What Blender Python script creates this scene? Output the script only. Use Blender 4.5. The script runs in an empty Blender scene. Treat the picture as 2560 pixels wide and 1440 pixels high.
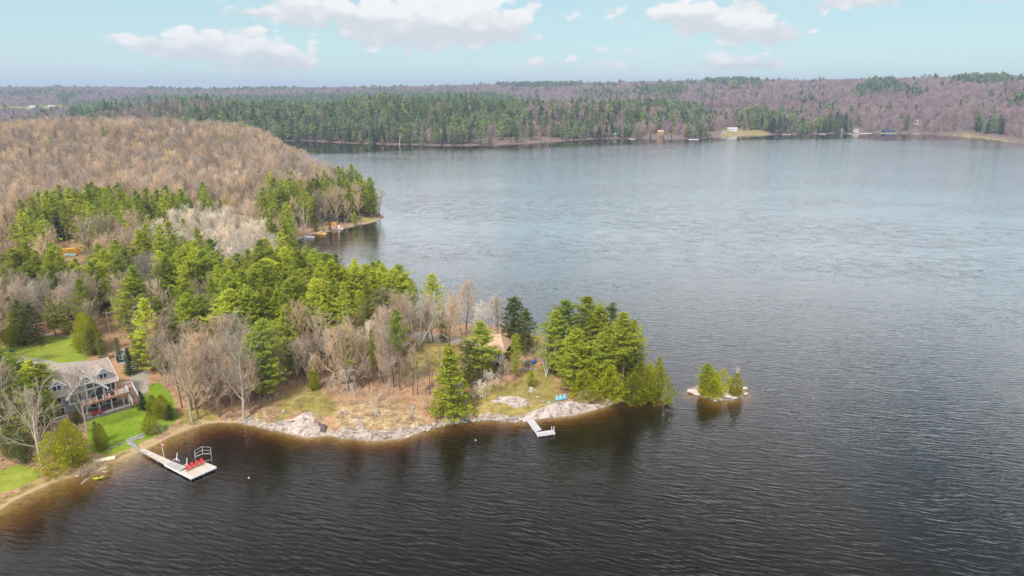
import bpy, math, random
import numpy as np
from mathutils import Vector, Matrix

# ------------------------------------------------------------------ camera, sky, sun, exposure
C = bpy.context.scene.collection
SC = bpy.context.scene
CAM_H = 70.0
TILT = math.radians(16.17)
FPX = 1707.0
CT, ST = math.cos(TILT), math.sin(TILT)
cam_data = bpy.data.cameras.new('camera')
cam_data.sensor_width = 36.0
cam_data.lens = 36.0 * FPX / 2560.0
cam_data.clip_start = 0.5
cam_data.clip_end = 60000.0
cam = bpy.data.objects.new('camera', cam_data)
cam.location = (0, 0, CAM_H)
cam.rotation_euler = (math.radians(90) - TILT, 0, 0)
C.objects.link(cam)
SC.camera = cam

SC.view_settings.view_transform = 'Standard'
SC.view_settings.look = 'None'
SC.view_settings.gamma = 1.0
SC.view_settings.use_curve_mapping = False
SC.view_settings.exposure = 0.75
SUN_EL, SUN_AZ = math.radians(52), math.radians(-150)   # azimuth clockwise from +Y, the way the camera looks
SKY_STRENGTH = 0.10
SUN_STRENGTH = 2.45

sun_data = bpy.data.lights.new('sun', 'SUN')
sun_data.energy = SUN_STRENGTH
sun_data.angle = math.radians(9)
sun_data.color = (1.0, 0.96, 0.89)
sun = bpy.data.objects.new('sun', sun_data)
sdir = Vector((math.sin(SUN_AZ) * math.cos(SUN_EL), math.cos(SUN_AZ) * math.cos(SUN_EL), math.sin(SUN_EL)))
sun.rotation_euler = sdir.to_track_quat('Z', 'Y').to_euler()
sun.location = (0, -50, 200)
C.objects.link(sun)
SC.cycles.max_bounces = 6
SC.cycles.diffuse_bounces = 3
SC.cycles.glossy_bounces = 2
SC.cycles.transparent_max_bounces = 10
SC.cycles.volume_bounces = 0
SC.cycles.use_denoising = True


class NG:
    """small helper to write node graphs"""
    def __init__(s, tree):
        s.t = tree
    def n(s, typ, **kw):
        nd = s.t.nodes.new(typ)
        for k, v in kw.items():
            setattr(nd, k, v)
        return nd
    def link(s, a, b):
        s.t.links.new(a, b)
    def set(s, inp, v):
        if isinstance(v, bpy.types.NodeSocket):
            s.t.links.new(v, inp)
        else:
            inp.default_value = v
    def m(s, op, a, b=0.0, c=0.0, clamp=False):
        nd = s.t.nodes.new('ShaderNodeMath')
        nd.operation = op
        nd.use_clamp = clamp
        for i, v in enumerate((a, b, c)):
            s.set(nd.inputs[i], v)
        return nd.outputs[0]
    def vm(s, op, a, b=(0, 0, 0)):
        nd = s.t.nodes.new('ShaderNodeVectorMath')
        nd.operation = op
        s.set(nd.inputs[0], a)
        if op == 'SCALE':
            s.set(nd.inputs[3], b)
        else:
            s.set(nd.inputs[1], b)
        return nd.outputs[0]
    def mr(s, v, a, b, c=0.0, d=1.0, smooth=True):
        nd = s.t.nodes.new('ShaderNodeMapRange')
        nd.interpolation_type = 'SMOOTHSTEP' if smooth else 'LINEAR'
        s.set(nd.inputs[0], v)
        for i, x in enumerate((a, b, c, d)):
            s.set(nd.inputs[i + 1], x)
        return nd.outputs[0]
    def mix(s, f, a, b, blend='MIX'):
        nd = s.t.nodes.new('ShaderNodeMix')
        nd.data_type = 'RGBA'
        nd.blend_type = blend
        s.set(nd.inputs[0], f)
        s.set(nd.inputs[6], a if isinstance(a, bpy.types.NodeSocket) else (*a[:3], 1))
        s.set(nd.inputs[7], b if isinstance(b, bpy.types.NodeSocket) else (*b[:3], 1))
        return nd.outputs[2]
    def noise(s, vec, scale, detail=3.0, rough=0.55, dist=0.0):
        nd = s.t.nodes.new('ShaderNodeTexNoise')
        s.set(nd.inputs['Vector'], vec)
        nd.inputs['Scale'].default_value = scale
        nd.inputs['Detail'].default_value = detail
        nd.inputs['Roughness'].default_value = rough
        nd.inputs['Distortion'].default_value = dist
        return nd
    def xyz(s, x, y, z):
        nd = s.t.nodes.new('ShaderNodeCombineXYZ')
        for i, v in enumerate((x, y, z)):
            s.set(nd.inputs[i], v)
        return nd.outputs[0]


def ray(u, v):
    """world direction through a photo pixel"""
    a = (u - 1280.0) / FPX
    b = -(v - 720.0) / FPX
    return np.array([a, CT + b * ST, -ST + b * CT])


def azel(u, v):
    d = ray(u, v)
    d = d / np.linalg.norm(d)
    return math.atan2(d[0], d[1]), math.asin(d[2])


# ---- world: Nishita sky with procedural cumulus laid out by compass direction
world = bpy.data.worlds.new('World')
SC.world = world
world.use_nodes = True
wt = world.node_tree
wt.nodes.clear()
g = NG(wt)
w_out = g.n('ShaderNodeOutputWorld')
w_bg = g.n('ShaderNodeBackground')
w_bg.inputs['Strength'].default_value = SKY_STRENGTH
sky = g.n('ShaderNodeTexSky')
sky.sky_type = 'NISHITA'
sky.sun_disc = False
sky.sun_elevation = SUN_EL
sky.sun_rotation = SUN_AZ
sky.altitude = 300
sky.air_density = 1.0
sky.dust_density = 0.6
sky.ozone_density = 2.0
tc = g.n('ShaderNodeTexCoord')
sep = g.n('ShaderNodeSeparateXYZ')
g.link(tc.outputs['Generated'], sep.inputs[0])
X, Y, Z = sep.outputs
az = g.m('ARCTAN2', X, Y)
el = g.m('ARCSINE', Z)
CL = [  # centre pixel, half width, half height up, half height down, weight
    (1070, 68, 300, 105, 62, 1.25), (790, 30, 190, 48, 40, 1.05), (1240, 62, 130, 66, 50, 1.0), (600, 28, 75, 26, 20, 0.75),
    (560, 124, 180, 52, 42, 1.1), (690, 142, 115, 44, 40, 1.0), (400, 112, 110, 24, 22, 0.7), (640, 165, 120, 18, 16, 0.7),
    (1800, 48, 165, 58, 46, 1.15), (1900, 84, 110, 42, 36, 1.0), (1700, 36, 80, 28, 22, 0.8),
    (1850, 158, 105, 34, 24, 0.9), (1760, 180, 60, 12, 10, 0.5),
    (1350, 160, 70, 24, 20, 0.42), (1500, 160, 110, 30, 20, 0.5), (1540, 28, 55, 24, 22, 0.45),
    (2130, -4, 150, 26, 22, 0.75), (2480, -10, 130, 26, 18, 0.7), (200, 20, 90, 10, 8, 0.0)]
M = None
vy = None
for (u, v, hw, hu, hd, wgt) in CL:
    if wgt <= 0:
        continue
    a0, e0 = azel(u, v)
    k = 1.0 / FPX
    dx = g.m('MULTIPLY', g.m('SUBTRACT', az, a0), 1.0 / (hw * k * 1.15))
    de = g.m('SUBTRACT', el, e0)
    dyu = g.m('MULTIPLY', g.m('MAXIMUM', de, 0.0), 1.0 / (hu * k * 1.15))
    dyd = g.m('MULTIPLY', g.m('MINIMUM', de, 0.0), 1.0 / (hd * k * 1.05))
    dy = g.m('ADD', dyu, dyd)
    q = g.m('SQRT', g.m('ADD', g.m('MULTIPLY', dx, dx), g.m('MULTIPLY', dy, dy)))
    mi = g.m('MULTIPLY', g.m('SUBTRACT', 1.0, q), wgt)
    sh = g.m('MULTIPLY', g.m('MAXIMUM', mi, 0.0), dy)
    M = mi if M is None else g.m('MAXIMUM', M, mi)
    vy = sh if vy is None else g.m('ADD', vy, sh)
cv = g.xyz(g.m('MULTIPLY', az, 1.0), g.m('MULTIPLY', el, 1.7), 0.0)
n1 = g.noise(cv, 15.0, 9.0, 0.62, 0.25).outputs[0]
n2 = g.noise(cv, 46.0, 8.0, 0.66).outputs[0]
cov3 = g.noise(tc.outputs['Generated'], 2.6, 6.0, 0.55, 0.3).outputs[0]
gen = g.m('MULTIPLY', g.m('MULTIPLY', g.m('SUBTRACT', cov3, 0.27), 3.6), g.mr(el, 0.115, 0.19))
gen = g.m('SUBTRACT', gen, g.mr(el, 0.19, 0.11, 0.0, 1.0))
M2 = g.m('MAXIMUM', M, gen)
dens = g.m('ADD', g.m('ADD', M2, g.m('MULTIPLY', g.m('SUBTRACT', n1, 0.5), 1.15)), g.m('MULTIPLY', g.m('SUBTRACT', n2, 0.5), 0.75))
vo = g.n('ShaderNodeTexVoronoi'); vo.feature = 'SMOOTH_F1'; vo.inputs['Scale'].default_value = 26.0; vo.inputs['Smoothness'].default_value = 0.35
vo.inputs['Detail'].default_value = 1.0; vo.inputs['Roughness'].default_value = 0.6
g.link(g.vm('ADD', cv, g.vm('SCALE', g.noise(cv, 20.0, 3.0).outputs['Color'], 0.03)), vo.inputs['Vector'])
puff = g.m('SUBTRACT', 0.60, vo.outputs['Distance'])
dens = g.m('ADD', dens, g.m('MULTIPLY', puff, 0.75))
alpha = g.mr(dens, 0.08, 0.34)
wisp = g.m('MULTIPLY', g.mr(g.noise(g.xyz(az, g.m('MULTIPLY', el, 7.0), 3.0), 3.0, 5.0, 0.6).outputs[0], 0.42, 0.75), 0.22)
alpha = g.m('MAXIMUM', g.m('MULTIPLY', alpha, 0.96), wisp)
# undersides of the clouds a little greyer, sunlit tops white
shade = g.mr(g.m('ADD', g.m('ADD', g.m('MULTIPLY', vy, 1.1), g.m('MULTIPLY', g.m('SUBTRACT', n1, 0.5), -0.9)), g.m('MULTIPLY', g.m('ADD', g.m('MULTIPLY', g.m('SUBTRACT', puff, 0.18), 1.4), n2), 0.45)), -0.30, 0.42)
CB = 0.47 / SKY_STRENGTH
ccol = g.mix(shade, (0.90 * CB, 0.94 * CB, 0.99 * CB), (1.24 * CB, 1.23 * CB, 1.23 * CB))
# Nishita, its tint as the hazy spring sky of the photo: paler towards the horizon
sk = g.mix(1.0, sky.outputs[0], (0.95, 1.22, 1.03), 'MULTIPLY')
SKC = 0.46 / SKY_STRENGTH
horizon = g.mr(el, -0.02, 0.22, 0.0, 1.0, False)
pale = g.mix(horizon, (0.82 * SKC, 1.00 * SKC, 1.07 * SKC), (0.49 * SKC, 0.79 * SKC, 0.95 * SKC))
skc = g.mix(g.mr(el, 0.2, 0.8, 0.8, 0.55), sk, pale)
# the deck of cloud overhead, thick and bright, as an overcast zenith is
ccol = g.vm('SCALE', ccol, g.mr(el, 0.115, 0.40, 1.0, 1.5))
col = g.mix(alpha, skc, ccol)
g.link(col, w_bg.inputs['Color'])
g.link(w_bg.outputs[0], w_out.inputs[0])

# ------------------------------------------------------------------ geometry of the place

def P(u, v, z=0.0):
    """ground point (x, y) at height z seen in photo pixel u, v"""
    d = ray(u, v)
    t = (z - CAM_H) / d[2]
    return (d[0] * t, d[1] * t)


def project(x, y, z):
    w = z - CAM_H
    dep = y * CT - w * ST
    up = y * ST + w * CT
    dep = np.maximum(dep, 1e-3)
    return 1280 + FPX * x / dep, 720 - FPX * up / dep, dep


SHORE_PX = [(-420, 1430), (-200, 1345), (0, 1275), (60, 1238), (130, 1207), (195, 1188), (240, 1180), (268, 1170), (262, 1158), (300, 1150), (345, 1130),
    (385, 1114), (420, 1094), (450, 1082), (475, 1072), (510, 1061), (550, 1056), (600, 1057), (650, 1067), (700, 1079),
    (740, 1089), (770, 1094), (800, 1091), (830, 1088), (860, 1097), (890, 1096), (920, 1102), (965, 1101), (1010, 1095), (1050, 1081),
    (1090, 1069), (1130, 1058), (1180, 1051), (1240, 1048), (1290, 1054), (1330, 1049), (1370, 1043), (1420, 1040), (1470, 1030),
    (1510, 1018), (1545, 1004), (1590, 1001), (1620, 999), (1650, 993), (1660, 975), (1645, 945), (1605, 915), (1560, 885), (1500, 868),
    (1430, 856), (1370, 848), (1310, 838), (1240, 822), (1150, 808), (1060, 800), (980, 796), (900, 776), (830, 748), (785, 718),
    (755, 680), (735, 640), (728, 612), (745, 598), (775, 588), (810, 581), (850, 572), (880, 567), (920, 558), (950, 550), (962, 544), (950, 533),
    (925, 515), (895, 495), (850, 472), (800, 450), (765, 427), (730, 407), (690, 392), (640, 383), (600, 378), (560, 372), (540, 362),
    (600, 356), (680, 353), (720, 353), (760, 352), (830, 356), (880, 358), (960, 361), (1040, 362), (1100, 364), (1180, 364), (1240, 361),
    (1300, 360), (1400, 353), (1450, 350), (1500, 347), (1600, 346), (1700, 347), (1760, 345), (1800, 341), (1900, 337), (2000, 336),
    (2100, 334), (2200, 333), (2300, 334), (2360, 337), (2420, 342), (2500, 352), (2560, 361), (2640, 372), (2800, 384), (3100, 410)]
ISLAND_PX = [(1724, 981), (1742, 986), (1765, 993), (1792, 1003), (1825, 1000), (1852, 992), (1866, 984), (1858, 970), (1830, 962), (1795, 958), (1755, 962), (1732, 970)]
rs = random.Random(5)

def wiggle(pts, seg, amp):
    out = []
    for i in range(len(pts) - 1):
        (x0, y0), (x1, y1) = pts[i], pts[i + 1]
        L = math.hypot(x1 - x0, y1 - y0)
        n = max(1, min(6, int(L / seg)))
        for k in range(n):
            t = k / n
            a = amp if k else amp * 0.3
            out.append((x0 + (x1 - x0) * t + rs.uniform(-a, a), y0 + (y1 - y0) * t + rs.uniform(-a, a)))
    out.append(pts[-1])
    return out

near_shore = [P(*p) for p in SHORE_PX]
LAND = wiggle(near_shore[:58], 2.2, 0.28) + near_shore[58:]
LAND += [(9000, 800), (9000, 9000), (-9000, 9000), (-9000, 60)]
ISLAND = wiggle([P(*p) for p in ISLAND_PX] + [P(*ISLAND_PX[0])], 1.2, 0.18)[:-1]


def in_poly(x, y, poly):
    x = np.asarray(x, float); y = np.asarray(y, float)
    ins = np.zeros(x.shape, bool)
    n = len(poly)
    for i in range(n):
        x0, y0 = poly[i]; x1, y1 = poly[(i + 1) % n]
        if y0 == y1:
            continue
        c = ((y0 > y) != (y1 > y)) & (x < (x1 - x0) * (y - y0) / (y1 - y0) + x0)
        ins ^= c
    return ins


def sdist(x, y, poly):
    x = np.asarray(x, float); y = np.asarray(y, float)
    d = np.full(x.shape, 1e9)
    n = len(poly)
    for i in range(n):
        x0, y0 = poly[i]; x1, y1 = poly[(i + 1) % n]
        ex, ey = x1 - x0, y1 - y0
        t = np.clip(((x - x0) * ex + (y - y0) * ey) / (ex * ex + ey * ey + 1e-9), 0, 1)
        d = np.minimum(d, (x - x0 - t * ex) ** 2 + (y - y0 - t * ey) ** 2)
    d = np.sqrt(d)
    return np.where(in_poly(x, y, poly), d, -d)


_rt = np.random.RandomState(11)
_tab = _rt.rand(256, 256)

def vnoise(x, y):
    xi = np.floor(x).astype(int); yi = np.floor(y).astype(int)
    fx = x - xi; fy = y - yi
    fx = fx * fx * (3 - 2 * fx); fy = fy * fy * (3 - 2 * fy)
    a = _tab[xi & 255, yi & 255]; b = _tab[(xi + 1) & 255, yi & 255]
    c = _tab[xi & 255, (yi + 1) & 255]; d = _tab[(xi + 1) & 255, (yi + 1) & 255]
    return (a * (1 - fx) + b * fx) * (1 - fy) + (c * (1 - fx) + d * fx) * fy

def fbm(x, y, oct=4):
    s = 0; a = 0.5; t = 0
    for _ in range(oct):
        s = s + a * vnoise(x, y); t += a
        x = x * 2.03 + 17.1; y = y * 2.03 + 5.7; a *= 0.5
    return s / t

def smooth(a, b, x):
    t = np.clip((x - a) / (b - a), 0, 1)
    return t * t * (3 - 2 * t)

BEACH = [P(330, 1128), P(430, 1092), P(60, 1240)]
BUMPS = [  # ground pixel, height, radii along x and y (metres)
    (330, 415, 17, 150, 95), (640, 425, 6, 90, 70), (60, 430, 9, 150, 120), (820, 500, 7, 45, 30), (500, 560, 3, 70, 60),
    (200, 660, 5, 70, 50), (650, 760, 4, 45, 35), (900, 880, 1.5, 22, 14), (1190, 900, 2.2, 22, 14), (1380, 900, 1.5, 16, 12),
    (220, 960, 0.8, 16, 10), (880, 1050, 1.1, 12, 6)]
BUMP_W = [(*P(u, v), a, rx, ry) for (u, v, a, rx, ry) in BUMPS]
FARB = [(-40, 1230, 22, 230, 190), (190, 1200, 17, 200, 170), (-330, 1230, 20, 200, 200), (430, 1170, 6, 120, 60), (-600, 1100, 14, 220, 200)]
SKYL = [(-600, 214), (0, 214), (300, 214), (500, 219), (640, 217), (900, 214), (1150, 211), (1280, 208), (1500, 205), (1700, 201), (1850, 197), (2000, 199), (2300, 192), (2560, 187), (3200, 178)]
RNG_R = [(-600, 4000), (0, 3900), (640, 3600), (1280, 3300), (1700, 3000), (2100, 2600), (2560, 2400), (3200, 2400)]
RNG_0 = [(-600, 2300), (0, 2300), (640, 2000), (1000, 1700), (1400, 1500), (1800, 1150), (2200, 1130), (2560, 1000), (3200, 950)]
CANOPY = 30.0

def terrain(x, y):
    x = np.asarray(x, float); y = np.asarray(y, float)
    shp = x.shape
    x = x.ravel(); y = y.ravel()
    d = np.maximum(sdist(x, y, LAND), sdist(x, y, ISLAND))
    isl = in_poly(x, y, [(ISLAND[0][0] - 3, 120), (ISLAND[0][0] + 25, 120), (ISLAND[0][0] + 25, 175), (ISLAND[0][0] - 3, 175)])
    beach = np.zeros_like(x)
    for i, (bx, by) in enumerate(BEACH):
        r0 = (13, 8, 16)[i]
        beach = np.maximum(beach, np.exp(-((x - bx) ** 2 + (y - by) ** 2) / (2 * r0 * r0)))
    r = np.hypot(x, y)
    s1 = 1.0 * (1 - beach) + 0.15 * beach
    land = s1 * (1 - np.exp(-np.maximum(d, 0) / 2.0)) + np.where(isl, 0.03, 0.085) * np.minimum(np.maximum(d, 0), 50)
    inl = smooth(4, 30, d)
    for (bx, by, a, rx, ry) in BUMP_W:
        w = np.exp(-(((x - bx) / rx) ** 2 + ((y - by) / ry) ** 2))
        land = land + a * w * (inl if a > 2.5 else smooth(0.5, 9, d))
    nz = fbm(x * 0.09 + 40, y * 0.09 + 9, 5) - 0.5
    land = land + nz * 1.0 * smooth(1, 10, d) * (1 - 0.6 * beach) + (fbm(x * 0.6, y * 0.6, 3) - 0.5) * 0.28 * smooth(0, 3, d)
    far = smooth(850, 1050, r)
    ur = 1280 + 1778 * x / np.maximum(y, 1)
    ysk = np.interp(ur, [a for a, b in SKYL], [b for a, b in SKYL])
    RR = np.interp(ur, [a for a, b in RNG_R], [b for a, b in RNG_R])
    R0 = np.interp(ur, [a for a, b in RNG_0], [b for a, b in RNG_0])
    fwd = np.maximum(y, 1)
    top = CAM_H + RR * np.cos(np.arctan2(x, y)) * np.tan((225.5 - ysk) / FPX) - CANOPY
    ridge = top * smooth(0, 1, (r - R0) / (RR - R0) * 0.93) ** 0.9
    ridge = np.where(r > RR, top * (1 - 0.25 * smooth(0, 1, (r - RR) / 2500)), ridge)
    hills = ridge + 10 * far * smooth(30, 250, d) * (fbm(x * 0.0035 + 3, y * 0.0035, 3) - 0.5) * 2 * (1 - smooth(0.75, 1.0, r / RR))
    for (bx, by, a, rx, ry) in FARB:
        hills = hills + a * np.exp(-(((x - bx) / rx) ** 2 + ((y - by) / ry) ** 2)) * smooth(15, 110, d)
    hills = hills + 40 * (fbm(x * 0.012 + 7, y * 0.006 + 1, 3) - 0.5) * smooth(40, 140, d) * (r < 1700)
    land = land + hills * far * smooth(10, 80, d)
    kb = 0.42 * (1 - beach) + 0.11 * beach
    bed = -np.minimum(7.0, -np.minimum(d, 0) * kb) - 0.02
    bed = bed + (fbm(x * 0.5, y * 0.5, 3) - 0.5) * 0.22 * smooth(0.2, 3, -d)
    z = np.where(d >= 0, land, bed)
    return z.reshape(shp), d.reshape(shp)


def tz(x, y):
    z, d = terrain(np.array([x]), np.array([y]))
    return float(z[0])


def hit(u, v, dz=0.0):
    """where the ray of a photo pixel meets the ground (plus dz)"""
    z = 0.0
    for _ in range(14):
        x, y = P(u, v, z + dz)
        z = 0.5 * z + 0.5 * max(tz(x, y), 0.0)
    x, y = P(u, v, z + dz)
    return x, y, tz(x, y)


def height_to(x, y, z0, v_top):
    k = (720 - v_top) / FPX
    w = y * (k * CT - ST) / (CT + k * ST)
    return w + CAM_H - z0


# ------------------------------------------------------------------ object helpers

def tag(o, label=None, cat=None, group=None, kind=None):
    if label: o['label'] = label
    if cat: o['category'] = cat
    if group: o['group'] = group
    if kind: o['kind'] = kind
    return o


def empty(name, loc=(0, 0, 0), rz=0.0, label=None, cat=None, group=None):
    o = bpy.data.objects.new(name, None)
    o.empty_display_size = 0.5
    o.location = loc
    o.rotation_euler = (0, 0, rz)
    C.objects.link(o)
    return tag(o, label, cat, group)


def link_mesh(name, me, parent=None, link=True):
    o = bpy.data.objects.new(name, me)
    if link:
        C.objects.link(o)
    if parent:
        o.parent = parent
    return o


def np_mesh(name, V, F, mats, midx=None, smooth_shade=False):
    """V (n,3), F (m,3) or (m,4) arrays"""
    me = bpy.data.meshes.new(name)
    V = np.asarray(V, np.float32); F = np.asarray(F, np.int32)
    k = F.shape[1]
    me.vertices.add(len(V)); me.vertices.foreach_set('co', V.ravel())
    me.loops.add(F.size); me.loops.foreach_set('vertex_index', F.ravel())
    me.polygons.add(len(F))
    me.polygons.foreach_set('loop_start', np.arange(0, F.size, k, dtype=np.int32))
    me.polygons.foreach_set('loop_total', np.full(len(F), k, np.int32))
    if not isinstance(mats, (list, tuple)):
        mats = [mats]
    for m in mats:
        me.materials.append(m)
    if midx is not None:
        me.polygons.foreach_set('material_index', np.asarray(midx, np.int32))
    me.polygons.foreach_set('use_smooth', np.full(len(F), smooth_shade))
    me.update(calc_edges=True)
    return me


class MB:
    """collects boxes, beams, tubes and faces into one mesh"""
    def __init__(s):
        s.v = []; s.f = []
    def add(s, vs, fs):
        b = len(s.v)
        s.v += [tuple(p) for p in vs]
        s.f += [tuple(i + b for i in f) for f in fs]
        return s
    def hexa(s, p):
        """8 corners: bottom 0-3, top 4-7"""
        return s.add(p, [(3, 2, 1, 0), (4, 5, 6, 7), (0, 1, 5, 4), (1, 2, 6, 5), (2, 3, 7, 6), (3, 0, 4, 7)])
    def box(s, x0, x1, y0, y1, z0, z1):
        return s.hexa([(x0, y0, z0), (x1, y0, z0), (x1, y1, z0), (x0, y1, z0), (x0, y0, z1), (x1, y0, z1), (x1, y1, z1), (x0, y1, z1)])
    def beam(s, a, b, w, h=None, up=(0, 0, 1)):
        a = Vector(a); b = Vector(b); h = h or w
        d = (b - a).normalized()
        u = Vector(up)
        if abs(d.dot(u)) > 0.98:
            u = Vector((1, 0, 0))
        r = d.cross(u).normalized() * (w / 2)
        t = r.cross(d).normalized() * (h / 2)
        return s.hexa([a - r - t, a + r - t, b + r - t, b - r - t, a - r + t, a + r + t, b + r + t, b - r + t])
    def tube(s, a, b, r0, r1=None, n=8):
        a = Vector(a); b = Vector(b); r1 = r0 if r1 is None else r1
        d = (b - a).normalized()
        u = Vector((0, 0, 1)) if abs(d.z) < 0.95 else Vector((1, 0, 0))
        r = d.cross(u).normalized(); t = r.cross(d).normalized()
        vs = []
        for c, rr in ((a, r0), (b, r1)):
            for i in range(n):
                an = 2 * math.pi * i / n
                vs.append(c + r * math.cos(an) * rr + t * math.sin(an) * rr)
        fs = [(i, (i + 1) % n, n + (i + 1) % n, n + i) for i in range(n)] + [tuple(range(n))[::-1], tuple(range(n, 2 * n))]
        return s.add(vs, fs)
    def plate(s, pts, th):
        """a flat polygon given thickness along its normal (downwards)"""
        p = [Vector(q) for q in pts]
        nrm = (p[1] - p[0]).cross(p[2] - p[0]).normalized()
        n = len(p)
        vs = p + [q - nrm * th for q in p]
        fs = [tuple(range(n)), tuple(range(2 * n - 1, n - 1, -1))] + [(i, n + i, n + (i + 1) % n, (i + 1) % n) for i in range(n)]
        return s.add(vs, fs)
    def mesh(s, name, mat):
        me = bpy.data.meshes.new(name)
        me.from_pydata(s.v, [], s.f)
        me.materials.append(mat)
        me.update()
        return me
    def build(s, name, mat, parent=None, label=None):
        o = link_mesh(name, s.mesh(name, mat), parent)
        if label: o['label'] = label
        return o


def copy_tree(o, loc=None, rz=None, label=None, group=None):
    def cp(s, par):
        c = s.copy(); C.objects.link(c)
        if par: c.parent = par
        for ch in s.children:
            cp(ch, c)
        return c
    r = cp(o, None)
    if loc is not None: r.location = loc
    if rz is not None: r.rotation_euler = (0, 0, rz)
    if label: r['label'] = label
    if group: r['group'] = group
    return r


def mat(name, c1, c2=None, scale=2.0, rough=0.85, detail=4.0, spec=0.3, coords='Object', bump=0.0, bscale=None, rnd=0.0, metal=0.0, stretch=(1, 1, 1)):
    m = bpy.data.materials.new(name)
    m.use_nodes = True
    t = m.node_tree
    b = t.nodes['Principled BSDF']
    g = NG(t)
    c2 = c2 or tuple(x * 0.8 for x in c1)
    co = g.n('ShaderNodeTexCoord').outputs[coords] if coords == 'Object' else g.n('ShaderNodeNewGeometry').outputs['Position']
    co = g.vm('MULTIPLY', co, stretch)
    nz = g.noise(co, scale, detail, 0.6).outputs[0]
    col = g.mix(g.mr(nz, 0.3, 0.7), c1, c2)
    if rnd:
        oi = g.n('ShaderNodeObjectInfo')
        col = g.mix(1.0, col, g.mix(oi.outputs['Random'], (1 - rnd,) * 3, (1 + rnd,) * 3), 'MULTIPLY')
    g.link(col, b.inputs['Base Color'])
    b.inputs['Roughness'].default_value = rough
    b.inputs['Specular IOR Level'].default_value = spec
    b.inputs['Metallic'].default_value = metal
    if bump:
        bn = g.n('ShaderNodeBump')
        bn.inputs['Strength'].default_value = 1.0
        bn.inputs['Distance'].default_value = bump
        g.link(g.noise(co, bscale or scale * 3, 5, 0.6).outputs[0], bn.inputs['Height'])
        g.link(bn.outputs[0], b.inputs['Normal'])
    return m
# ------------------------------------------------------------------ ground sheet, with surface kinds as masks
def pxy(poly, z=0.0):
    return [P(u, v, z) for u, v in poly]

LAWN = [  # vivid cut grass (photo pixel outlines on the ground, height)
    ([(212, 1062), (236, 1038), (300, 1018), (345, 1004), (372, 985), (372, 972), (400, 962), (430, 985), (445, 1030), (420, 1052), (398, 1066), (365, 1080), (310, 1104), (255, 1120), (225, 1112)], 2.2),
    ([(8, 878), (22, 862), (110, 846), (160, 846), (205, 850), (236, 880), (216, 908), (150, 916), (90, 904), (40, 889)], 5.0),
    ([(-80, 1215), (0, 1182), (58, 1160), (108, 1184), (75, 1202), (20, 1224), (-30, 1240)], 0.8)]
GRASS = [  # rough yellowish grass
    ([(690, 1045), (705, 990), (770, 970), (830, 1000), (850, 1040), (800, 1050), (740, 1030), (690, 1060)], 1.5),
    ([(1170, 1012), (1190, 965), (1290, 955), (1335, 925), (1385, 930), (1400, 985), (1380, 1010), (1320, 1034), (1220, 1028)], 2.5),
    ([(985, 880), (1010, 862), (1140, 862), (1160, 905), (1120, 925), (1020, 920)], 4.0),
    ([(-20, 1250), (90, 1200), (200, 1160), (300, 1110), (330, 1120), (270, 1160), (180, 1180), (60, 1230), (-20, 1270)], 0.6),
    ([(440, 1040), (480, 1020), (560, 1040), (560, 1055), (470, 1070)], 0.8),
        ([(885, 556), (900, 545), (940, 542), (955, 548), (930, 556)], 0.5),
    ([(1790, 341), (1800, 331), (1880, 328), (1930, 333), (1925, 339)], 1.0), ([(2350, 336.5), (2420, 337), (2520, 350), (2560, 359), (2500, 353), (2420, 341)], 0.6)]
DRY = [([(830, 1075), (850, 1020), (920, 1012), (1010, 1020), (1075, 1045), (1060, 1065), (960, 1090), (880, 1090)], 1.5), ([(1090, 1040), (1180, 1030), (1300, 1035), (1290, 1048), (1180, 1045), (1100, 1060)], 1.0),
       ([(600, 1040), (640, 1020), (700, 1030), (700, 1060), (650, 1060)], 1.0), ([(1290, 890), (1330, 870), (1370, 880), (1350, 905), (1300, 905)], 3.0)]
GRAVEL = [
    ([(32, 888), (90, 905), (150, 918), (215, 910), (230, 925), (165, 945), (110, 940), (60, 920), (-20, 905), (-20, 880)], 4.5),
    ([(283, 882), (312, 890), (332, 915), (372, 922), (372, 968), (345, 1000), (318, 985), (332, 965), (318, 930), (290, 905)], 3.2),
    ([(95, 845), (105, 834), (180, 838), (180, 847)], 5.5), ([(-30, 862), (-30, 826), (12, 832), (12, 845)], 5.5),
    ([(985, 838), (1060, 836), (1150, 852), (1160, 870), (1080, 868), (1010, 852)], 4.5),
    ([(22, 598), (60, 598), (70, 608), (30, 612)], 6.0)]
SAND = [([(268, 1158), (300, 1140), (330, 1118), (390, 1088), (440, 1068), (500, 1050), (540, 1052), (520, 1064), (470, 1075), (400, 1106), (330, 1142), (290, 1160)], 0.3)]
FIELD = [([(-200, 286), (-200, 272), (60, 271), (160, 268), (170, 281), (120, 287)], 4.0)]

ang = np.radians(np.concatenate([np.linspace(-80, -46, 60)[:-1], np.linspace(-46, 46, 430), np.linspace(46, 80, 60)[1:]]))
rad = np.concatenate([np.linspace(30, 92, 22)[:-1], np.linspace(92, 215, 215)[:-1], 215 * np.exp(np.linspace(0, math.log(1000 / 215), 140))[:-1],
                      1000 * np.exp(np.linspace(0, math.log(7.5), 105))])
AA, RR_ = np.meshgrid(ang, rad)
GX = RR_ * np.sin(AA); GY = RR_ * np.cos(AA)
GZ, GD = terrain(GX, GY)
nr, na = GX.shape
Vg = np.stack([GX.ravel(), GY.ravel(), GZ.ravel()], 1)
ii = (np.arange(nr - 1)[:, None] * na + np.arange(na - 1)[None, :]).ravel()
Fg = np.stack([ii, ii + 1, ii + na + 1, ii + na], 1)


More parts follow.
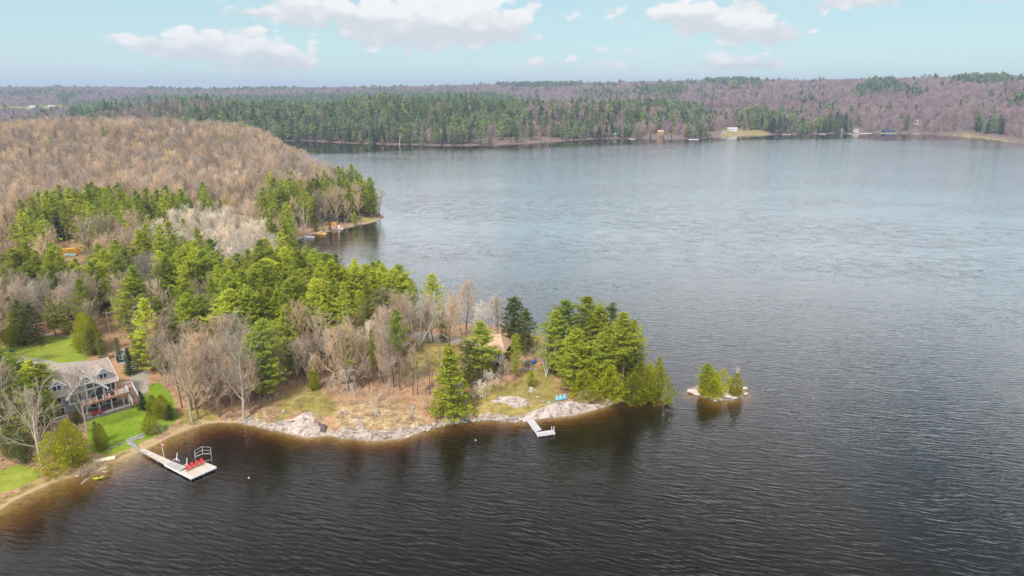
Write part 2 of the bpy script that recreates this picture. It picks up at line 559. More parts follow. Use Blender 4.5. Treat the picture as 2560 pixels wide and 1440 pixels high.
def mask_of(polys, soft):
    out = np.zeros(GX.size)
    x = GX.ravel(); y = GY.ravel()
    for poly, z in polys:
        w = pxy(poly, z)
        bx = [p[0] for p in w]; by = [p[1] for p in w]
        sel = (x > min(bx) - soft * 3) & (x < max(bx) + soft * 3) & (y > min(by) - soft * 3) & (y < max(by) + soft * 3)
        if not sel.any():
            continue
        d = sdist(x[sel], y[sel], w)
        out[sel] = np.maximum(out[sel], np.clip(0.5 + d / (2 * soft), 0, 1))
    return out

gm = bpy.data.materials.new('forest_floor')
gm.use_nodes = True
g = NG(gm.node_tree)
pb = gm.node_tree.nodes['Principled BSDF']
pb.inputs['Roughness'].default_value = 0.95
pb.inputs['Specular IOR Level'].default_value = 0.1
pos = g.n('ShaderNodeNewGeometry').outputs['Position']
na1 = g.noise(pos, 0.16, 6, 0.62).outputs[0]
na2 = g.noise(pos, 1.1, 5, 0.65).outputs[0]
na3 = g.noise(pos, 6.0, 3, 0.7).outputs[0]

def attr(nm):
    a = g.n('ShaderNodeAttribute'); a.attribute_name = nm
    return a.outputs['Fac']

def edge(nm, k=0.35, lo=0.42, hi=0.58):
    return g.mr(g.m('ADD', attr(nm), g.m('MULTIPLY', g.m('SUBTRACT', na2, 0.5), k)), lo, hi)

litter = g.mix(g.mr(na2, 0.3, 0.7), (0.50, 0.285, 0.165), (0.31, 0.175, 0.095))
litter = g.mix(g.mr(na3, 0.45, 0.75), litter, (0.60, 0.40, 0.26))
litter = g.mix(g.mr(na1, 0.45, 0.7), litter, (0.33, 0.235, 0.09))
litter = g.mix(g.m('MULTIPLY', g.mr(na3, 0.62, 0.8), 0.5), litter, (0.10, 0.07, 0.04))
grass = g.mix(g.mr(na2, 0.3, 0.7), (0.33, 0.26, 0.08), (0.22, 0.20, 0.04))
grass = g.mix(g.mr(na1, 0.4, 0.65), grass, (0.42, 0.31, 0.12))
grass = g.mix(g.mr(na3, 0.5, 0.8), grass, (0.40, 0.34, 0.13))
lawn = g.mix(g.mr(na1, 0.35, 0.65), (0.16, 0.27, 0.012), (0.22, 0.30, 0.02))
lawn = g.mix(g.mr(na2, 0.35, 0.75), lawn, (0.15, 0.21, 0.02))
lawn = g.mix(g.m('MULTIPLY', g.mr(g.noise(pos, 0.7, 5, 0.7).outputs[0], 0.5, 0.68), 0.55), lawn, (0.27, 0.29, 0.05))
lawn = g.mix(g.m('MULTIPLY', g.mr(na3, 0.5, 0.75), 0.35), lawn, (0.10, 0.17, 0.01))
lawn2 = g.mix(g.mr(g.noise(pos, 0.3, 4, 0.7).outputs[0], 0.42, 0.6), lawn, (0.30, 0.33, 0.05))
lawn2 = g.mix(g.mr(na3, 0.4, 0.7), lawn2, (0.34, 0.30, 0.07))
lawn = g.mix(attr('worn'), lawn, lawn2)
gravel = g.mix(na3, (0.42, 0.36, 0.29), (0.30, 0.27, 0.24))
sand = g.mix(na2, (0.50, 0.36, 0.20), (0.38, 0.26, 0.14))
rock = g.mix(g.mr(na2, 0.3, 0.7), (0.46, 0.37, 0.31), (0.28, 0.225, 0.19))
rock = g.mix(g.mr(na3, 0.55, 0.75), rock, (0.16, 0.13, 0.11))
bedc = g.mix(g.mr(na2, 0.3, 0.7), (0.50, 0.34, 0.14), (0.30, 0.20, 0.08))
col = g.mix(edge('grass', 1.5, 0.30, 0.80), litter, grass)
straw = g.mix(g.mr(na2, 0.32, 0.62), (0.52, 0.42, 0.21), (0.30, 0.19, 0.10))
straw = g.mix(g.mr(na3, 0.5, 0.75), straw, (0.58, 0.50, 0.36))
col = g.mix(edge('dry', 1.2, 0.35, 0.7), col, straw)
col = g.mix(edge('rock', 0.9, 0.40, 0.60), col, rock)
col = g.mix(edge('sand', 0.5), col, sand)
col = g.mix(edge('gravel', 0.25), col, gravel)
col = g.mix(edge('lawn', 0.22), col, lawn)
col = g.mix(edge('field', 0.2), col, (0.42, 0.40, 0.10))
col = g.mix(edge('farfloor', 0.5, 0.3, 0.7), col, g.mix(na1, (0.22, 0.155, 0.13), (0.15, 0.11, 0.095)))
col = g.mix(attr('bed'), col, bedc)
g.link(col, pb.inputs['Base Color'])
bn = g.n('ShaderNodeBump'); bn.inputs['Distance'].default_value = 0.22; bn.inputs['Strength'].default_value = 0.8
g.link(g.noise(pos, 2.4, 6, 0.7).outputs[0], bn.inputs['Height'])
g.link(bn.outputs[0], pb.inputs['Normal'])

me = np_mesh('ground', Vg, Fg, gm, smooth_shade=True)
dd = GD.ravel(); rr = np.hypot(GX, GY).ravel()
uu, vv, _ = project(GX.ravel(), GY.ravel(), GZ.ravel())
rockm = np.clip(0.5 + (1.3 - dd) / 2.0, 0, 1) * (rr < 700)
beachm = np.zeros(GX.size)
for i, (bx, by) in enumerate(BEACH):
    beachm = np.maximum(beachm, np.exp(-(((GX - bx) ** 2 + (GY - by) ** 2).ravel()) / (2 * (14, 9, 20)[i] ** 2)))
sandm = np.maximum(mask_of(SAND, 0.8), np.clip(0.5 + (1.0 - dd) / 1.6, 0, 1) * (beachm > 0.35))
rockm = rockm * (beachm < 0.35)
# bare granite on the far headland
for (u, v, ru, rv) in [(1290, 350, 130, 11), (1660, 342, 60, 6), (750, 352, 40, 3), (1480, 345, 60, 4), (1010, 360, 40, 3), (900, 356, 40, 2), (1770, 336, 30, 6)]:
    rockm = np.maximum(rockm, np.where((((uu - u) / ru) ** 2 + ((vv - v) / rv) ** 2 < 1) & (dd > 0), 0.75, 0))
for nm, arr in (('lawn', mask_of(LAWN, 0.8)), ('grass', mask_of(GRASS, 2.0)), ('gravel', mask_of(GRAVEL, 0.5)), ('sand', sandm), ('dry', mask_of(DRY, 2.0)),
                ('rock', rockm), ('field', mask_of(FIELD, 15)), ('bed', smooth(0.25, -0.5, dd) * (rr < 700)), ('farfloor', smooth(330, 420, rr) * (dd > np.where(rr > 700, -6, 2)) * (1 - 0.52 * mask_of(GRASS, 8.0)) * (1 - mask_of(FIELD, 15))),
                ('worn', np.clip(mask_of(LAWN[1:2], 3.0) * 0.8 + mask_of(LAWN[2:], 3.0) * 1.6, 0, 1))):
    a = me.attributes.new(nm, 'FLOAT', 'POINT')
    a.data.foreach_set('value', np.asarray(arr, np.float32))
tag(link_mesh('ground', me), kind='structure')

# ------------------------------------------------------------------ the lake: a closed body of brown water with a rippled skin
wm = bpy.data.materials.new('lake_water')
wm.use_nodes = True
t = wm.node_tree; t.nodes.clear(); g = NG(t)
out = g.n('ShaderNodeOutputMaterial')
pos = g.n('ShaderNodeNewGeometry').outputs['Position']
sp = g.n('ShaderNodeSeparateXYZ'); g.link(pos, sp.inputs[0])
px, py = sp.outputs[0], sp.outputs[1]
ca, sa = math.cos(math.radians(-14)), math.sin(math.radians(-14))
wx = g.m('ADD', g.m('MULTIPLY', px, ca), g.m('MULTIPLY', py, sa))      # along the crests
wy = g.m('ADD', g.m('MULTIPLY', px, -sa), g.m('MULTIPLY', py, ca))     # across them

def slopes(sx, sy, det, z):
    nd = g.noise(g.xyz(g.m('MULTIPLY', wx, sx), g.m('MULTIPLY', wy, sy), z), 1.0, det, 0.55, 0.35)
    v = g.vm('SUBTRACT', nd.outputs['Color'], (0.5, 0.5, 0.5))
    s_ = g.n('ShaderNodeSeparateXYZ'); g.link(v, s_.inputs[0])
    return s_.outputs[0], s_.outputs[1]
a1, b1 = slopes(0.36, 1.7, 3.0, 0.0)
a2, b2 = slopes(0.9, 3.8, 2.0, 7.0)
a3, b3 = slopes(3.0, 6.0, 2.0, 13.0)
gust = g.mr(g.noise(g.xyz(g.m('MULTIPLY', px, 0.006), g.m('MULTIPLY', py, 0.016), 0.0), 1.0, 4, 0.6).outputs[0], 0.32, 0.6, 0.5, 1.0)
calm = g.n('ShaderNodeAttribute'); calm.attribute_name = 'calm'
amp = g.m('MULTIPLY', gust, g.m('SUBTRACT', 1.0, g.m('MULTIPLY', calm.outputs['Fac'], 0.96)))
warp = g.noise(g.xyz(g.m('MULTIPLY', wx, 0.10), g.m('MULTIPLY', wy, 0.16), 21.0), 1.0, 2.0, 0.5)
wsep = g.n('ShaderNodeSeparateXYZ'); g.link(warp.outputs['Color'], wsep.inputs[0])
pack = g.mr(g.noise(g.xyz(g.m('MULTIPLY', wx, 0.12), g.m('MULTIPLY', wy, 0.2), 41.0), 1.0, 2.0, 0.5).outputs[0], 0.3, 0.7, 0.45, 1.5)
sy_ = g.m('ADD', g.m('ADD', g.m('MULTIPLY', b1, 0.20), g.m('MULTIPLY', b2, 0.24)), g.m('MULTIPLY', b3, 0.20))
sx_ = g.m('ADD', g.m('ADD', g.m('MULTIPLY', a1, 0.10), g.m('MULTIPLY', a2, 0.20)), g.m('MULTIPLY', a3, 0.18))
for lam, th_, A_, wi in ((1.15, -7, 0.052, 0), (0.85, 9, 0.050, 1), (0.62, -16, 0.036, 2), (1.8, 3, 0.030, 0)):
    kx, ky_ = 2 * math.pi / lam * math.sin(math.radians(th_)), 2 * math.pi / lam * math.cos(math.radians(th_))
    ph_ = g.m('ADD', g.m('ADD', g.m('MULTIPLY', wx, kx), g.m('MULTIPLY', wy, ky_)), g.m('MULTIPLY', wsep.outputs[wi], 22.0))
    cs_ = g.m('MULTIPLY', g.m('MULTIPLY', g.m('COSINE', ph_), A_), pack)
    sy_ = g.m('ADD', sy_, cs_)
    sx_ = g.m('ADD', sx_, g.m('MULTIPLY', cs_, math.tan(math.radians(th_))))
sy_ = g.m('MULTIPLY', sy_, amp); sx_ = g.m('MULTIPLY', sx_, amp)
nx = g.m('SUBTRACT', g.m('MULTIPLY', sx_, ca), g.m('MULTIPLY', sy_, sa))
ny = g.m('ADD', g.m('MULTIPLY', sx_, sa), g.m('MULTIPLY', sy_, ca))
nrm = g.vm('NORMALIZE', g.xyz(nx, ny, 1.0))
dt_ = g.n('ShaderNodeVectorMath'); dt_.operation = 'DOT_PRODUCT'
g.link(g.n('ShaderNodeNewGeometry').outputs['Incoming'], dt_.inputs[0]); g.link(nrm, dt_.inputs[1])
cosv = g.m('ABSOLUTE', dt_.outputs['Value'])
fres = g.m('ADD', 0.006, g.m('MULTIPLY', 3.0, g.m('POWER', g.m('SUBTRACT', 1.0, cosv, clamp=True), 5.2)), clamp=True)
gl = g.n('ShaderNodeBsdfGlossy'); g.link(g.m('MULTIPLY', 0.10, g.m('SUBTRACT', 1.0, g.m('MULTIPLY', calm.outputs['Fac'], 0.85))), gl.inputs['Roughness'])
g.link(nrm, gl.inputs['Normal'])
tr = g.n('ShaderNodeBsdfTransparent'); tr.inputs[0].default_value = (1, 1, 1, 1)
df = g.n('ShaderNodeBsdfDiffuse'); df.inputs[0].default_value = (0.045, 0.028, 0.012, 1)
body = g.n('ShaderNodeMixShader'); body.inputs[0].default_value = 0.15
g.link(tr.outputs[0], body.inputs[1]); g.link(df.outputs[0], body.inputs[2])
mx = g.n('ShaderNodeMixShader')
g.link(fres, mx.inputs[0]); g.link(body.outputs[0], mx.inputs[1]); g.link(gl.outputs[0], mx.inputs[2])
g.link(mx.outputs[0], out.inputs[0])
va = g.n('ShaderNodeVolumeAbsorption')
va.inputs['Color'].default_value = (0.48, 0.32, 0.05, 1)
va.inputs['Density'].default_value = 1.15
g.link(va.outputs[0], out.inputs['Volume'])

xs = np.unique(np.concatenate([np.linspace(-9000, -1200, 8), np.linspace(-1200, 1200, 81), np.linspace(1200, 9000, 8)]))
ys = np.unique(np.concatenate([np.linspace(-3000, 0, 6), np.linspace(0, 1300, 88), np.linspace(1300, 9000, 6)]))
WX, WY = np.meshgrid(xs, ys)
m_, n_ = WX.shape
top = np.stack([WX.ravel(), WY.ravel(), np.zeros(WX.size)], 1)
ii = (np.arange(m_ - 1)[:, None] * n_ + np.arange(n_ - 1)[None, :]).ravel()
ft = np.stack([ii, ii + 1, ii + n_ + 1, ii + n_], 1)
Wn = len(top)
bot = top.copy(); bot[:, 2] = -9.0
ring = list(range(n_)) + [n_ * k + n_ - 1 for k in range(1, m_)] + [n_ * (m_ - 1) + k for k in range(n_ - 2, -1, -1)] + [n_ * k for k in range(m_ - 2, 0, -1)]
rg = np.array(ring); rn = np.roll(rg, -1)
side = np.stack([rg + Wn, rn + Wn, rn, rg], 1)
me = np_mesh('lake', np.vstack([top, bot]), np.vstack([ft, ft[:, ::-1] + Wn, side]), wm)
_, dl = terrain(WX, WY)
u_, v_, _ = project(WX.ravel(), WY.ravel(), np.zeros(WX.size))
vb = np.interp(u_, [680, 800, 960, 1100, 1280, 1500, 1800, 2130, 2200, 2560], [388, 384, 378, 372, 374, 362, 352, 344, 352, 344])
cm = smooth(6, -4, v_ - vb) * (WY.ravel() > 400) * (v_ > 300)
cm = np.maximum(cm, 0.35 * smooth(28, 4, -dl.ravel()) * (WY.ravel() < 700))
a = me.attributes.new('calm', 'FLOAT', 'POINT')
a.data.foreach_set('value', np.concatenate([cm, cm * 0]).astype(np.float32))
tag(link_mesh('lake', me), kind='structure')

# ------------------------------------------------------------------ the spring haze over the valley
hm = bpy.data.materials.new('haze_air')
hm.use_nodes = True
t = hm.node_tree; t.nodes.clear(); g = NG(t)
out = g.n('ShaderNodeOutputMaterial')
pv = g.n('ShaderNodeVolumePrincipled')
pv.inputs['Color'].default_value = (0.62, 0.75, 1.0, 1)
pv.inputs['Density'].default_value = 0.00016
pv.inputs['Anisotropy'].default_value = 0.2
g.link(pv.outputs[0], out.inputs['Volume'])
hz = MB().box(-9500, 9500, -3500, 9500, -10.5, 175).build('haze', hm)
tag(hz, kind='stuff')
# ------------------------------------------------------------------ tree meshes
LIB = bpy.data.collections.new('forest_kinds')      # sources for the distant woods, not linked into the scene


def leaf_mat(name, c1, c2, rnd=0.25, trans=0.4, hue=(0.0, 0.0)):
    m = bpy.data.materials.new(name)
    m.use_nodes = True
    t = m.node_tree; t.nodes.clear(); g = NG(t)
    out = g.n('ShaderNodeOutputMaterial')
    oi = g.n('ShaderNodeObjectInfo')
    co = g.n('ShaderNodeTexCoord').outputs['Object']
    nz = g.noise(co, 0.55, 4, 0.65).outputs[0]
    col = g.mix(g.mr(nz, 0.3, 0.7), c1, c2)
    r = oi.outputs['Random']
    col = g.mix(1.0, col, g.mix(r, (1 - rnd, 1 - rnd * 0.6, 1 - rnd * 0.5), (1 + rnd * 1.2, 1 + rnd, 1 - rnd * 0.3)), 'MULTIPLY')
    r2 = g.m('FRACT', g.m('MULTIPLY', r, 17.37))
    col = g.mix(1.0, col, g.mix(r2, (0.64,) * 3, (1.25,) * 3), 'MULTIPLY')
    d = g.n('ShaderNodeBsdfDiffuse'); g.link(col, d.inputs[0])
    tl = g.n('ShaderNodeBsdfTranslucent'); g.link(col, tl.inputs[0])
    mx = g.n('ShaderNodeMixShader'); mx.inputs[0].default_value = trans
    g.link(d.outputs[0], mx.inputs[1]); g.link(tl.outputs[0], mx.inputs[2])
    g.link(mx.outputs[0], out.inputs[0])
    return m

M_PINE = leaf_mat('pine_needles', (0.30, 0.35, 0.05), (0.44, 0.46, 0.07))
M_PINEY = leaf_mat('yellow_green_pine_needles', (0.38, 0.43, 0.045), (0.50, 0.52, 0.07), 0.15)  # yellower needle colour of the pale and lush pines
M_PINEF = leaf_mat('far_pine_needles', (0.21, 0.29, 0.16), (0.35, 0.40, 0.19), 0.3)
M_DARK = leaf_mat('dark_spruce_needles', (0.065, 0.105, 0.05), (0.10, 0.14, 0.06), 0.2)
M_HEM = leaf_mat('hemlock_needles', (0.14, 0.17, 0.055), (0.21, 0.23, 0.06), 0.2)
M_CEDAR = leaf_mat('cedar_leaves', (0.33, 0.34, 0.02), (0.46, 0.44, 0.03), 0.15)
M_LARCH = leaf_mat('golden_needles', (0.715, 0.520, 0.016), (0.585, 0.468, 0.026), 0.1)
M_BUD = leaf_mat('yellow_buds', (0.644, 0.504, 0.098), (0.504, 0.406, 0.112), 0.15)
M_BARE = leaf_mat('bare_twigs', (0.655, 0.495, 0.41), (0.52, 0.395, 0.33), 0.22, 0.2)
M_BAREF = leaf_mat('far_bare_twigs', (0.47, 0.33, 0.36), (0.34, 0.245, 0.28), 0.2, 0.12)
M_PALE = leaf_mat('pale_aspen_twigs', (0.82, 0.72, 0.62), (0.68, 0.58, 0.50), 0.1, 0.12)
M_GREYT = leaf_mat('grey_twigs', (0.540, 0.450, 0.360), (0.405, 0.338, 0.270), 0.15, 0.12)
M_BARK = mat('grey_brown_bark', (0.20, 0.155, 0.12), (0.11, 0.085, 0.07), 3, 0.95, rnd=0.25, stretch=(3, 3, 0.6))
M_BARKD = mat('dark_bark', (0.115, 0.085, 0.065), (0.06, 0.045, 0.038), 3, 0.95, rnd=0.2, stretch=(3, 3, 0.6))
M_BIRCH = mat('birch_bark', (0.74, 0.68, 0.60), (0.52, 0.46, 0.40), 2.5, 0.8, rnd=0.1, stretch=(1, 1, 3))
M_OAK = mat('pale_grey_bark', (0.50, 0.43, 0.34), (0.36, 0.30, 0.235), 3, 0.95, rnd=0.15)


def tubes(P0, P1, R0, R1, n=4):
    d = P1 - P0
    L = np.linalg.norm(d, axis=1, keepdims=True) + 1e-9
    d = d / L
    up = np.where(np.abs(d[:, 2:3]) > 0.9, np.array([[1., 0, 0]]), np.array([[0, 0, 1.]]))
    r = np.cross(d, up); r /= np.linalg.norm(r, axis=1, keepdims=True) + 1e-9
    t = np.cross(r, d)
    V = []
    for PP, R in ((P0, R0), (P1, R1)):
        for i in range(n):
            a = 2 * math.pi * i / n
            V.append(PP + (r * math.cos(a) + t * math.sin(a)) * R[:, None])
    V = np.stack(V, 1)                      # m, 2n, 3
    m = len(P0)
    base = (np.arange(m) * 2 * n)[:, None]
    F = []
    for i in range(n):
        j = (i + 1) % n
        F += [np.array([i, j, n + j]), np.array([i, n + j, n + i])]
    F = (base[:, :, None] + np.array(F)[None]).reshape(-1, 3)
    return V.reshape(-1, 3), F


def blades(P0, P1, W, rng):
    """thin triangles from P0 to P1"""
    d = P1 - P0
    r = np.cross(d, rng.normal(size=d.shape)); r /= np.linalg.norm(r, axis=1, keepdims=True) + 1e-9
    V = np.stack([P0 - r * W[:, None] / 2, P0 + r * W[:, None] / 2, P1], 1).reshape(-1, 3)
    return V, np.arange(len(V)).reshape(-1, 3)


def merge(parts):
    Vs, Fs, b = [], [], 0
    for V, F in parts:
        Vs.append(V); Fs.append(F + b); b += len(V)
    return np.vstack(Vs), np.vstack(Fs)


def unit(v):
    return v / (np.linalg.norm(v, axis=-1, keepdims=True) + 1e-9)


def grow(S, D, L, R, segs, bend, wob, rng):
    """curved branches: returns points (m, segs+1, 3), radii"""
    m = len(S)
    pts = [S]; d = D.copy()
    for k in range(segs):
        d = unit(d + bend * np.array([0, 0, 1.0]) / segs + rng.normal(size=(m, 3)) * wob)
        pts.append(pts[-1] + d * (L / segs)[:, None])
    pts = np.stack(pts, 1)
    rad = R[:, None] * np.linspace(1, 0.35, segs + 1)[None]
    return pts, rad


def sample_on(pts, rad, per, lo, hi, rng):
    m, s, _ = pts.shape
    t = np.tile(np.linspace(lo, hi, per)[None], (m, 1)) + rng.uniform(-0.5, 0.5, (m, per)) * (hi - lo) / per
    t = np.clip(t, 0, 0.999) * (s - 1)
    i = t.astype(int); f = (t - i)[..., None]
    mm = np.arange(m)[:, None]
    p = pts[mm, i] * (1 - f) + pts[mm, i + 1] * f
    d = unit(pts[mm, i + 1] - pts[mm, i])
    r = rad[mm, i] * (1 - f[..., 0]) + rad[mm, i + 1] * f[..., 0]
    return p.reshape(-1, 3), d.reshape(-1, 3), r.ravel(), t.ravel() / (s - 1)


def side_dir(D, angle, rng):
    q = unit(np.cross(D, rng.normal(size=D.shape)))
    a = angle[:, None]
    return unit(D * np.cos(a) + q * np.sin(a))


def seg_pairs(pts, rad):
    return pts[:, :-1].reshape(-1, 3), pts[:, 1:].reshape(-1, 3), rad[:, :-1].ravel(), rad[:, 1:].ravel()


def make_bare(seed, h=16, R=4.5, first=0.3, nl=9, nb=7, ns=6, nt=6, tw=0.035, lean=(18, 60), up=0.55, tr=0.22, stems=1, droop=0.0, stemspread=0.25):
    """leafless broadleaf: returns (trunk V, F), (crown V, F)"""
    rng = np.random.RandomState(seed)
    sd = unit(np.concatenate([rng.normal(size=(stems, 2)) * (stemspread if stems > 1 else 0.03), np.ones((stems, 1))], 1))
    S0 = np.zeros((stems, 3)); S0[:, :2] = rng.normal(size=(stems, 2)) * (0.03 if stems > 1 else 0)
    L0 = h * 0.86 * rng.uniform(0.85, 1.0, stems)
    tp, tradi = grow(S0, sd, L0, np.full(stems, tr * (0.7 if stems > 1 else 1)), 7, 0.15, 0.035, rng)
    a, b, ra, rb = seg_pairs(tp, tradi)
    trunk = tubes(a, b, ra, rb, 7)
    nl_ = max(2, nl // stems)
    p, d, r, t = sample_on(tp, tradi, nl_, first, 0.97, rng)
    tt = (t - first) / (1 - first)
    az = np.arange(len(p)) * 2.4 + rng.uniform(-0.5, 0.5, len(p))
    inc = np.radians(lean[1] + (lean[0] - lean[1]) * np.clip(tt, 0, 1) + rng.normal(0, 6, len(p)))
    D = unit(np.stack([np.cos(az) * np.sin(inc), np.sin(az) * np.sin(inc), np.cos(inc)], 1) + d * 0.25)
    top_r = np.clip(1.15 - tt * 0.75, 0.3, 1) * R * rng.uniform(0.8, 1.15, len(p)) / np.maximum(np.sin(inc), 0.5)
    L1 = np.minimum(top_r, (h * 1.0 - p[:, 2]) / np.maximum(D[:, 2], 0.25) * 1.0)
    L1 = np.maximum(L1, 0.6)
    l1, r1 = grow(p, D, L1, r * 0.6, 5, up, 0.07, rng)
    a, b, ra, rb = seg_pairs(l1, r1)
    parts = [tubes(a, b, np.maximum(ra, tw * 0.7), np.maximum(rb, tw * 0.6), 4)]
    p, d, r, t = sample_on(l1, r1, nb, 0.22, 1.0, rng)
    L2 = np.repeat(L1, nb) * 0.42 * rng.uniform(0.6, 1.25, len(p)) * (1.1 - 0.45 * t)
    l2, r2 = grow(p, side_dir(d, np.radians(rng.uniform(22, 52, len(p))), rng), L2, np.maximum(r * 0.55, tw * 0.7), 3, up * 0.7 - droop, 0.1, rng)
    a, b, ra, rb = seg_pairs(l2, r2)
    parts.append(tubes(a, b, np.maximum(ra, tw * 0.5), np.maximum(rb, tw * 0.4), 3))
    p, d, r, t = sample_on(l2, r2, ns, 0.2, 1.0, rng)
    L3 = np.repeat(L2, ns) * 0.5 * rng.uniform(0.6, 1.3, len(p))
    l3, r3 = grow(p, side_dir(d, np.radians(rng.uniform(18, 50, len(p))), rng), L3, np.full(len(p), tw * 0.6), 2, up * 0.5 - droop, 0.12, rng)
    a, b, ra, rb = seg_pairs(l3, r3)
    parts.append(blades(a, b + (b - a) * 0.15, np.full(len(a), tw * 1.1), rng))
    if nt:
        p, d, r, t = sample_on(l3, r3, nt, 0.2, 1.0, rng)
        L4 = np.repeat(L3, nt) * 0.6 * rng.uniform(0.6, 1.4, len(p)) + 0.15
        e = p + unit(side_dir(d, np.radians(rng.uniform(15, 50, len(p))), rng) + np.array([0, 0, 0.2 - droop])) * L4[:, None]
        parts.append(blades(p, e, np.full(len(p), tw * 0.85), rng))
    return trunk, merge(parts)


def clumps(Cn, rad, k, size, rng, flat=0.5, asp=0.55):
    """k needle-spray triangles around each centre"""
    n = len(Cn)
    off = rng.normal(size=(n, k, 3)); off[..., 2] *= 0.5
    off = off / (np.linalg.norm(off, axis=2, keepdims=True) + 1e-9) * rng.uniform(0.2, 1.0, (n, k, 1)) * np.asarray(rad).reshape(-1, 1, 1)
    c = (Cn[:, None] + off).reshape(-1, 3)
    a = rng.normal(size=c.shape); a[:, 2] *= flat
    a = unit(a)
    b = np.cross(a, rng.normal(size=c.shape) * np.array([flat, flat, 1.0])); b = unit(b)
    s = size * rng.uniform(0.6, 1.35, len(c))[:, None]
    V = np.stack([c - a * s * 0.5 - b * s * asp * 0.5, c - a * s * 0.5 + b * s * asp * 0.5, c + a * s * 0.75], 1).reshape(-1, 3)
    return V, np.arange(len(V)).reshape(-1, 3)


def make_pine(seed, h=18, R=4.0, base=0.22, step=0.7, nbr=6, cl=7, k=9, size=0.38, tr=0.24, up=22, irregular=0.3, shape='pine', crad=0.52, droop=0.0):
    rng = np.random.RandomState(seed)
    tp, tradi = grow(np.zeros((1, 3)), np.array([[rng.normal() * 0.02, rng.normal() * 0.02, 1.0]]), np.array([h * 0.98]), np.array([tr]), 8, 0.1, 0.008, rng)
    tradi = tr * np.linspace(1, 0.12, 9)[None]
    a, b, ra, rb = seg_pairs(tp, tradi)
    trunk = tubes(a, b, ra, rb, 7)
    lv = np.arange(base * h, h * 0.985, step)
    zz = np.repeat(lv, nbr) + rng.uniform(-0.3, 0.3, len(lv) * nbr) * step
    t = (zz - base * h) / (h - base * h)
    if shape == 'pine':
        prof = np.minimum(1.0, (1.04 - t) * 1.75) ** 0.8 * (0.72 + 0.28 * np.sin(np.clip(t, 0, 1) * math.pi))
    elif shape == 'cone':
        prof = (1.03 - t) ** 0.85
    else:
        prof = np.minimum(1.0, (1.04 - t) * 2.2) ** 0.6 * (0.85 + 0.15 * np.sin(t * 3))
    lay = np.repeat(1 + rng.normal(0, irregular * 0.45, len(lv)), nbr)
    L = np.maximum(R * prof * lay * rng.uniform(1 - irregular, 1 + irregular * 0.5, len(zz)), 0.25)
    az = np.arange(len(zz)) * 2.399 + rng.uniform(-0.5, 0.5, len(zz))
    inc = np.radians(up * (0.3 + 1.3 * t) + rng.normal(0, 6, len(zz)))
    D = np.stack([np.cos(az) * np.cos(inc), np.sin(az) * np.cos(inc), np.sin(inc)], 1)
    i = np.clip((zz / (h * 0.98) * 8).astype(int), 0, 7)
    f = (zz / (h * 0.98) * 8 - i)[:, None]
    S = tp[0, i] * (1 - f) + tp[0, i + 1] * f
    bp, br = grow(S, D, L, np.maximum(0.02, L * 0.014), 3, 0.25 - droop, 0.05, rng)
    a, b, ra, rb = seg_pairs(bp, br)
    parts = [blades(a, b + (b - a) * 0.1, np.full(len(a), 0.05), rng)]
    p, d, r, tt = sample_on(bp, br, cl, 0.28, 1.0, rng)
    keep = rng.uniform(size=len(p)) < np.clip(0.35 + 0.7 * np.repeat(L, cl) / R, 0.4, 1.0)
    side = unit(np.cross(d, np.array([0, 0, 1.0]))) * (rng.uniform(-1, 1, len(p)) * np.repeat(L, cl) * 0.26 * (0.3 + tt))[:, None]
    p = p + side
    p = p[keep]
    parts.append(clumps(p, np.full(len(p), crad), k, size, rng, 0.32))
    # leader tuft
    tip = np.array([[tp[0, -1, 0], tp[0, -1, 1], h - 0.2 - 0.25 * q] for q in range(4)])
    parts.append(clumps(tip, np.full(4, 0.22), 6, size * 0.8, rng, 1.5))
    return trunk, merge(parts)


def make_cedar(seed, h=8, R=1.7, n=3800, size=0.32, tr=0.14, power=0.8, lobes=5, tips=1):
    rng = np.random.RandomState(seed)
    trunk = tubes(np.array([[0., 0, 0], [0, 0, h * 0.4]]), np.array([[0., 0, h * 0.4], [0, 0, h * 0.85]]), np.array([tr, tr * 0.7]), np.array([tr * 0.7, tr * 0.2]), 6)
    cs = []
    for j in range(tips):
        hh = h * (1 if j == 0 else rng.uniform(0.72, 0.95))
        ox, oy = (0, 0) if j == 0 else rng.normal(0, R * 0.45, 2)
        RR = R * (1 if tips == 1 else 0.72)
        m = n // tips
        t = rng.uniform(0, 1, m) ** 1.15
        az = rng.uniform(0, 2 * math.pi, m)
        prof = np.minimum(1, (1.02 - t) * 1.9) ** power * np.minimum(1, 0.62 + t * 3)
        lob = 1 + 0.20 * np.sin(az * lobes + t * 11 + seed) + 0.15 * np.sin(az * 3 - t * 19 + seed * 2) + 0.12 * np.sin(az * 11 + t * 31)
        rr = RR * prof * lob * (1 - 0.45 * rng.uniform(0, 1, m) ** 2.2)
        c = np.stack([np.cos(az) * rr + ox, np.sin(az) * rr + oy, 0.15 + t * (hh - 0.35)], 1)
        out = np.stack([np.cos(az), np.sin(az), np.full(m, 1.6)], 1)
        a = unit(out + rng.normal(size=(m, 3)) * 0.5)
        b = unit(np.cross(a, rng.normal(size=(m, 3))))
        s = (size * rng.uniform(0.6, 1.3, m) * (1.1 - 0.4 * t))[:, None]
        cs.append((np.stack([c - b * s * 0.28, c + b * s * 0.28, c + a * s], 1).reshape(-1, 3), None))
    V = np.vstack([c[0] for c in cs])
    return trunk, (V, np.arange(len(V)).reshape(-1, 3))


KINDS = {}

def register(key, variants, trunk_mat, crown_mat, h, tname='trunk', cname='crown'):
    out = []
    for (tr_, cr_) in variants:
        out.append((np_mesh(key + '_trunk', *tr_, trunk_mat, smooth_shade=True), np_mesh(key + '_crown', *cr_, crown_mat)))
    KINDS[key] = (out, h)
    return out

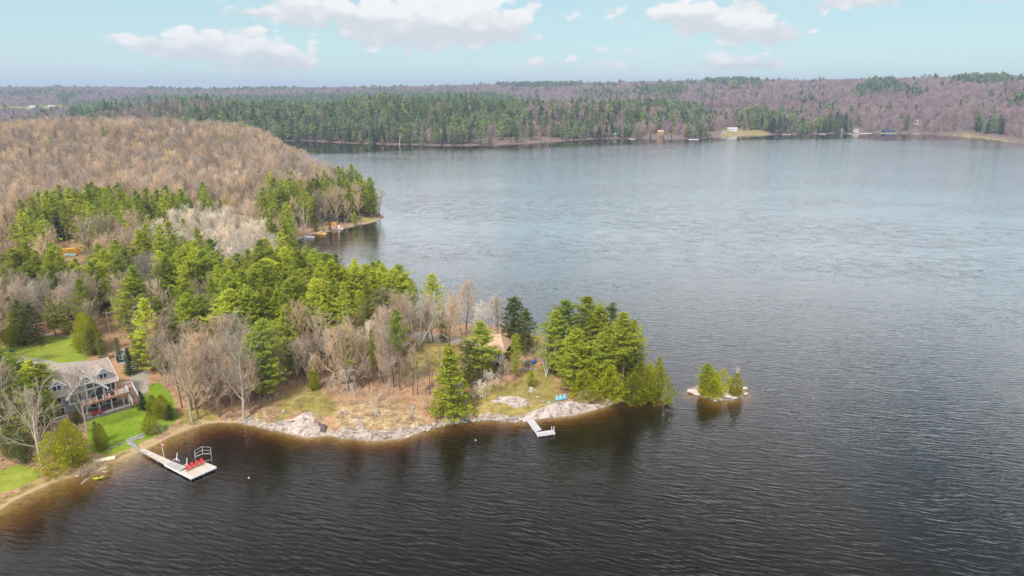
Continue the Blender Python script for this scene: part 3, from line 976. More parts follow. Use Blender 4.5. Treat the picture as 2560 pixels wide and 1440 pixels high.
def one_mesh(key, tr_, cr_, tm, cm):
    V, F = merge([tr_, cr_])
    mi = np.r_[np.zeros(len(tr_[1]), int), np.ones(len(cr_[1]), int)]
    return np_mesh(key, V, F, [tm, cm], mi)

pine_v = [make_pine(s, 18, R, base=b, irregular=ir) for s, R, b, ir in ((1, 4.8, .10, .3), (2, 4.2, .18, .35), (3, 5.2, .08, .25), (4, 4.0, .22, .35), (5, 4.6, .14, .4))]
register('pine', pine_v, M_BARK, M_PINE, 18)
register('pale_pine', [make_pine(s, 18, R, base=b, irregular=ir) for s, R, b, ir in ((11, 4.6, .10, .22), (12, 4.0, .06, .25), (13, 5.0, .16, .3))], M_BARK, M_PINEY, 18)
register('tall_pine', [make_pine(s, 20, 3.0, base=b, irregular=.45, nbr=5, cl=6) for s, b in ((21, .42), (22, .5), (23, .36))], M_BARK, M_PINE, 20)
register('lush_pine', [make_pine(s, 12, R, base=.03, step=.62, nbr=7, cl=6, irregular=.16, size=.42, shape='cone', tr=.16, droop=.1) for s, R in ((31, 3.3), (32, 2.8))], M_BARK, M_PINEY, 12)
register('spruce', [make_pine(s, 14, R, base=.04, step=.45, nbr=6, cl=5, k=4, irregular=.15, size=.36, shape='cone', up=-6, tr=.14, crad=.26, droop=.2) for s, R in ((41, 2.0), (42, 1.7), (43, 2.3))], M_BARKD, M_DARK, 14)
register('hemlock', [make_pine(s, 14, R, base=.06, step=.5, nbr=6, cl=6, k=5, irregular=.3, size=.4, shape='round', up=4, tr=.16, crad=.35, droop=.25) for s, R in ((51, 3.0), (52, 3.4), (53, 2.6))], M_BARKD, M_HEM, 14)
register('cedar', [make_cedar(61, 8, 1.7), make_cedar(62, 8, 1.35, power=.7), make_cedar(63, 8, 2.2, 6000, tips=4), make_cedar(64, 8, 1.0, 1900, size=.34)], M_BARK, M_CEDAR, 8)
register('larch', [make_pine(71, 10, 2.8, base=.1, step=.7, nbr=5, cl=6, k=4, irregular=.3, size=.38, shape='cone', tr=.15)], M_OAK, M_LARCH, 10)
register('bare', [make_bare(81, 16, 4.8, .28, 14, tw=.042), make_bare(82, 16, 4.2, .38, 12, tw=.042), make_bare(83, 16, 5.4, .22, 15, lean=(15, 70), tw=.042), make_bare(84, 16, 3.8, .33, 13, tw=.042), make_bare(85, 16, 4.6, .3, 14, lean=(20, 62), tw=.042)], M_BARK, M_BARE, 16)
register('grey_bare', [make_bare(91, 14, 4.8, .2, 10, tw=.045), make_bare(92, 14, 4.2, .25, 9, tw=.045), make_bare(93, 14, 5.0, .15, 12, tw=.04, lean=(12, 62))], M_OAK, M_GREYT, 14)
register('slim_bare', [make_bare(s, 15, 2.1, f, 11, 6, 5, 4, lean=(12, 50), tr=.12, tw=.04) for s, f in ((101, .5), (102, .42), (103, .55), (104, .38))], M_BARKD, M_BARE, 15)
register('aspen', [make_bare(s, 14, 3.0, .35, 13, 6, 5, 5, tw=.045, lean=(10, 45), tr=.11) for s in (111, 112, 113, 114)], M_BIRCH, M_PALE, 14)
register('birch', [make_bare(s, 13, 2.8, .35, 12, 5, 5, 3, tw=.035, lean=(10, 45), tr=.17, stems=n, stemspread=.17) for s, n in ((121, 4), (122, 3), (123, 5), (124, 1))], M_BIRCH, M_PALE, 13)
register('budding', [make_bare(s, 14, 4.0, .3, 9, 6, 5, 5, tw=.06) for s in (131, 132)], M_BARK, M_BUD, 14)
register('weeping', [make_bare(141, 6, 3.4, .3, 9, 6, 5, 4, tw=.035, droop=1.3, up=.1, lean=(30, 80), tr=.13), make_bare(142, 6, 3.0, .2, 10, 6, 5, 4, tw=.035, droop=1.0, up=.2, lean=(30, 80), tr=.13)], M_OAK, M_PALE, 6)
register('bush', [make_bare(s, 3, 1.8, .1, 8, 4, 4, 3, tw=.03, stems=4, stemspread=.5, tr=.05) for s in (151, 152)], M_BARK, M_BARE, 3)
register('alder', [make_bare(s, 9, 2.6, .15, 12, 5, 4, 3, tw=.035, stems=4, stemspread=.35, tr=.09) for s in (161, 162)], M_BARK, M_GREYT, 9)
register('oak', [make_bare(171, 15, 6.5, .22, 12, 6, 5, 5, tw=.06, lean=(10, 68), up=.75, tr=.3), make_bare(172, 15, 5.5, .3, 11, 6, 5, 5, tw=.055, lean=(8, 55), up=.8, tr=.28)], M_OAK, M_GREYT, 15)

MID = {  # one-mesh versions for trees too small in the photo to show their parts
    'pine': [one_mesh('pine_tree', *make_pine(s, 18, R, base=b, step=1.1, nbr=5, cl=5, k=6, size=.6, irregular=.4), M_BARK, M_PINE) for s, R, b in ((201, 3.9, .15), (202, 3.3, .22), (203, 4.4, .1))],
    'spruce': [one_mesh('spruce_tree', *make_pine(s, 15, 2.1, base=.05, step=.8, nbr=6, cl=4, k=3, size=.6, shape='cone', up=-6, irregular=.15), M_BARKD, M_DARK) for s in (211, 212)],
    'hemlock': [one_mesh('hemlock_tree', *make_pine(s, 14, 3.0, base=.06, step=.8, nbr=6, cl=5, k=6, size=.5, shape='round', up=4, irregular=.3), M_BARKD, M_HEM) for s in (215, 216)],
    'bare': [one_mesh('bare_tree', *make_bare(s, 16, R, f, 12, 6, 5, 4, tw=.07, lean=(15, 68)), M_BARK, M_BARE) for s, R, f in ((221, 4.6, .3), (222, 4.0, .35), (223, 5.0, .25), (224, 3.6, .3))],
    'aspen': [one_mesh('aspen_tree', *make_bare(s, 14, 3.0, .35, 11, 6, 5, 4, tw=.06, lean=(10, 45), tr=.10), M_BIRCH, M_PALE) for s in (231, 232, 233)],
    'budding': [one_mesh('budding_tree', *make_bare(s, 14, 4.0, .3, 9, 5, 4, 4, tw=.1), M_BARK, M_BUD) for s in (241, 242)],
    'grey_bare': [one_mesh('grey_bare_tree', *make_bare(s, 14, 4.6, .2, 9, 5, 5, 3, tw=.06), M_OAK, M_GREYT) for s in (251, 252)],
    'cedar': [one_mesh('cedar_tree', *make_cedar(s, 8, 1.8, 900, size=.7), M_BARK, M_CEDAR) for s in (261,)],
}
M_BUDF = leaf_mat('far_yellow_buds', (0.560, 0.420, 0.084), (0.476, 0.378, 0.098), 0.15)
FAR = [  # light versions for the far woods, in the order the instancer picks them
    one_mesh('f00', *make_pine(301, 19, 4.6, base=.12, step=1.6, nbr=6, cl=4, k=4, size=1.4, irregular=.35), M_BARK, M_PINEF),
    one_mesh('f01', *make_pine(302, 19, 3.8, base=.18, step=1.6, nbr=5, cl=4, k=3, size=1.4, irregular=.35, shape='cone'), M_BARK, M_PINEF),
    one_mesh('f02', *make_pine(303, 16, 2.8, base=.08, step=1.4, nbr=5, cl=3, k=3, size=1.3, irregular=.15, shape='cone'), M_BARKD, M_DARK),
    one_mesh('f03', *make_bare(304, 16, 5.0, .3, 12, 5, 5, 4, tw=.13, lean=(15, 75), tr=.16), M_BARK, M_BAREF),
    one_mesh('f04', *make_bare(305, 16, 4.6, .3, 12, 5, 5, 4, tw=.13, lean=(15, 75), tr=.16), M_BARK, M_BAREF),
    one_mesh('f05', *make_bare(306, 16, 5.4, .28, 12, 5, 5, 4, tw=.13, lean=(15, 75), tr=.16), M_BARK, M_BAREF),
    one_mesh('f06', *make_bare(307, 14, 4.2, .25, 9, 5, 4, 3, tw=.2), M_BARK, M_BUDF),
]
for i, k_ in enumerate(['pine', 'spruce', 'hemlock', 'bare', 'aspen', 'budding', 'grey_bare', 'cedar']):
    pass
for me_ in FAR:
    LIB.objects.link(bpy.data.objects.new(me_.name, me_))
MIDIX = {}
n_ = len(FAR)
for k_ in ('pine', 'spruce', 'hemlock', 'bare', 'aspen', 'budding', 'grey_bare', 'cedar'):
    for me_ in MID[k_]:
        LIB.objects.link(bpy.data.objects.new('f%02d' % n_, me_))
        MIDIX.setdefault(k_, []).append(n_)
        n_ += 1
MIDH = {'pine': 18, 'spruce': 15, 'hemlock': 14, 'bare': 16, 'aspen': 14, 'budding': 14, 'grey_bare': 14, 'cedar': 8}


def instancer_group(name, coll):
    ng = bpy.data.node_groups.new(name, 'GeometryNodeTree')
    ng.interface.new_socket('Geometry', in_out='INPUT', socket_type='NodeSocketGeometry')
    ng.interface.new_socket('Geometry', in_out='OUTPUT', socket_type='NodeSocketGeometry')
    N = ng.nodes.new; Lk = ng.links.new
    gi = N('NodeGroupInput'); go = N('NodeGroupOutput')
    mp = N('GeometryNodeMeshToPoints')
    iop = N('GeometryNodeInstanceOnPoints')
    ci = N('GeometryNodeCollectionInfo')
    ci.inputs['Collection'].default_value = coll
    ci.inputs['Separate Children'].default_value = True
    ci.inputs['Reset Children'].default_value = True
    def na_(nm, ty):
        a = N('GeometryNodeInputNamedAttribute'); a.data_type = ty; a.inputs['Name'].default_value = nm
        return a.outputs['Attribute']
    Lk(gi.outputs[0], mp.inputs['Mesh'])
    Lk(mp.outputs[0], iop.inputs['Points'])
    Lk(ci.outputs[0], iop.inputs['Instance'])
    iop.inputs['Pick Instance'].default_value = True
    Lk(na_('pick', 'INT'), iop.inputs['Instance Index'])
    Lk(na_('turn', 'FLOAT_VECTOR'), iop.inputs['Rotation'])
    Lk(na_('size', 'FLOAT_VECTOR'), iop.inputs['Scale'])
    Lk(iop.outputs[0], go.inputs[0])
    return ng

NG_FOREST = instancer_group('forest_instances', LIB)


def stuff_points(name, P3, pick, turn, size, group):
    me = bpy.data.meshes.new(name)
    me.vertices.add(len(P3)); me.vertices.foreach_set('co', np.asarray(P3, np.float32).ravel())
    a = me.attributes.new('pick', 'INT', 'POINT'); a.data.foreach_set('value', np.asarray(pick, np.int32))
    a = me.attributes.new('turn', 'FLOAT_VECTOR', 'POINT'); a.data.foreach_set('vector', np.asarray(turn, np.float32).ravel())
    a = me.attributes.new('size', 'FLOAT_VECTOR', 'POINT'); a.data.foreach_set('vector', np.asarray(size, np.float32).ravel())
    o = link_mesh(name, me)
    md = o.modifiers.new('instances', 'NODES'); md.node_group = group
    return tag(o, kind='stuff')
# ------------------------------------------------------------------ landmark trees, placed one by one
NAMES = {'pine': 'pine_tree', 'pale_pine': 'pine_tree', 'tall_pine': 'pine_tree', 'lush_pine': 'pine_tree', 'spruce': 'spruce_tree', 'hemlock': 'hemlock_tree',
         'cedar': 'cedar_tree', 'larch': 'larch_tree', 'bare': 'bare_tree', 'grey_bare': 'bare_tree', 'slim_bare': 'bare_tree', 'aspen': 'aspen_tree',
         'birch': 'birch_tree', 'budding': 'budding_tree', 'weeping': 'weeping_tree', 'bush': 'bare_bush', 'alder': 'alder_bush', 'oak': 'oak_tree'}
trng = random.Random(77)
COUNT = {}

def place_tree(key, x, y, z, h, wf=1.0, label=None, group=None, variant=None, rz=None, cat=None):
    vs, h0 = KINDS[key]
    i = COUNT.get(key, 0); COUNT[key] = i + 1
    tm, cmh = vs[(i if variant is None else variant) % len(vs)]
    s = h / h0
    root = empty(NAMES[key], (x, y, z - 0.12), trng.uniform(0, 6.28) if rz is None else rz, label, cat or ('bush' if 'bush' in NAMES[key] else 'tree'), group)
    sw = s * wf
    root.scale = (sw, sw, s)
    link_mesh('trunk', tm, root)
    link_mesh('crown', cmh, root)
    return root

def tree_px(key, u, vb, vt, wf=1.0, label=None, group=None, variant=None):
    x, y, z = hit(u, vb)
    h = height_to(x, y, z, vt)
    return place_tree(key, x, y, z, h, wf, label, group, variant)

HAND = [
 # peninsula tip
 ('lush_pine', 1130, 1035, 868, 1.05, 'lush bright green pine at the shore left of the pale rock slab'),
 ('pine', 1408, 925, 748, 1.15, 'big pine at the left rear of the tip cluster, behind the birch clump'),
 ('pine', 1465, 915, 736, 1.1, 'tallest pine at the back of the tip cluster'),
 ('hemlock', 1525, 905, 755, 1.1, 'dull green tree at the right rear of the tip cluster'),
 ('pale_pine', 1428, 978, 818, 1.15, 'front pine at the left end of the tip cluster with drooping layers'),
 ('pale_pine', 1500, 985, 830, 1.05, 'layered pine in the front middle of the tip cluster'),
 ('tall_pine', 1556, 985, 783, 1.55, 'tall pine with a long bare grey trunk on the tip of the peninsula'),
 ('cedar', 1478, 992, 893, 1.5, 'broad olive cedar in front of the tip pines'),
 ('cedar', 1532, 1000, 924, 1.1, 'small pointed cedar beside the long bare pine trunk'),
 ('cedar', 1598, 1000, 900, 1.5, 'wide cedar hanging over the water at the very tip'),
 ('cedar', 1643, 992, 888, 0.95, 'narrow pointed cedar at the far right end of the tip'),
 ('cedar', 1622, 995, 905, 1.3, 'middle cedar of the three leaning over water at the tip'),
 ('hemlock', 1580, 960, 850, 0.9, 'dark shaded tree behind the overhanging cedars'),
 ('bare', 1605, 950, 858, 0.7, 'thin leafless tree sticking out behind the tip cedars'),
 ('birch', 1365, 942, 832, 1.1, 'white multi-stemmed birch clump right of the blue chairs'),
 ('pine', 1327, 965, 925, 1.2, 'small young pine above the tree stump'),
 ('hemlock', 1285, 868, 738, 1.35, 'big dark evergreen beside the gap of water right of the cottage'),
 ('hemlock', 1315, 880, 770, 1.1, 'dark evergreen nearest the water gap behind the blue chairs'),
 ('bare', 1245, 872, 740, 0.7, 'leafless tree in front of the big dark evergreen'),
 ('hemlock', 1172, 962, 850, 1.2, 'dark green tree left of the cottage front'),
 ('pine', 1208, 950, 802, 1.25, 'tall pine standing right in front of the orange roofed cottage'),
 ('pine', 1290, 945, 832, 0.62, 'narrow pine at the right corner of the orange roofed cottage'),
 ('slim_bare', 1268, 985, 885, 0.8, 'slim grey leafless tree below the cottage deck'),
 ('slim_bare', 1252, 975, 868, 0.8, 'left slim leafless stem below the cottage deck'),
 ('weeping', 1225, 985, 925, 1.0, 'drooping pale leafless tree above the flat rock slab'),
 ('weeping', 1200, 1000, 948, 0.8, 'smaller drooping pale tree beside the wooden bench'),
 ('bare', 1165, 835, 712, 1.0, 'round leafless crown against the water left of the cottage'),
 ('aspen', 1230, 850, 730, 1.3, 'pale leafless tree behind the cottage roof'),
 ('aspen', 1200, 845, 748, 1.4, 'pale bushy leafless tree at the back of the cottage roof'),
 ('aspen', 1120, 855, 752, 1.2, 'thin pale tree behind the asphalt driveway'),
 ('hemlock', 1110, 855, 775, 0.9, 'short dark evergreen behind the driveway bend'),
 ('pine', 1085, 820, 682, 0.9, 'pine crown showing above the bare trees against the water'),
 ('birch', 1048, 868, 712, 1.5, 'large white branching birch in the middle of the peninsula'),
 ('pine', 1000, 820, 660, 1.0, 'pine with the bushy top rising highest against the water'),
 ('pale_pine', 985, 830, 690, 0.8, 'short green pine just left of the big white birch'),
 ('pine', 1385, 935, 775, 1.0, 'pine at the far left flank of the tip cluster'),
 ('pale_pine', 1530, 950, 800, 1.1, 'bright pine between the tall trunk and the cluster of the tip'),
 ('pine', 1490, 940, 765, 1.2, 'broad pine in the heart of the tip cluster'),
 ('pale_pine', 1462, 975, 860, 1.1, 'lower bright pine at the front left of the tip cluster'),
 ('pale_pine', 1572, 965, 800, 0.9, 'bright pine crown right behind the bare pine trunk'),
 # peninsula middle, slim stems
 ('tall_pine', 1000, 975, 770, 0.9, 'green pine with high crown in the middle of the leafless slope'),
 ('slim_bare', 1033, 988, 850, 1.0, 'leafless stem right of the high crowned slope pine'),
 ('slim_bare', 960, 968, 820, 0.9, 'dark slim stem left of the high crowned slope pine'),
 ('tall_pine', 935, 965, 820, 0.6, 'thin scruffy pine at the left of the slope pine'),
 ('slim_bare', 895, 975, 790, 1.0, 'tall dark stem on the open leaf covered slope'),
 ('slim_bare', 872, 915, 770, 0.9, 'dark slim stem under the rounded pines on the slope'),
 ('tall_pine', 870, 900, 706, 0.85, 'tall pine with rounded crown above the leafless slope'),
 ('tall_pine', 845, 870, 690, 0.8, 'tall slim pine near the back shore of the slope'),
 ('tall_pine', 925, 880, 700, 0.8, 'tall pine with olive crown behind the slope stems'),
 ('budding', 905, 905, 785, 0.6, 'rust tinted small tree among the slope stems'),
 ('bare', 762, 940, 765, 0.9, 'brown domed leafless tree right of the big dark pine'),
 ('bare', 812, 935, 780, 0.9, 'fan shaped leafless tree in the middle of the wood edge'),
 ('bare', 722, 930, 800, 0.6, 'thin leafless tree beside the dark pine wall'),
 ('cedar', 787, 975, 897, 0.8, 'lone yellow-green cedar on the leafy slope'),
 ('weeping', 870, 985, 915, 1.0, 'pale fallen looking tree with tangled branches on the slope'),
 ('bush', 880, 1010, 975, 1.2, 'grey brush heap shrub above the yellow mound'),
 ('bush', 950, 1020, 985, 1.3, 'tan shrub left of the square boulder'),
 ('slim_bare', 1075, 985, 860, 0.9, 'slim leafless stem below the yellow grass field'),
 ('slim_bare', 1100, 930, 850, 0.8, 'leafless tree at the edge of the yellow field'),
 ('tall_pine', 1045, 985, 900, 0.5, 'small scraggly pine low on the slope'),
 ('slim_bare', 1010, 970, 880, 0.7, 'thin dark stem at the foot of the slope pine'),
 ('slim_bare', 985, 970, 870, 0.7, 'slim stem just left of the slope pine trunk'),
 # dark pine wall and bare stand on the left of the slope
 ('pine', 672, 1000, 800, 1.05, 'big dense pine at the edge of the open slope'),
 ('pine', 640, 985, 830, 0.9, 'dense pine just left of the big edge pine'),
 ('oak', 610, 1050, 835, 0.9, 'large pale leafless tree standing right at the water edge'),
 ('oak', 480, 1055, 868, 0.7, 'pale leafless tree at the waterline by the curved bay'),
 ('bare', 555, 1010, 850, 0.9, 'brown leafless tree in the centre of the bare stand'),
 ('bare', 512, 985, 840, 0.9, 'leafless tree with dark trunk in the bare stand'),
 ('bare', 455, 1020, 868, 0.9, 'leafless tree above the lawn edge of the bare stand'),
 ('bare', 595, 985, 840, 0.85, 'pinkish leafless tree in front of the dark pines'),
 ('bare', 530, 1030, 880, 0.7, 'short leafless tree near the waterline of the bare stand'),
 ('grey_bare', 415, 970, 830, 0.9, 'grey leafless tree behind the gravel yard'),
 ('bare', 432, 940, 780, 0.9, 'broad leafless tree below the golden larch'),
 ('bare', 480, 950, 810, 0.9, 'leafless tree right below the golden larch'),
 ('bare', 380, 905, 775, 0.8, 'leafless tree behind the blue garden shed'),
 ('bare', 630, 1010, 880, 0.7, 'leafless tree left of the water edge giant'),
 ('slim_bare', 565, 1020, 900, 0.8, 'leaning slim pale stem in the bare stand'),
 ('larch', 493, 870, 762, 1.15, 'golden yellow larch above the bare stand'),
 ('pine', 440, 900, 795, 0.85, 'round green pine left of the golden larch'),
 ('pale_pine', 585, 900, 718, 1.3, 'massive bright green pine right of the golden larch'),
 ('pine', 640, 905, 750, 1.0, 'green pine shoulder right of the massive bright pine'),
 ('pale_pine', 735, 890, 700, 0.9, 'yellow-green pine at the crest of the dense wood'),
 # around the left house
 ('pine', 95, 1045, 900, 1.25, 'bushy green pine covering the left side of the lake house'),
 ('pine', 125, 1035, 905, 1.1, 'green pine touching the left eave of the lake house'),
 ('pine', 30, 1060, 915, 1.2, 'dense pine at the left frame edge beside the lake house'),
 ('pine', 60, 1110, 975, 1.0, 'dark low pine behind the spreading bare tree'),
 ('oak', 105, 1165, 985, 1.15, 'spreading bare tree with pale forked trunk on the left shore'),
 ('oak', 218, 1080, 930, 0.75, 'slender bare tree with pale trunk in front of the house'),
 ('cedar', 182, 1157, 1045, 1.3, 'wide yellow-green cedar on the shore left of the lawn'),
 ('cedar', 258, 1124, 1055, 0.8, 'feathery yellow cedar at the lower lawn corner'),
 ('hemlock', 245, 1110, 1050, 0.8, 'soft shrubby evergreen below the lawn'),
 ('spruce', 358, 1022, 975, 1.9, 'small dark conical spruce on the lawn'),
 ('cedar', 385, 1035, 985, 1.4, 'green cedar at the right edge of the lawn'),
 ('cedar', 408, 1042, 985, 1.5, 'yellow-green cedar right of the lawn hedge'),
 ('cedar', 378, 1082, 1030, 1.4, 'golden cedar at the lower right lawn corner'),
 ('hemlock', 425, 1050, 1010, 1.1, 'low green shrub tree by the bay bank'),
 ('spruce', 325, 935, 868, 1.6, 'dark spruce right of the blue garden shed'),
 ('pine', 345, 925, 850, 0.9, 'green pine behind the dark spruce by the shed'),
 ('hemlock', 195, 1060, 1025, 1.3, 'dark shrubby evergreen under the slender house tree'),
 ('spruce', 34, 915, 885, 1.3, 'tiny dark spruce beside the white parked car'),
 ('hemlock', 258, 898, 830, 0.9, 'dark evergreen behind the house gable'),
 ('cedar', 216, 878, 780, 1.0, 'large olive cedar at the corner of the back lawn'),
 ('cedar', 242, 885, 790, 1.1, 'olive cedar right of the back lawn'),
 ('hemlock', 232, 888, 820, 1.0, 'dark evergreen in front of the olive cedars'),
 ('cedar', 22, 850, 768, 1.3, 'bright olive cedar at the left edge of the back lawn'),
 ('hemlock', 62, 862, 745, 1.0, 'dark dense evergreen left behind the back lawn'),
 ('hemlock', 92, 862, 755, 1.0, 'dark dense evergreen right of its twin behind the back lawn'),
 ('cedar', 45, 860, 775, 1.2, 'olive cedar between the dark evergreens behind the lawn'),
 ('spruce', 40, 770, 655, 1.1, 'tall dark pointed spruce near the left frame edge'),
 ('spruce', 178, 800, 730, 1.3, 'dark pointed spruce above the olive cedars'),
 ('pine', 140, 840, 745, 0.9, 'green pine behind the gravel lane'),
 ('pine', 165, 838, 752, 0.9, 'green pine by the lane, right of the first'),
 ('oak', 145, 760, 665, 0.75, 'rounded grey bare tree in the left wood'),
 ('birch', 228, 750, 680, 1.0, 'white crowned birch in the left wood', None, 3),
 ('birch', 295, 800, 700, 0.7, 'slim white birch above the utility pole', None, 3),
 ('oak', 580, 660, 608, 0.9, 'pale round leafless crown at the grove edge'),
 ('hemlock', 400, 830, 770, 1.0, 'muted evergreen above the bare stand'),
 ('pine', 345, 850, 690, 1.1, 'tall green pine right of the utility pole'),
 ('pine', 400, 790, 735, 1.0, 'low green pine in the hollow left of the larch'),
 ('hemlock', 300, 905, 840, 0.6, 'dull grey-green tree behind the garden shed'),
 ('pine', 15, 980, 860, 1.3, 'dense pine cut by the left frame edge above the house pines'),
 ('pine', 70, 1000, 905, 1.3, 'green pine behind the bushy house pine'),
 ('pine', 40, 1030, 930, 1.2, 'green pine between the house and the left frame edge'),
 ('hemlock', 30, 1140, 1060, 1.3, 'dark low evergreen left of the spreading shore tree'),
 ('hemlock', 65, 1155, 1080, 1.2, 'dark shrubby evergreen at the foot of the spreading shore tree'),
 ('pine', 130, 1060, 975, 1.1, 'dense green pine hiding the lower left corner of the house'),
 ('bare', -10, 1120, 1000, 1.0, 'pale leafless tree at the left frame edge'),
 # point across the bay
 ('tall_pine', 885, 500, 408, 1.3, 'open crowned pine rising highest on the far point'),
 ('pine', 928, 545, 442, 1.0, 'big dense pine at the end of the far point'),
 ('pine', 872, 528, 455, 0.7, 'narrow pine on the far point'),
 ('pine', 888, 566, 528, 1.3, 'small rounded pine at the waterline of the far point'),
 ('pine', 800, 540, 448, 0.8, 'left pine of the tall pair above the bay docks'),
 ('pine', 822, 545, 446, 0.8, 'right pine of the tall pair above the bay docks'),
 ('pine', 712, 560, 465, 1.3, 'massive pine left of the bay docks'),
 ('pine', 765, 570, 468, 0.8, 'pine right behind the white bay birches'),
 ('pine', 668, 556, 520, 1.3, 'low spreading pine left of the massive bay pine'),
 ('birch', 760, 583, 500, 0.9, 'white leaning birch stems by the boat lift', None, 2),
 ('birch', 740, 583, 535, 0.8, 'short white birch left of the boat lift', None, 0),
 ('birch', 845, 560, 480, 0.8, 'pale birch behind the pink dock chairs', None, 3),
 ('grey_bare', 800, 565, 520, 1.0, 'grey leafless shrub tree above the orange dock'),
 ('bare', 845, 540, 490, 1.0, 'leafless tree in front of the hidden point cottage'),
 ('bare', 905, 535, 480, 0.8, 'pinkish leafless tree left of the end pine'),
 ('bare', 850, 515, 440, 1.0, 'leafless tree behind the point pines'),
 ('alder', 862, 570, 545, 1.5, 'low brushy shrub left of the rounded waterline pine'),
 ('hemlock', 825, 575, 550, 1.0, 'dark low shrub tree left of the red dock chair'),
 ('alder', 812, 578, 548, 1.4, 'grey brush right above the orange dock'),
 ('hemlock', 790, 578, 545, 1.3, 'olive shrubby evergreen over the short dock piece'),
 ('alder', 902, 556, 535, 1.5, 'brushy shrub on the shore right of the waterline pine'),
 ('bare', 870, 560, 500, 0.9, 'leafless tree standing behind the waterline pine'),
 ('bare', 815, 562, 495, 0.9, 'leafless tree left of the low brown cottage'),
 # island
 ('cedar', 1778, 985, 922, 1.7, 'wide yellow-green cedar in the middle of the islet'),
 ('cedar', 1790, 980, 928, 1.1, 'cedar at the right of the islet clump'),
 ('cedar', 1757, 985, 935, 1.3, 'low cedar at the left of the islet clump'),
 ('pale_pine', 1766, 980, 906, 1.2, 'wispy pale pine rising behind the islet cedars'),
 ('cedar', 1839, 988, 930, 1.15, 'narrow upright cedar standing alone on the islet'),
 ('birch', 1849, 975, 915, 0.8, 'tiny forked leafless birch on the islet', None, 1),
]
for row in HAND:
    key, u, vb, vt, wf, lab = row[:6]
    var = row[7] if len(row) > 7 else None
    if key == 'cedar' and 'wide' not in lab and 'broad' not in lab and 'large' not in lab and var is None:
        var = (0, 1, 3)[int(u) % 3]
    elif key == 'cedar':
        var = 2
    if 'pine' in key and key != 'tall_pine' and vb > 700: wf *= 1.15
    tree_px(key, u, vb, vt, wf, lab, None, var)

# ------------------------------------------------------------------ the woods: every tree sampled on the ground, its kind from the patch of wood it stands in
ZONES = [  # outline of a patch of canopy as it shows in the photo, kinds with weights, phrase
    ('pale grove', [(355, 600), (372, 548), (480, 522), (560, 518), (640, 548), (705, 590), (695, 640), (640, 660), (560, 660), (480, 620)], {'aspen': 96, 'pine': 1}, 'in the pale aspen grove'),
    ('green band', [(30, 600), (45, 560), (118, 508), (200, 498), (280, 490), (345, 508), (430, 497), (500, 492), (560, 505), (570, 522), (480, 522), (372, 548), (330, 580), (200, 585), (100, 625)], {'pine': 72, 'grey_bare': 10, 'budding': 6, 'hemlock': 12}, 'in the green band below the bare hill'),
    ('brown hollow', [(100, 625), (200, 580), (330, 572), (370, 590), (360, 620), (250, 640), (120, 650)], {'bare': 80, 'grey_bare': 20}, 'in the brown hollow by the yellow container'),
    ('bay side pines', [(640, 480), (700, 462), (800, 440), (870, 440), (960, 440), (965, 560), (800, 590), (740, 600), (650, 560)], {'pine': 50, 'bare': 30, 'hemlock': 20}, 'on the point across the bay'),
    ('bare hill', [(-300, 640), (-300, 330), (0, 335), (200, 305), (350, 310), (720, 345), (850, 400), (860, 440), (720, 462), (640, 485), (640, 548), (560, 515), (430, 497), (345, 508), (280, 490), (118, 508), (45, 560), (-20, 600)], {'bare': 76, 'grey_bare': 15, 'aspen': 3, 'budding': 5, 'pine': 1}, 'on the bare hill'),
    ('crest wood', [(600, 660), (700, 590), (735, 560), (790, 600), (850, 650), (1020, 660), (1030, 730), (900, 760), (780, 820), (700, 840), (600, 800), (520, 740), (540, 690)], {'pine': 36, 'pale_pine': 34, 'hemlock': 14, 'grey_bare': 16}, 'in the bright wood along the crest of the peninsula'),
    ('leafless slope', [(700, 760), (900, 740), (1110, 740), (1340, 760), (1340, 900), (1150, 990), (900, 1020), (700, 980)], {'slim_bare': 44, 'bare': 34, 'tall_pine': 6, 'aspen': 16}, 'on the leafless slope of the peninsula'),
    ('bare stand', [(330, 880), (420, 800), (520, 800), (680, 830), (690, 1000), (560, 1060), (440, 1040)], {'bare': 75, 'slim_bare': 20, 'grey_bare': 5}, 'in the bare stand above the curved bay'),
    ('left wood', [(-300, 1000), (-300, 600), (100, 610), (400, 600), (560, 650), (540, 800), (400, 870), (330, 900), (120, 850), (-20, 870)], {'pine': 44, 'pale_pine': 8, 'grey_bare': 20, 'bare': 12, 'hemlock': 10, 'spruce': 3, 'aspen': 4}, 'in the mixed wood behind the lake house'),
    ('left shore', [(-400, 1300), (-400, 860), (0, 870), (30, 1000), (20, 1160), (-60, 1200)], {'pine': 50, 'bare': 25, 'hemlock': 25}, 'on the left shore'),
]
CLEAR = [  # photo outlines kept free of canopy: buildings, lawns, open ground seen between trees
    [(118, 1050), (118, 905), (200, 885), (300, 865), (345, 900), (375, 960), (350, 1010), (215, 1075)],
    [(0, 905), (0, 860), (30, 855), (110, 842), (245, 842), (245, 915), (120, 930), (40, 915)],
    [(215, 1075), (260, 1020), (345, 1000), (370, 920), (420, 960), (450, 1060), (330, 1150), (230, 1130)],
    [(-100, 1290), (-100, 1150), (60, 1130), (150, 1180), (330, 1120), (300, 1180), (60, 1260)],
    [(262, 905), (262, 770), (282, 770), (282, 840), (330, 878), (330, 905)],
    [(152, 648), (152, 614), (206, 614), (206, 648)], [(30, 610), (30, 598), (60, 598), (60, 610)],
    [(1160, 930), (1165, 825), (1275, 825), (1400, 870), (1420, 1020), (1160, 1040), (1170, 990), (1200, 960)],
    [(690, 1090), (690, 985), (760, 990), (900, 1018), (1110, 1010), (1110, 1090)],
    [(1035, 900), (1035, 852), (1110, 856), (1110, 900)],
    [(745, 610), (745, 560), (880, 560), (960, 535), (960, 600)],
    [(560, 1070), (560, 1035), (700, 1020), (700, 1090)],
]
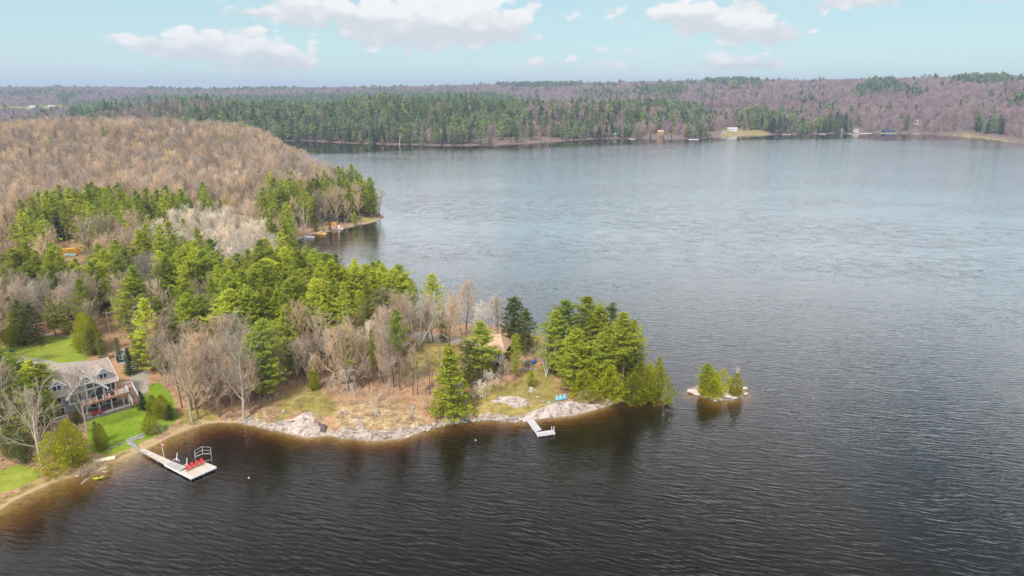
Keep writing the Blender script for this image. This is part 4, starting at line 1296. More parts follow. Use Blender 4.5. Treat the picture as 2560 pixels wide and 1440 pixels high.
EXCL_GROUND = LAWN + GRAVEL + SAND + [([(130, 1040), (130, 960), (290, 890), (350, 960), (340, 1010), (240, 1040)], 3.0), ([(1160, 960), (1160, 860), (1300, 860), (1300, 960)], 4.0),
               ([(690, 1100), (700, 985), (850, 990), (1100, 1000), (1100, 1080), (900, 1120)], 1.5), ([(1330, 900), (1660, 870), (1700, 1010), (1330, 1060), (1180, 1050), (1180, 980)], 1.5)]
EXW = [pxy(p, z) for p, z in EXCL_GROUND]
frng = np.random.RandomState(2024)

def jgrid(r0, r1, s, umin=-160, umax=2720):
    n = int(2 * r1 / s)
    gx, gy = np.meshgrid(np.arange(-n // 2, n // 2) * s, np.arange(0, int(r1 / s) + 1) * s)
    x = gx.ravel() + frng.uniform(-0.45, 0.45, gx.size) * s
    y = gy.ravel() + frng.uniform(-0.45, 0.45, gx.size) * s
    r = np.hypot(x, y)
    u = 1280 + 1778 * x / np.maximum(y + 17, 1)
    k = (r >= r0) & (r < r1) & (y > 20) & (u > umin) & (u < umax)
    return x[k], y[k]

bands = [(95, 260, 3.9), (260, 430, 4.9), (430, 830, 5.9)]
NX, NY = [], []
for r0, r1, s in bands:
    x, y = jgrid(r0, r1, s)
    NX.append(x); NY.append(y)
xs2, ys2 = jgrid(95, 215, 3.8)
sel2 = (xs2 > -75) & (xs2 < 5)
NX.append(xs2[sel2]); NY.append(ys2[sel2])
NX = np.concatenate(NX); NY = np.concatenate(NY)
NZ, ND = terrain(NX, NY)
k = (ND > 1.5) & ~((NX > 45) & (NY < 200))
NX, NY, NZ, ND = NX[k], NY[k], NZ[k], ND[k]
k = np.ones(len(NX), bool)
for w in EXW:
    k &= ~in_poly(NX, NY, w)
NX, NY, NZ, ND = NX[k], NY[k], NZ[k], ND[k]
U0, V0, DEP = project(NX, NY, NZ + 11.0)
zone = np.full(len(NX), -1)
for i, (nm, poly, wts, ph) in enumerate(ZONES):
    zone = np.where((zone < 0) & in_poly(U0, V0, poly), i, zone)
zone = np.where((zone < 0) & (np.hypot(NX, NY) > 330), 4, zone)
HGT = {'pine': (13, 20), 'pale_pine': (13, 19), 'tall_pine': (13, 18), 'spruce': (9, 15), 'hemlock': (8, 14), 'bare': (11, 19), 'grey_bare': (9, 14), 'slim_bare': (9, 15), 'aspen': (11, 15), 'budding': (10, 14), 'cedar': (6, 10)}
trees = []
for i in range(len(NX)):
    zi = int(zone[i])
    if zi < 0:
        continue
    nm, poly, wts, ph = ZONES[zi]
    ks = list(wts); tot = sum(wts.values())
    if nm == 'left wood':      # clumps of pines, clumps of leafless trees
        q = float(fbm(np.array([NX[i] * 0.035 + 5]), np.array([NY[i] * 0.035]), 3)[0])
        wts = {'pine': 52, 'pale_pine': 14, 'hemlock': 16, 'spruce': 6, 'grey_bare': 12} if q > 0.5 else {'grey_bare': 40, 'bare': 30, 'pine': 12, 'aspen': 10, 'hemlock': 8}
        ks = list(wts); tot = sum(wts.values())
    if nm in ('leafless slope',) and frng.uniform() < 0.08:
        continue
    if nm in ('bare stand',) and frng.uniform() < 0.2:
        continue
    if nm == 'crest wood' and frng.uniform() < 0.3:
        continue
    key = ks[int(np.searchsorted(np.cumsum([wts[q] for q in ks]), frng.uniform() * tot))]
    lo, hi = HGT[key]
    h = frng.uniform(lo, hi)
    if nm == 'leafless slope' or nm == 'bare stand':
        h *= 0.85
    trees.append((key, NX[i], NY[i], NZ[i], h, zi, DEP[i]))
# keep buildings and open ground in sight
tx = np.array([t_[1] for t_ in trees]); ty = np.array([t_[2] for t_ in trees]); tzz = np.array([t_[3] for t_ in trees]); th = np.array([t_[4] for t_ in trees])
ok = np.ones(len(trees), bool)
for f in (0.05, 0.3, 0.55, 0.75, 0.95):
    for sx in (-1, 0, 1):
        rr_ = {0.05: 0.3, 0.3: 2.2, 0.55: 2.8, 0.75: 2.4, 0.95: 0.8}[f]
        uu_, vv_, _ = project(tx + sx * rr_, ty, tzz + th * f)
        for poly in CLEAR:
            ok &= ~in_poly(uu_, vv_, poly)
# the two far trees that would poke out over the lake beyond the hill are kept low
trees = [t_ for t_, o_ in zip(trees, ok) if o_]
trees.sort(key=lambda t_: math.hypot(t_[1], t_[2]))
LIMIT = {'pine_tree': 300, 'bare_tree': 300, 'aspen_tree': 150, 'hemlock_tree': 120, 'spruce_tree': 60, 'budding_tree': 40}
used = {}
for o in C.objects:
    b_ = o.name.split('.')[0]
    if b_ in LIMIT and o.parent is None:
        used[b_] = used.get(b_, 0) + 1
LANDM = []      # filled with (x, y, phrase); used to say where a tree stands
for (u, v, ph) in [(210, 930, 'the lake house'), (305, 900, 'the blue garden shed'), (100, 880, 'the back lawn'), (290, 1060, 'the front lawn'), (270, 830, 'the utility pole'),
                   (180, 636, 'the yellow container'), (1215, 900, 'the orange roofed cottage'), (1060, 850, 'the asphalt driveway'), (493, 870, 'the golden larch'), (585, 900, 'the massive bright pine'),
                   (672, 1000, 'the big dense pine by the slope'), (40, 770, 'the tall dark spruce'), (145, 760, 'the rounded grey bare tree'), (228, 750, 'the white crowned birch'),
                   (530, 640, 'the pale aspen grove'), (712, 560, 'the massive bay pine'), (885, 500, 'the highest pine of the point'), (1048, 868, 'the big white birch'),
                   (730, 600, 'the hidden head of the bay'), (40, 603, 'the gravel turning place'), (105, 1165, 'the spreading pale shore tree'), (870, 900, 'the round crowned pine'), (787, 975, 'the lone slope cedar'),
                   (300, 560, 'the middle of the green band'), (470, 540, 'the upper end of the aspen grove'), (680, 690, 'the crest above the bay'), (400, 700, 'the hollow of the left wood'), (760, 430, 'the hill shoulder above the water'), (400, 480, 'the foot of the bare hill'), (100, 520, 'the left foot of the bare hill')]:
    x, y, z = hit(u, v)
    LANDM.append((x, y, ph))
KW = {'pine': ('green', 'pine'), 'pale_pine': ('yellow-green', 'pine'), 'tall_pine': ('high crowned', 'pine'), 'spruce': ('dark pointed', 'spruce'), 'hemlock': ('dull green', 'evergreen'), 'bare': ('brown leafless', 'tree'),
      'grey_bare': ('grey leafless', 'tree'), 'slim_bare': ('slim leafless', 'tree'), 'aspen': ('pale leafless', 'aspen'), 'budding': ('yellowish budding', 'tree')}

def where(x, y):
    d2 = sorted(((x - a) ** 2 + (y - b) ** 2, a, b, p) for a, b, p in LANDM)[0]
    d = math.sqrt(d2[0])
    an = math.degrees(math.atan2(x - d2[1], y - d2[2])) % 360
    dirs = ['behind', 'behind and right of', 'right of', 'in front right of', 'in front of', 'in front left of', 'left of', 'behind and left of']
    q = dirs[int((an + 22.5) // 45) % 8]
    how = 'close' if d < 8 else ('a few trees' if d < 18 else ('some way' if d < 34 else ('well' if d < 60 else 'far')))
    return how + ' ' + q + ' ' + d2[3]

rest = {}
for (key, x, y, z, h, zi, dep) in trees:
    nm = NAMES[key]
    if used.get(nm, 0) < LIMIT.get(nm, 300):
        used[nm] = used.get(nm, 0) + 1
        a_, b_ = KW[key]
        lo, hi = HGT[key]
        size_w = 'tall' if h > lo + 0.66 * (hi - lo) else ('mid-height' if h > lo + 0.33 * (hi - lo) else 'short')
        lab = size_w + ' ' + a_ + ' ' + b_ + ' ' + where(x, y)
        for w1_, w2_ in (('brown leafless', 'leafless'), ('yellowish budding', 'budding'), ('big dense pine by the slope', 'big slope pine'), ('spreading pale shore tree', 'spreading tree')):
            if len(lab.split()) > 13: lab = lab.replace(w1_, w2_)
        if len(lab.split()) > 13: lab = lab.replace('of the left wood', '').replace('of the point', '').replace(size_w + ' ', '', 1).strip()
        grp = (a_ + ' ' + b_ + 's ' + ZONES[zi][3])
        if dep < 330 or key not in MID and key not in ('pale_pine', 'tall_pine', 'slim_bare'):
            place_tree(key, x, y, z, h, frng.uniform(0.85, 1.2), lab, grp)
        else:
            mk = {'pale_pine': 'pine', 'tall_pine': 'pine', 'slim_bare': 'bare'}.get(key, key)
            me_ = MID[mk][int(frng.randint(len(MID[mk])))]
            o = link_mesh(nm, me_)
            s = h / MIDH[mk]; w_ = s * frng.uniform(0.9, 1.2)
            o.location = (x, y, z - 0.15); o.rotation_euler = (0, 0, frng.uniform(0, 6.28)); o.scale = (w_, w_, s)
            tag(o, lab, 'tree', grp)
    else:
        mk = {'pale_pine': 'pine', 'tall_pine': 'pine', 'slim_bare': 'bare'}.get(key, key)
        rest.setdefault('bare_wood' if mk in ('bare', 'grey_bare', 'budding', 'aspen') else 'conifer_wood', []).append((x, y, z, h, mk))
for nm, lst in rest.items():
    pick = [MIDIX[m][frng.randint(len(MIDIX[m]))] for *_, m in lst]
    sz = np.array([[h / MIDH[m]] * 3 for x, y, z, h, m in lst]); sz[:, :2] *= frng.uniform(0.9, 1.25, len(lst))[:, None]
    turn = np.zeros((len(lst), 3)); turn[:, 2] = frng.uniform(0, 6.28, len(lst))
    stuff_points(nm, [(x, y, z - 0.15) for x, y, z, h, m in lst], pick, turn, sz, NG_FOREST)
by_lab = {}
for o in C.objects:
    if o.parent is None and o.get('label') and o.get('category') == 'tree':
        by_lab.setdefault(o['label'], []).append(o)
ORD = ['leftmost', 'second', 'third', 'fourth', 'fifth', 'sixth', 'seventh', 'eighth']
for lab, os_ in by_lab.items():
    if len(os_) > 1:
        os_.sort(key=lambda o: o.location.x / max(o.location.y, 1))
        for i_, o in enumerate(os_):
            t_ = ORD[i_] if i_ < 8 else 'farther'
            t_ = ', leftmost such' if i_ == 0 else (', rightmost such' if i_ == len(os_) - 1 else ', ' + t_ + ' from left')
            if len((lab + t_).split()) <= 16:
                o['label'] = lab + t_
print('near trees', used, {k: len(v) for k, v in rest.items()})

# ------------------------------------------------------------------ far woods
FX, FY, FS = [], [], []
for r0, r1, s in [(760, 1350, 8.0), (1350, 2100, 9.5), (2100, 3000, 11.5), (3000, 4400, 17.0)]:
    x, y = jgrid(r0, r1, s, -80, 2640)
    FX.append(x); FY.append(y); FS.append(np.full(len(x), s))
FX = np.concatenate(FX); FY = np.concatenate(FY); FS = np.concatenate(FS)
FZ, FD = terrain(FX, FY)
r = np.hypot(FX, FY)
u, v, _ = project(FX, FY, FZ + 10)
ridge_r = np.interp(u, [a for a, b in RNG_R], [b for a, b in RNG_R])
k = (FD > 1.2) & (r < ridge_r * 1.06) & ~((r < 830) & (u < 500))
ug, vg, _ = project(FX, FY, FZ)
OPEN = [[(-300, 290), (-300, 270), (60, 270), (165, 267), (175, 283), (120, 289)], [(1775, 345), (1785, 326), (1900, 326), (1935, 334), (1935, 345)],
        [(2340, 340), (2345, 331), (2440, 332), (2600, 352), (2700, 375), (2560, 364), (2420, 345)], [(2135, 336), (2140, 325), (2160, 325), (2170, 336)]]
for poly in OPEN:
    k &= ~in_poly(ug, vg, poly)
rockz = np.zeros(len(FX), bool)
for (cu, cv_, ru, rv) in [(1290, 352, 120, 9), (1660, 343, 50, 5), (1770, 336, 25, 5)]:
    rockz |= ((ug - cu) / ru) ** 2 + ((vg - cv_) / rv) ** 2 < 1
k &= ~(rockz & (frng.uniform(size=len(FX)) < 0.85))
HOUSES_FAR = [(1830, 328, 24, 12), (1722, 322, 26, 10), (1652, 338, 16, 12), (1530, 342, 14, 9), (2225, 330, 26, 13), (2291, 326, 18, 12), (2140, 322, 18, 10), (2105, 316, 12, 9), (2020, 322, 10, 8), (1428, 344, 10, 5), (82, 268, 20, 7), (166, 262, 16, 8), (125, 270, 12, 6), (246, 296, 16, 6)]
for (cu, cv_, ru, rv) in HOUSES_FAR:
    k &= ~((np.abs(u - cu) < ru * 0.62) & (vg > cv_ - 1) & (vg < cv_ + 9))
FX, FY, FZ, FS, FD, r, u, v = [a[k] for a in (FX, FY, FZ, FS, FD, r, u, v)]
n = len(FX)
con = np.full(n, 0.035)
cl = fbm(FX * 0.006 + 11, FY * 0.006 + 3, 4)
con = np.where(cl > 0.66, 0.25, con)
HEAD = [(175, 300), (190, 262), (300, 252), (420, 244), (560, 246), (760, 240), (1000, 240), (1230, 240), (1330, 258), (1400, 275), (1560, 262), (1660, 262), (1740, 272), (1790, 300), (1790, 352), (1300, 362), (700, 362), (560, 350), (380, 325)]
hd = in_poly(u, v, HEAD)
con = np.where(hd, np.where(cl + 0.25 * fbm(FX * 0.03, FY * 0.03, 2) > 0.53, 0.68, 0.32), con)
con = np.where(in_poly(u, v, [(290, 330), (320, 258), (400, 255), (440, 300), (420, 330)]), 0.12, con)
con = np.where(in_poly(u, v, [(1290, 330), (1310, 262), (1400, 262), (1440, 300), (1400, 345), (1290, 345)]), 0.25, con)
for (cu, cv_, ru, rv, p_) in [(1950, 318, 110, 16, .75), (2090, 315, 40, 20, .95), (2125, 322, 20, 12, .9), (2475, 320, 38, 26, .8), (2200, 220, 45, 14, .8), (2150, 238, 10, 16, .95), (2260, 235, 60, 10, .4),
                              (2460, 206, 80, 9, .85), (1830, 208, 70, 12, .55), (1650, 232, 70, 14, .45), (1350, 215, 110, 7, .9), (60, 235, 60, 7, .6), (170, 245, 25, 10, .6), (560, 225, 200, 5, .35),
                              (1030, 228, 120, 4, .25), (1870, 300, 40, 20, .5), (2540, 260, 25, 12, .6), (1500, 240, 60, 10, .3), (280, 216, 80, 4, .5)]:
    con = np.where(((u - cu) / ru) ** 2 + ((v - cv_) / rv) ** 2 < 1, p_, con)
con = np.where((FD < 14) & (r < 1200) & (u > 700) & (u < 1780) & ~rockz[k], np.maximum(con, 0.8), con)
q = frng.uniform(size=n)
isC = q < con
bud = (~isC) & (frng.uniform(size=n) < np.where(hd, 0.13, 0.015))
pick = np.where(isC, np.where(frng.uniform(size=n) < np.where(hd, 0.18, 0.45), 2, frng.randint(0, 2, n)), np.where(bud, 6, frng.randint(3, 6, n)))
hs = np.where(isC, frng.uniform(0.6, 1.25, n) * 1.18, frng.uniform(0.8, 1.1, n))
hs = hs * np.clip(FS / 8.5, 1.0, 1.15)
wd = hs * np.clip(FS / 7.5, 1.05, 1.9)
hs = np.where((u < 1100) & (r > 2500), hs * 0.9, hs)
turn = np.zeros((n, 3)); turn[:, 2] = frng.uniform(0, 6.28, n)
P3 = np.stack([FX, FY, FZ - 0.3], 1); S3 = np.stack([wd, wd, hs], 1)
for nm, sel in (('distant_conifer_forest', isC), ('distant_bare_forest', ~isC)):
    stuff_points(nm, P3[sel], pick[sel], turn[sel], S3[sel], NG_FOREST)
# low growth fringing the far waterline
x, y = jgrid(780, 1250, 4.6, -60, 2640)
z_, d_ = terrain(x, y)
k = (d_ > 0.4) & (d_ < 15)
x, y, z_, d_ = x[k], y[k], z_[k], d_[k]
u_, v_, _ = project(x, y, z_)
k = ~in_poly(u_, v_, OPEN[1]) & ~in_poly(u_, v_, OPEN[2]) & (frng.uniform(size=len(x)) < 0.85)
x, y, z_, u_ = x[k], y[k], z_[k], u_[k]
for (cu, cv_, ru, rv) in [(1290, 352, 120, 9), (1660, 343, 50, 5)]:
    kk = ~((np.abs(u_ - cu) < ru) & (frng.uniform(size=len(x)) < 0.8)); x, y, z_, u_ = x[kk], y[kk], z_[kk], u_[kk]
m_ = len(x); s_ = frng.uniform(0.2, 0.5, m_); t_ = np.zeros((m_, 3)); t_[:, 2] = frng.uniform(0, 6.28, m_)
pk = np.where(frng.uniform(size=m_) < np.where(u_ < 1780, 0.55, 0.3), frng.choice([1, 2], m_), frng.choice([3, 4, 5], m_))
stuff_points('waterline_thicket', np.stack([x, y, z_ - 0.6], 1), pk, t_, np.stack([s_ * 1.2, s_ * 1.2, s_], 1), NG_FOREST)
print('far trees', n, int(isC.sum()))
# ------------------------------------------------------------------ materials for built things
M_WHITE = mat('white_paint', (0.80, 0.80, 0.80), (0.70, 0.70, 0.71), 3, 0.5)
M_SHING = mat('brown_shingles', (0.40, 0.325, 0.28), (0.29, 0.235, 0.205), 2.2, 0.9, bump=0.03, bscale=6)
M_SIDING = mat('grey_violet_siding', (0.42, 0.39, 0.40), (0.33, 0.31, 0.33), 2.0, 0.8, stretch=(0.3, 0.3, 6))
M_STONEW = mat('foundation_stone', (0.26, 0.23, 0.21), (0.16, 0.14, 0.135), 2.5, 0.9)
M_DECK = mat('red_brown_deck', (0.36, 0.19, 0.125), (0.26, 0.14, 0.095), 2, 0.8)
M_DARKM = mat('dark_metal', (0.045, 0.045, 0.05), (0.03, 0.03, 0.034), 2, 0.5)
M_PLANK = mat('weathered_planks', (0.60, 0.52, 0.43), (0.46, 0.40, 0.34), 1.6, 0.85, rnd=0.16, stretch=(1, 1, 1))
M_PLANKG = mat('grey_planks', (0.46, 0.43, 0.42), (0.36, 0.34, 0.34), 1.6, 0.85, rnd=0.14)
M_PLANKW = mat('pale_planks', (0.52, 0.49, 0.50), (0.42, 0.395, 0.41), 1.6, 0.8, rnd=0.1)
M_ORPL = mat('orange_planks', (0.66, 0.38, 0.12), (0.55, 0.31, 0.10), 1.6, 0.8, rnd=0.08)
M_RED = mat('red_plastic', (0.62, 0.05, 0.035), (0.52, 0.04, 0.03), 2, 0.5)
M_DRED = mat('dark_red_cushion', (0.25, 0.02, 0.03), (0.2, 0.018, 0.025), 2, 0.8)
M_LBLUE = mat('light_blue_plastic', (0.22, 0.62, 0.78), (0.18, 0.54, 0.70), 2, 0.5)
M_TEAL = mat('teal_plastic', (0.06, 0.50, 0.48), (0.05, 0.42, 0.42), 2, 0.5)
M_BLUE = mat('royal_blue_plastic', (0.05, 0.16, 0.62), (0.04, 0.13, 0.52), 2, 0.5)
M_ALU = mat('grey_aluminium', (0.52, 0.54, 0.57), (0.42, 0.44, 0.47), 3, 0.4, metal=0.5)
M_ORROOF = mat('orange_shingles', (0.62, 0.39, 0.26), (0.46, 0.29, 0.19), 2.4, 0.9, bump=0.02, bscale=6)
M_BROWNW = mat('brown_boards', (0.16, 0.095, 0.065), (0.11, 0.065, 0.045), 2, 0.85)
M_SHEDB = mat('blue_siding', (0.035, 0.105, 0.17), (0.028, 0.085, 0.14), 2, 0.7)
M_GREYR = mat('grey_roofing', (0.30, 0.29, 0.30), (0.22, 0.21, 0.22), 2.2, 0.9)
M_YEL = mat('yellow_steel', (0.80, 0.42, 0.03), (0.66, 0.34, 0.03), 1.5, 0.6)
M_CREAM = mat('cream_foam', (0.78, 0.72, 0.52), (0.66, 0.60, 0.42), 2, 0.7)
M_LIME = mat('lime_plastic', (0.45, 0.50, 0.02), (0.36, 0.42, 0.02), 2, 0.4)
M_TYRE = mat('tyre_rubber', (0.02, 0.02, 0.02), (0.03, 0.03, 0.03), 3, 0.9)
M_GRAN = mat('pink_granite', (0.50, 0.40, 0.34), (0.34, 0.27, 0.23), 0.9, 0.9, bump=0.12, bscale=2.2, rnd=0.12)
M_GRANW = mat('pale_granite', (0.58, 0.51, 0.45), (0.42, 0.36, 0.31), 0.7, 0.9, bump=0.10, bscale=1.6, detail=8)
M_GREYS = mat('grey_boulder', (0.36, 0.35, 0.32), (0.22, 0.215, 0.20), 1.6, 0.9, bump=0.06, rnd=0.15)
M_WOODD = mat('driftwood', (0.62, 0.52, 0.42), (0.44, 0.36, 0.29), 2, 0.9, rnd=0.1)
M_BRUSH = mat('purple_brush', (0.30, 0.19, 0.16), (0.20, 0.13, 0.115), 2, 0.9)

M_GLASS = bpy.data.materials.new('window_glass'); M_GLASS.use_nodes = True
pbg = M_GLASS.node_tree.nodes['Principled BSDF']
pbg.inputs['Base Color'].default_value = (0.035, 0.05, 0.075, 1); pbg.inputs['Roughness'].default_value = 0.12
pbg.inputs['Specular IOR Level'].default_value = 0.8


def window(parent, x0, x1, z0, z1, y, nx=2, nz=1, fr=0.14, d=0.06, name='window'):
    """on a wall facing -y; frame is the part, panes are its sub-parts"""
    m = MB()
    m.box(x0 - fr, x0, y - d, y + 0.02, z0 - fr, z1 + fr); m.box(x1, x1 + fr, y - d, y + 0.02, z0 - fr, z1 + fr)
    m.box(x0, x1, y - d, y + 0.02, z1, z1 + fr); m.box(x0, x1, y - d, y + 0.02, z0 - fr, z0)
    for i in range(1, nx):
        xx = x0 + (x1 - x0) * i / nx
        m.box(xx - fr * .45, xx + fr * .45, y - d, y + 0.02, z0, z1)
    f = m.build(name, M_WHITE, parent)
    for i in range(nx):
        a = x0 + (x1 - x0) * i / nx; b = x0 + (x1 - x0) * (i + 1) / nx
        MB().box(a + fr * .46, b - fr * .46, y - 0.012, y + 0.01, z0 + 0.002, z1 - 0.002).build('pane', M_GLASS, f)
    return f


def rail(parent, pts, h=1.0, post=0.09, bal=0.16, mt=None, glass=False):
    m = MB(); mt = mt or M_WHITE
    for i in range(len(pts) - 1):
        a = Vector(pts[i]); b = Vector(pts[i + 1])
        L = (b - a).length
        m.beam(a + Vector((0, 0, h)), b + Vector((0, 0, h)), 0.09, 0.07)
        m.beam(a + Vector((0, 0, 0.12)), b + Vector((0, 0, 0.12)), 0.06, 0.06)
        n = max(1, int(L / 1.6))
        for k in range(n + 1):
            p = a.lerp(b, k / n)
            m.beam(p, p + Vector((0, 0, h + 0.06)), post)
        n = max(1, int(L / bal))
        for k in range(1, n):
            p = a.lerp(b, k / n)
            m.beam(p + Vector((0, 0, 0.14)), p + Vector((0, 0, h - 0.03)), 0.035)
    o = m.build('railing', mt, parent)
    return o

# ------------------------------------------------------------------ the lake house on the left
HX, HY = -88.4, 140.9
HZ = tz(HX - 2, HY - 1) + 0.05
HZ = max(HZ, 2.6)
hs = empty('lake_house', (HX, HY, HZ), math.radians(48), 'large brown roofed lake house with white framed gable glass front above the lawn', 'house')
hs.scale = (1, 1, 1.07)
L, Dp, EV, RG = 13.4, 9.0, 5.2, 8.6
m = MB()
m.box(-L + 0.3, -0.3, 0.0, Dp, -1.5, EV)
m.add([(-0.3, 0, EV), (-0.3, Dp, EV), (-0.3, Dp / 2, RG - 0.25)], [(0, 1, 2)])
m.add([(-L + 0.3, 0, EV), (-L + 0.3, Dp, EV), (-L + 0.3, Dp / 2, RG - 0.25)], [(0, 2, 1)])
m.build('wall', M_SIDING, hs)
rf = MB()
sl = (RG - EV) / (Dp / 2)
for sgn, y0 in ((1, -0.55), (-1, Dp + 0.55)):
    ye = y0; ze = EV - 0.55 * sl
    q = [(-L - 0.1, ye, ze), (0.25, ye, ze), (0.25, Dp / 2, RG), (-L - 0.1, Dp / 2, RG)]
    rf.plate(q if sgn > 0 else q[::-1], 0.16)
roof = rf.build('roof', M_SHING, hs)
fs = MB()
for x in (-L - 0.14, 0.21):
    fs.beam((x + 0.04, -0.56, EV - 0.55 * sl - 0.04), (x + 0.04, Dp / 2, RG - 0.04), 0.05, 0.26)
    fs.beam((x + 0.04, Dp + 0.56, EV - 0.55 * sl - 0.04), (x + 0.04, Dp / 2, RG - 0.04), 0.05, 0.26)
fs.beam((-L - 0.1, -0.60, EV - 0.55 * sl - 0.1), (0.25, -0.60, EV - 0.55 * sl - 0.1), 0.04, 0.2)
fs.build('fascia', M_WHITE, hs)
# prow gable with the glass front
cx, hw = -6.6, 3.6
pr = MB()
pr.add([(cx - hw + .25, -1.5, 2.6), (cx + hw - .25, -1.5, 2.6), (cx + hw - .25, -1.5, 5.0), (cx, -1.5, 8.1), (cx - hw + .25, -1.5, 5.0),
        (cx - hw + .25, 0.5, 2.6), (cx + hw - .25, 0.5, 2.6), (cx + hw - .25, 0.5, 5.0), (cx, 0.5, 8.1), (cx - hw + .25, 0.5, 5.0)],
       [(0, 1, 2, 3, 4), (1, 6, 7, 2), (0, 4, 9, 5)])
pr.build('gable_wall', M_SIDING, hs)
gr = MB()
for s in (-1, 1):
    q = [(cx + s * (hw + 0.5), -2.4, 4.25), (cx, -2.4, 8.35), (cx, 3.9, 8.35), (cx + s * (hw + 0.5), 0.3, 4.25)]
    gr.plate(q if s < 0 else q[::-1], 0.15)
gr.build('gable_roof', M_SHING, hs)
tr = MB()
for s in (-1, 1):
    tr.beam((cx + s * (hw + 0.5), -2.44, 4.17), (cx, -2.44, 8.27), 0.1, 0.36)
    tr.beam((cx + s * 1.55, -2.42, 6.55), (cx + s * 0.1, -2.42, 7.2), 0.08, 0.14)
    tr.beam((cx + s * (hw - 0.1), -1.58, 2.6), (cx + s * (hw - 0.1), -1.58, 4.9), 0.14, 0.1)
    tr.beam((cx + s * (hw - 0.2), -1.58, 5.0), (cx + s * 0.2, -1.58, 6.9), 0.05, 0.16)
tr.beam((cx - 1.9, -2.42, 6.5), (cx + 1.9, -2.42, 6.5), 0.1, 0.26)
tr.beam((cx, -2.42, 6.5), (cx, -2.42, 8.1), 0.16, 0.1)
tr.beam((cx, -1.6, 2.6), (cx, -1.6, 6.5), 0.22, 0.12)
tr.beam((cx - hw + .2, -1.57, 4.86), (cx + hw - .2, -1.57, 4.86), 0.08, 0.14)
tr.build('gable_frame', M_WHITE, hs)
for a, b in ((-3.2, -1.75), (-1.6, -0.15), (0.15, 1.6), (1.75, 3.2)):
    window(hs, cx + a, cx + b, 2.85, 4.7, -1.5, 1)
for s in (-1, 1):      # tall trapezoid panes above
    for x0, x1 in ((0.2, 1.5), (1.65, 2.75)):
        z0 = 4.98
        za = 8.1 - x0 * 0.93 - 0.75; zb = 8.1 - x1 * 0.93 - 0.75
        pts = [(cx + s * x0, -1.54, z0), (cx + s * x1, -1.54, z0), (cx + s * x1, -1.54, max(zb, z0 + .1)), (cx + s * x0, -1.54, za)]
        fr_ = MB()
        for i in range(4):
            fr_.beam(pts[i], pts[(i + 1) % 4], 0.06, 0.1, up=(0, 1, 0))
        w = fr_.build('window', M_WHITE, hs)
        MB().plate(pts if s > 0 else pts[::-1], 0.02).build('pane', M_GLASS, w)
# dormers
for x0, x1 in ((-3.7, -1.0), (-12.5, -10.1)):
    c = (x0 + x1) / 2
    dm = MB()
    dm.add([(x0, 0.5, 5.2), (x1, 0.5, 5.2), (x1, 0.5, 6.9), (c, 0.5, 7.9), (x0, 0.5, 6.9), (x0, 3, 5.2), (x1, 3, 5.2), (x1, 3, 6.9), (c, 3, 7.9), (x0, 3, 6.9)],
           [(0, 1, 2, 3, 4), (1, 6, 7, 2), (0, 4, 9, 5)])
    do = dm.build('dormer', M_SIDING, hs)
    dr = MB()
    for s, xe in ((-1, x0 - 0.35), (1, x1 + 0.35)):
        q = [(xe, 0.0, 6.62), (c, 0.0, 8.06), (c, 3.9, 8.06), (xe, 2.6, 6.62)]
        dr.plate(q if s < 0 else q[::-1], 0.1)
    dr.build('dormer_roof', M_SHING, do)
    dt = MB()
    for xe in (x0 - 0.35, x1 + 0.35):
        dt.beam((xe, -0.03, 6.56), (c, -0.03, 8.0), 0.06, 0.2)
    dt.beam((x0 - 0.1, -0.02, 6.95), (x1 + 0.1, -0.02, 6.95), 0.06, 0.12)
    dt.beam((c, -0.02, 6.95), (c, -0.02, 7.95), 0.1, 0.06)
    for s in (-1, 1):
        dt.beam((c + s * 0.75, -0.02, 7.0), (c + s * 0.1, -0.02, 7.6), 0.08, 0.06)
    dt.box(x0 - 0.02, x0 + 0.12, 0.44, 0.52, 5.3, 6.9); dt.box(x1 - 0.12, x1 + 0.02, 0.44, 0.52, 5.3, 6.9); dt.box(x0, x1, 0.42, 0.51, 5.2, 5.34)
    dt.build('dormer_trim', M_WHITE, do)
    window(hs, c - 0.75, c + 0.75, 5.65, 6.65, 0.5, 2)
window(hs, -3.0, -0.5, 2.85, 4.75, 0.0, 3, name='window')
window(hs, -12.6, -11.0, 2.9, 4.6, 0.0, 2)
window(hs, -2.8, -0.6, 0.2, 2.0, 0.0, 2); window(hs, -5.8, -3.6, 0.2, 2.1, 0.0, 2); window(hs, -12.4, -10.8, 0.4, 2.0, 0.0, 2)
# roof window / dish on the left roof slope
dsh = MB().tube((-10.0, 1.7, 6.5), (-10.0, 1.6, 7.15), 0.05); dsh.build('vent_pipe', M_WHITE, hs)
sk_ = MB(); zz0 = EV + 0.9 * sl
sk_.plate([(-10.6, 0.9, zz0 + .16), (-9.4, 0.9, zz0 + .16), (-9.4, 1.5, EV + 1.5 * sl + .16), (-10.6, 1.5, EV + 1.5 * sl + .16)], 0.12)
sk_.build('skylight', mat('skylight_blue', (0.30, 0.55, 0.75), (0.5, 0.7, 0.85), 3, 0.2), hs)
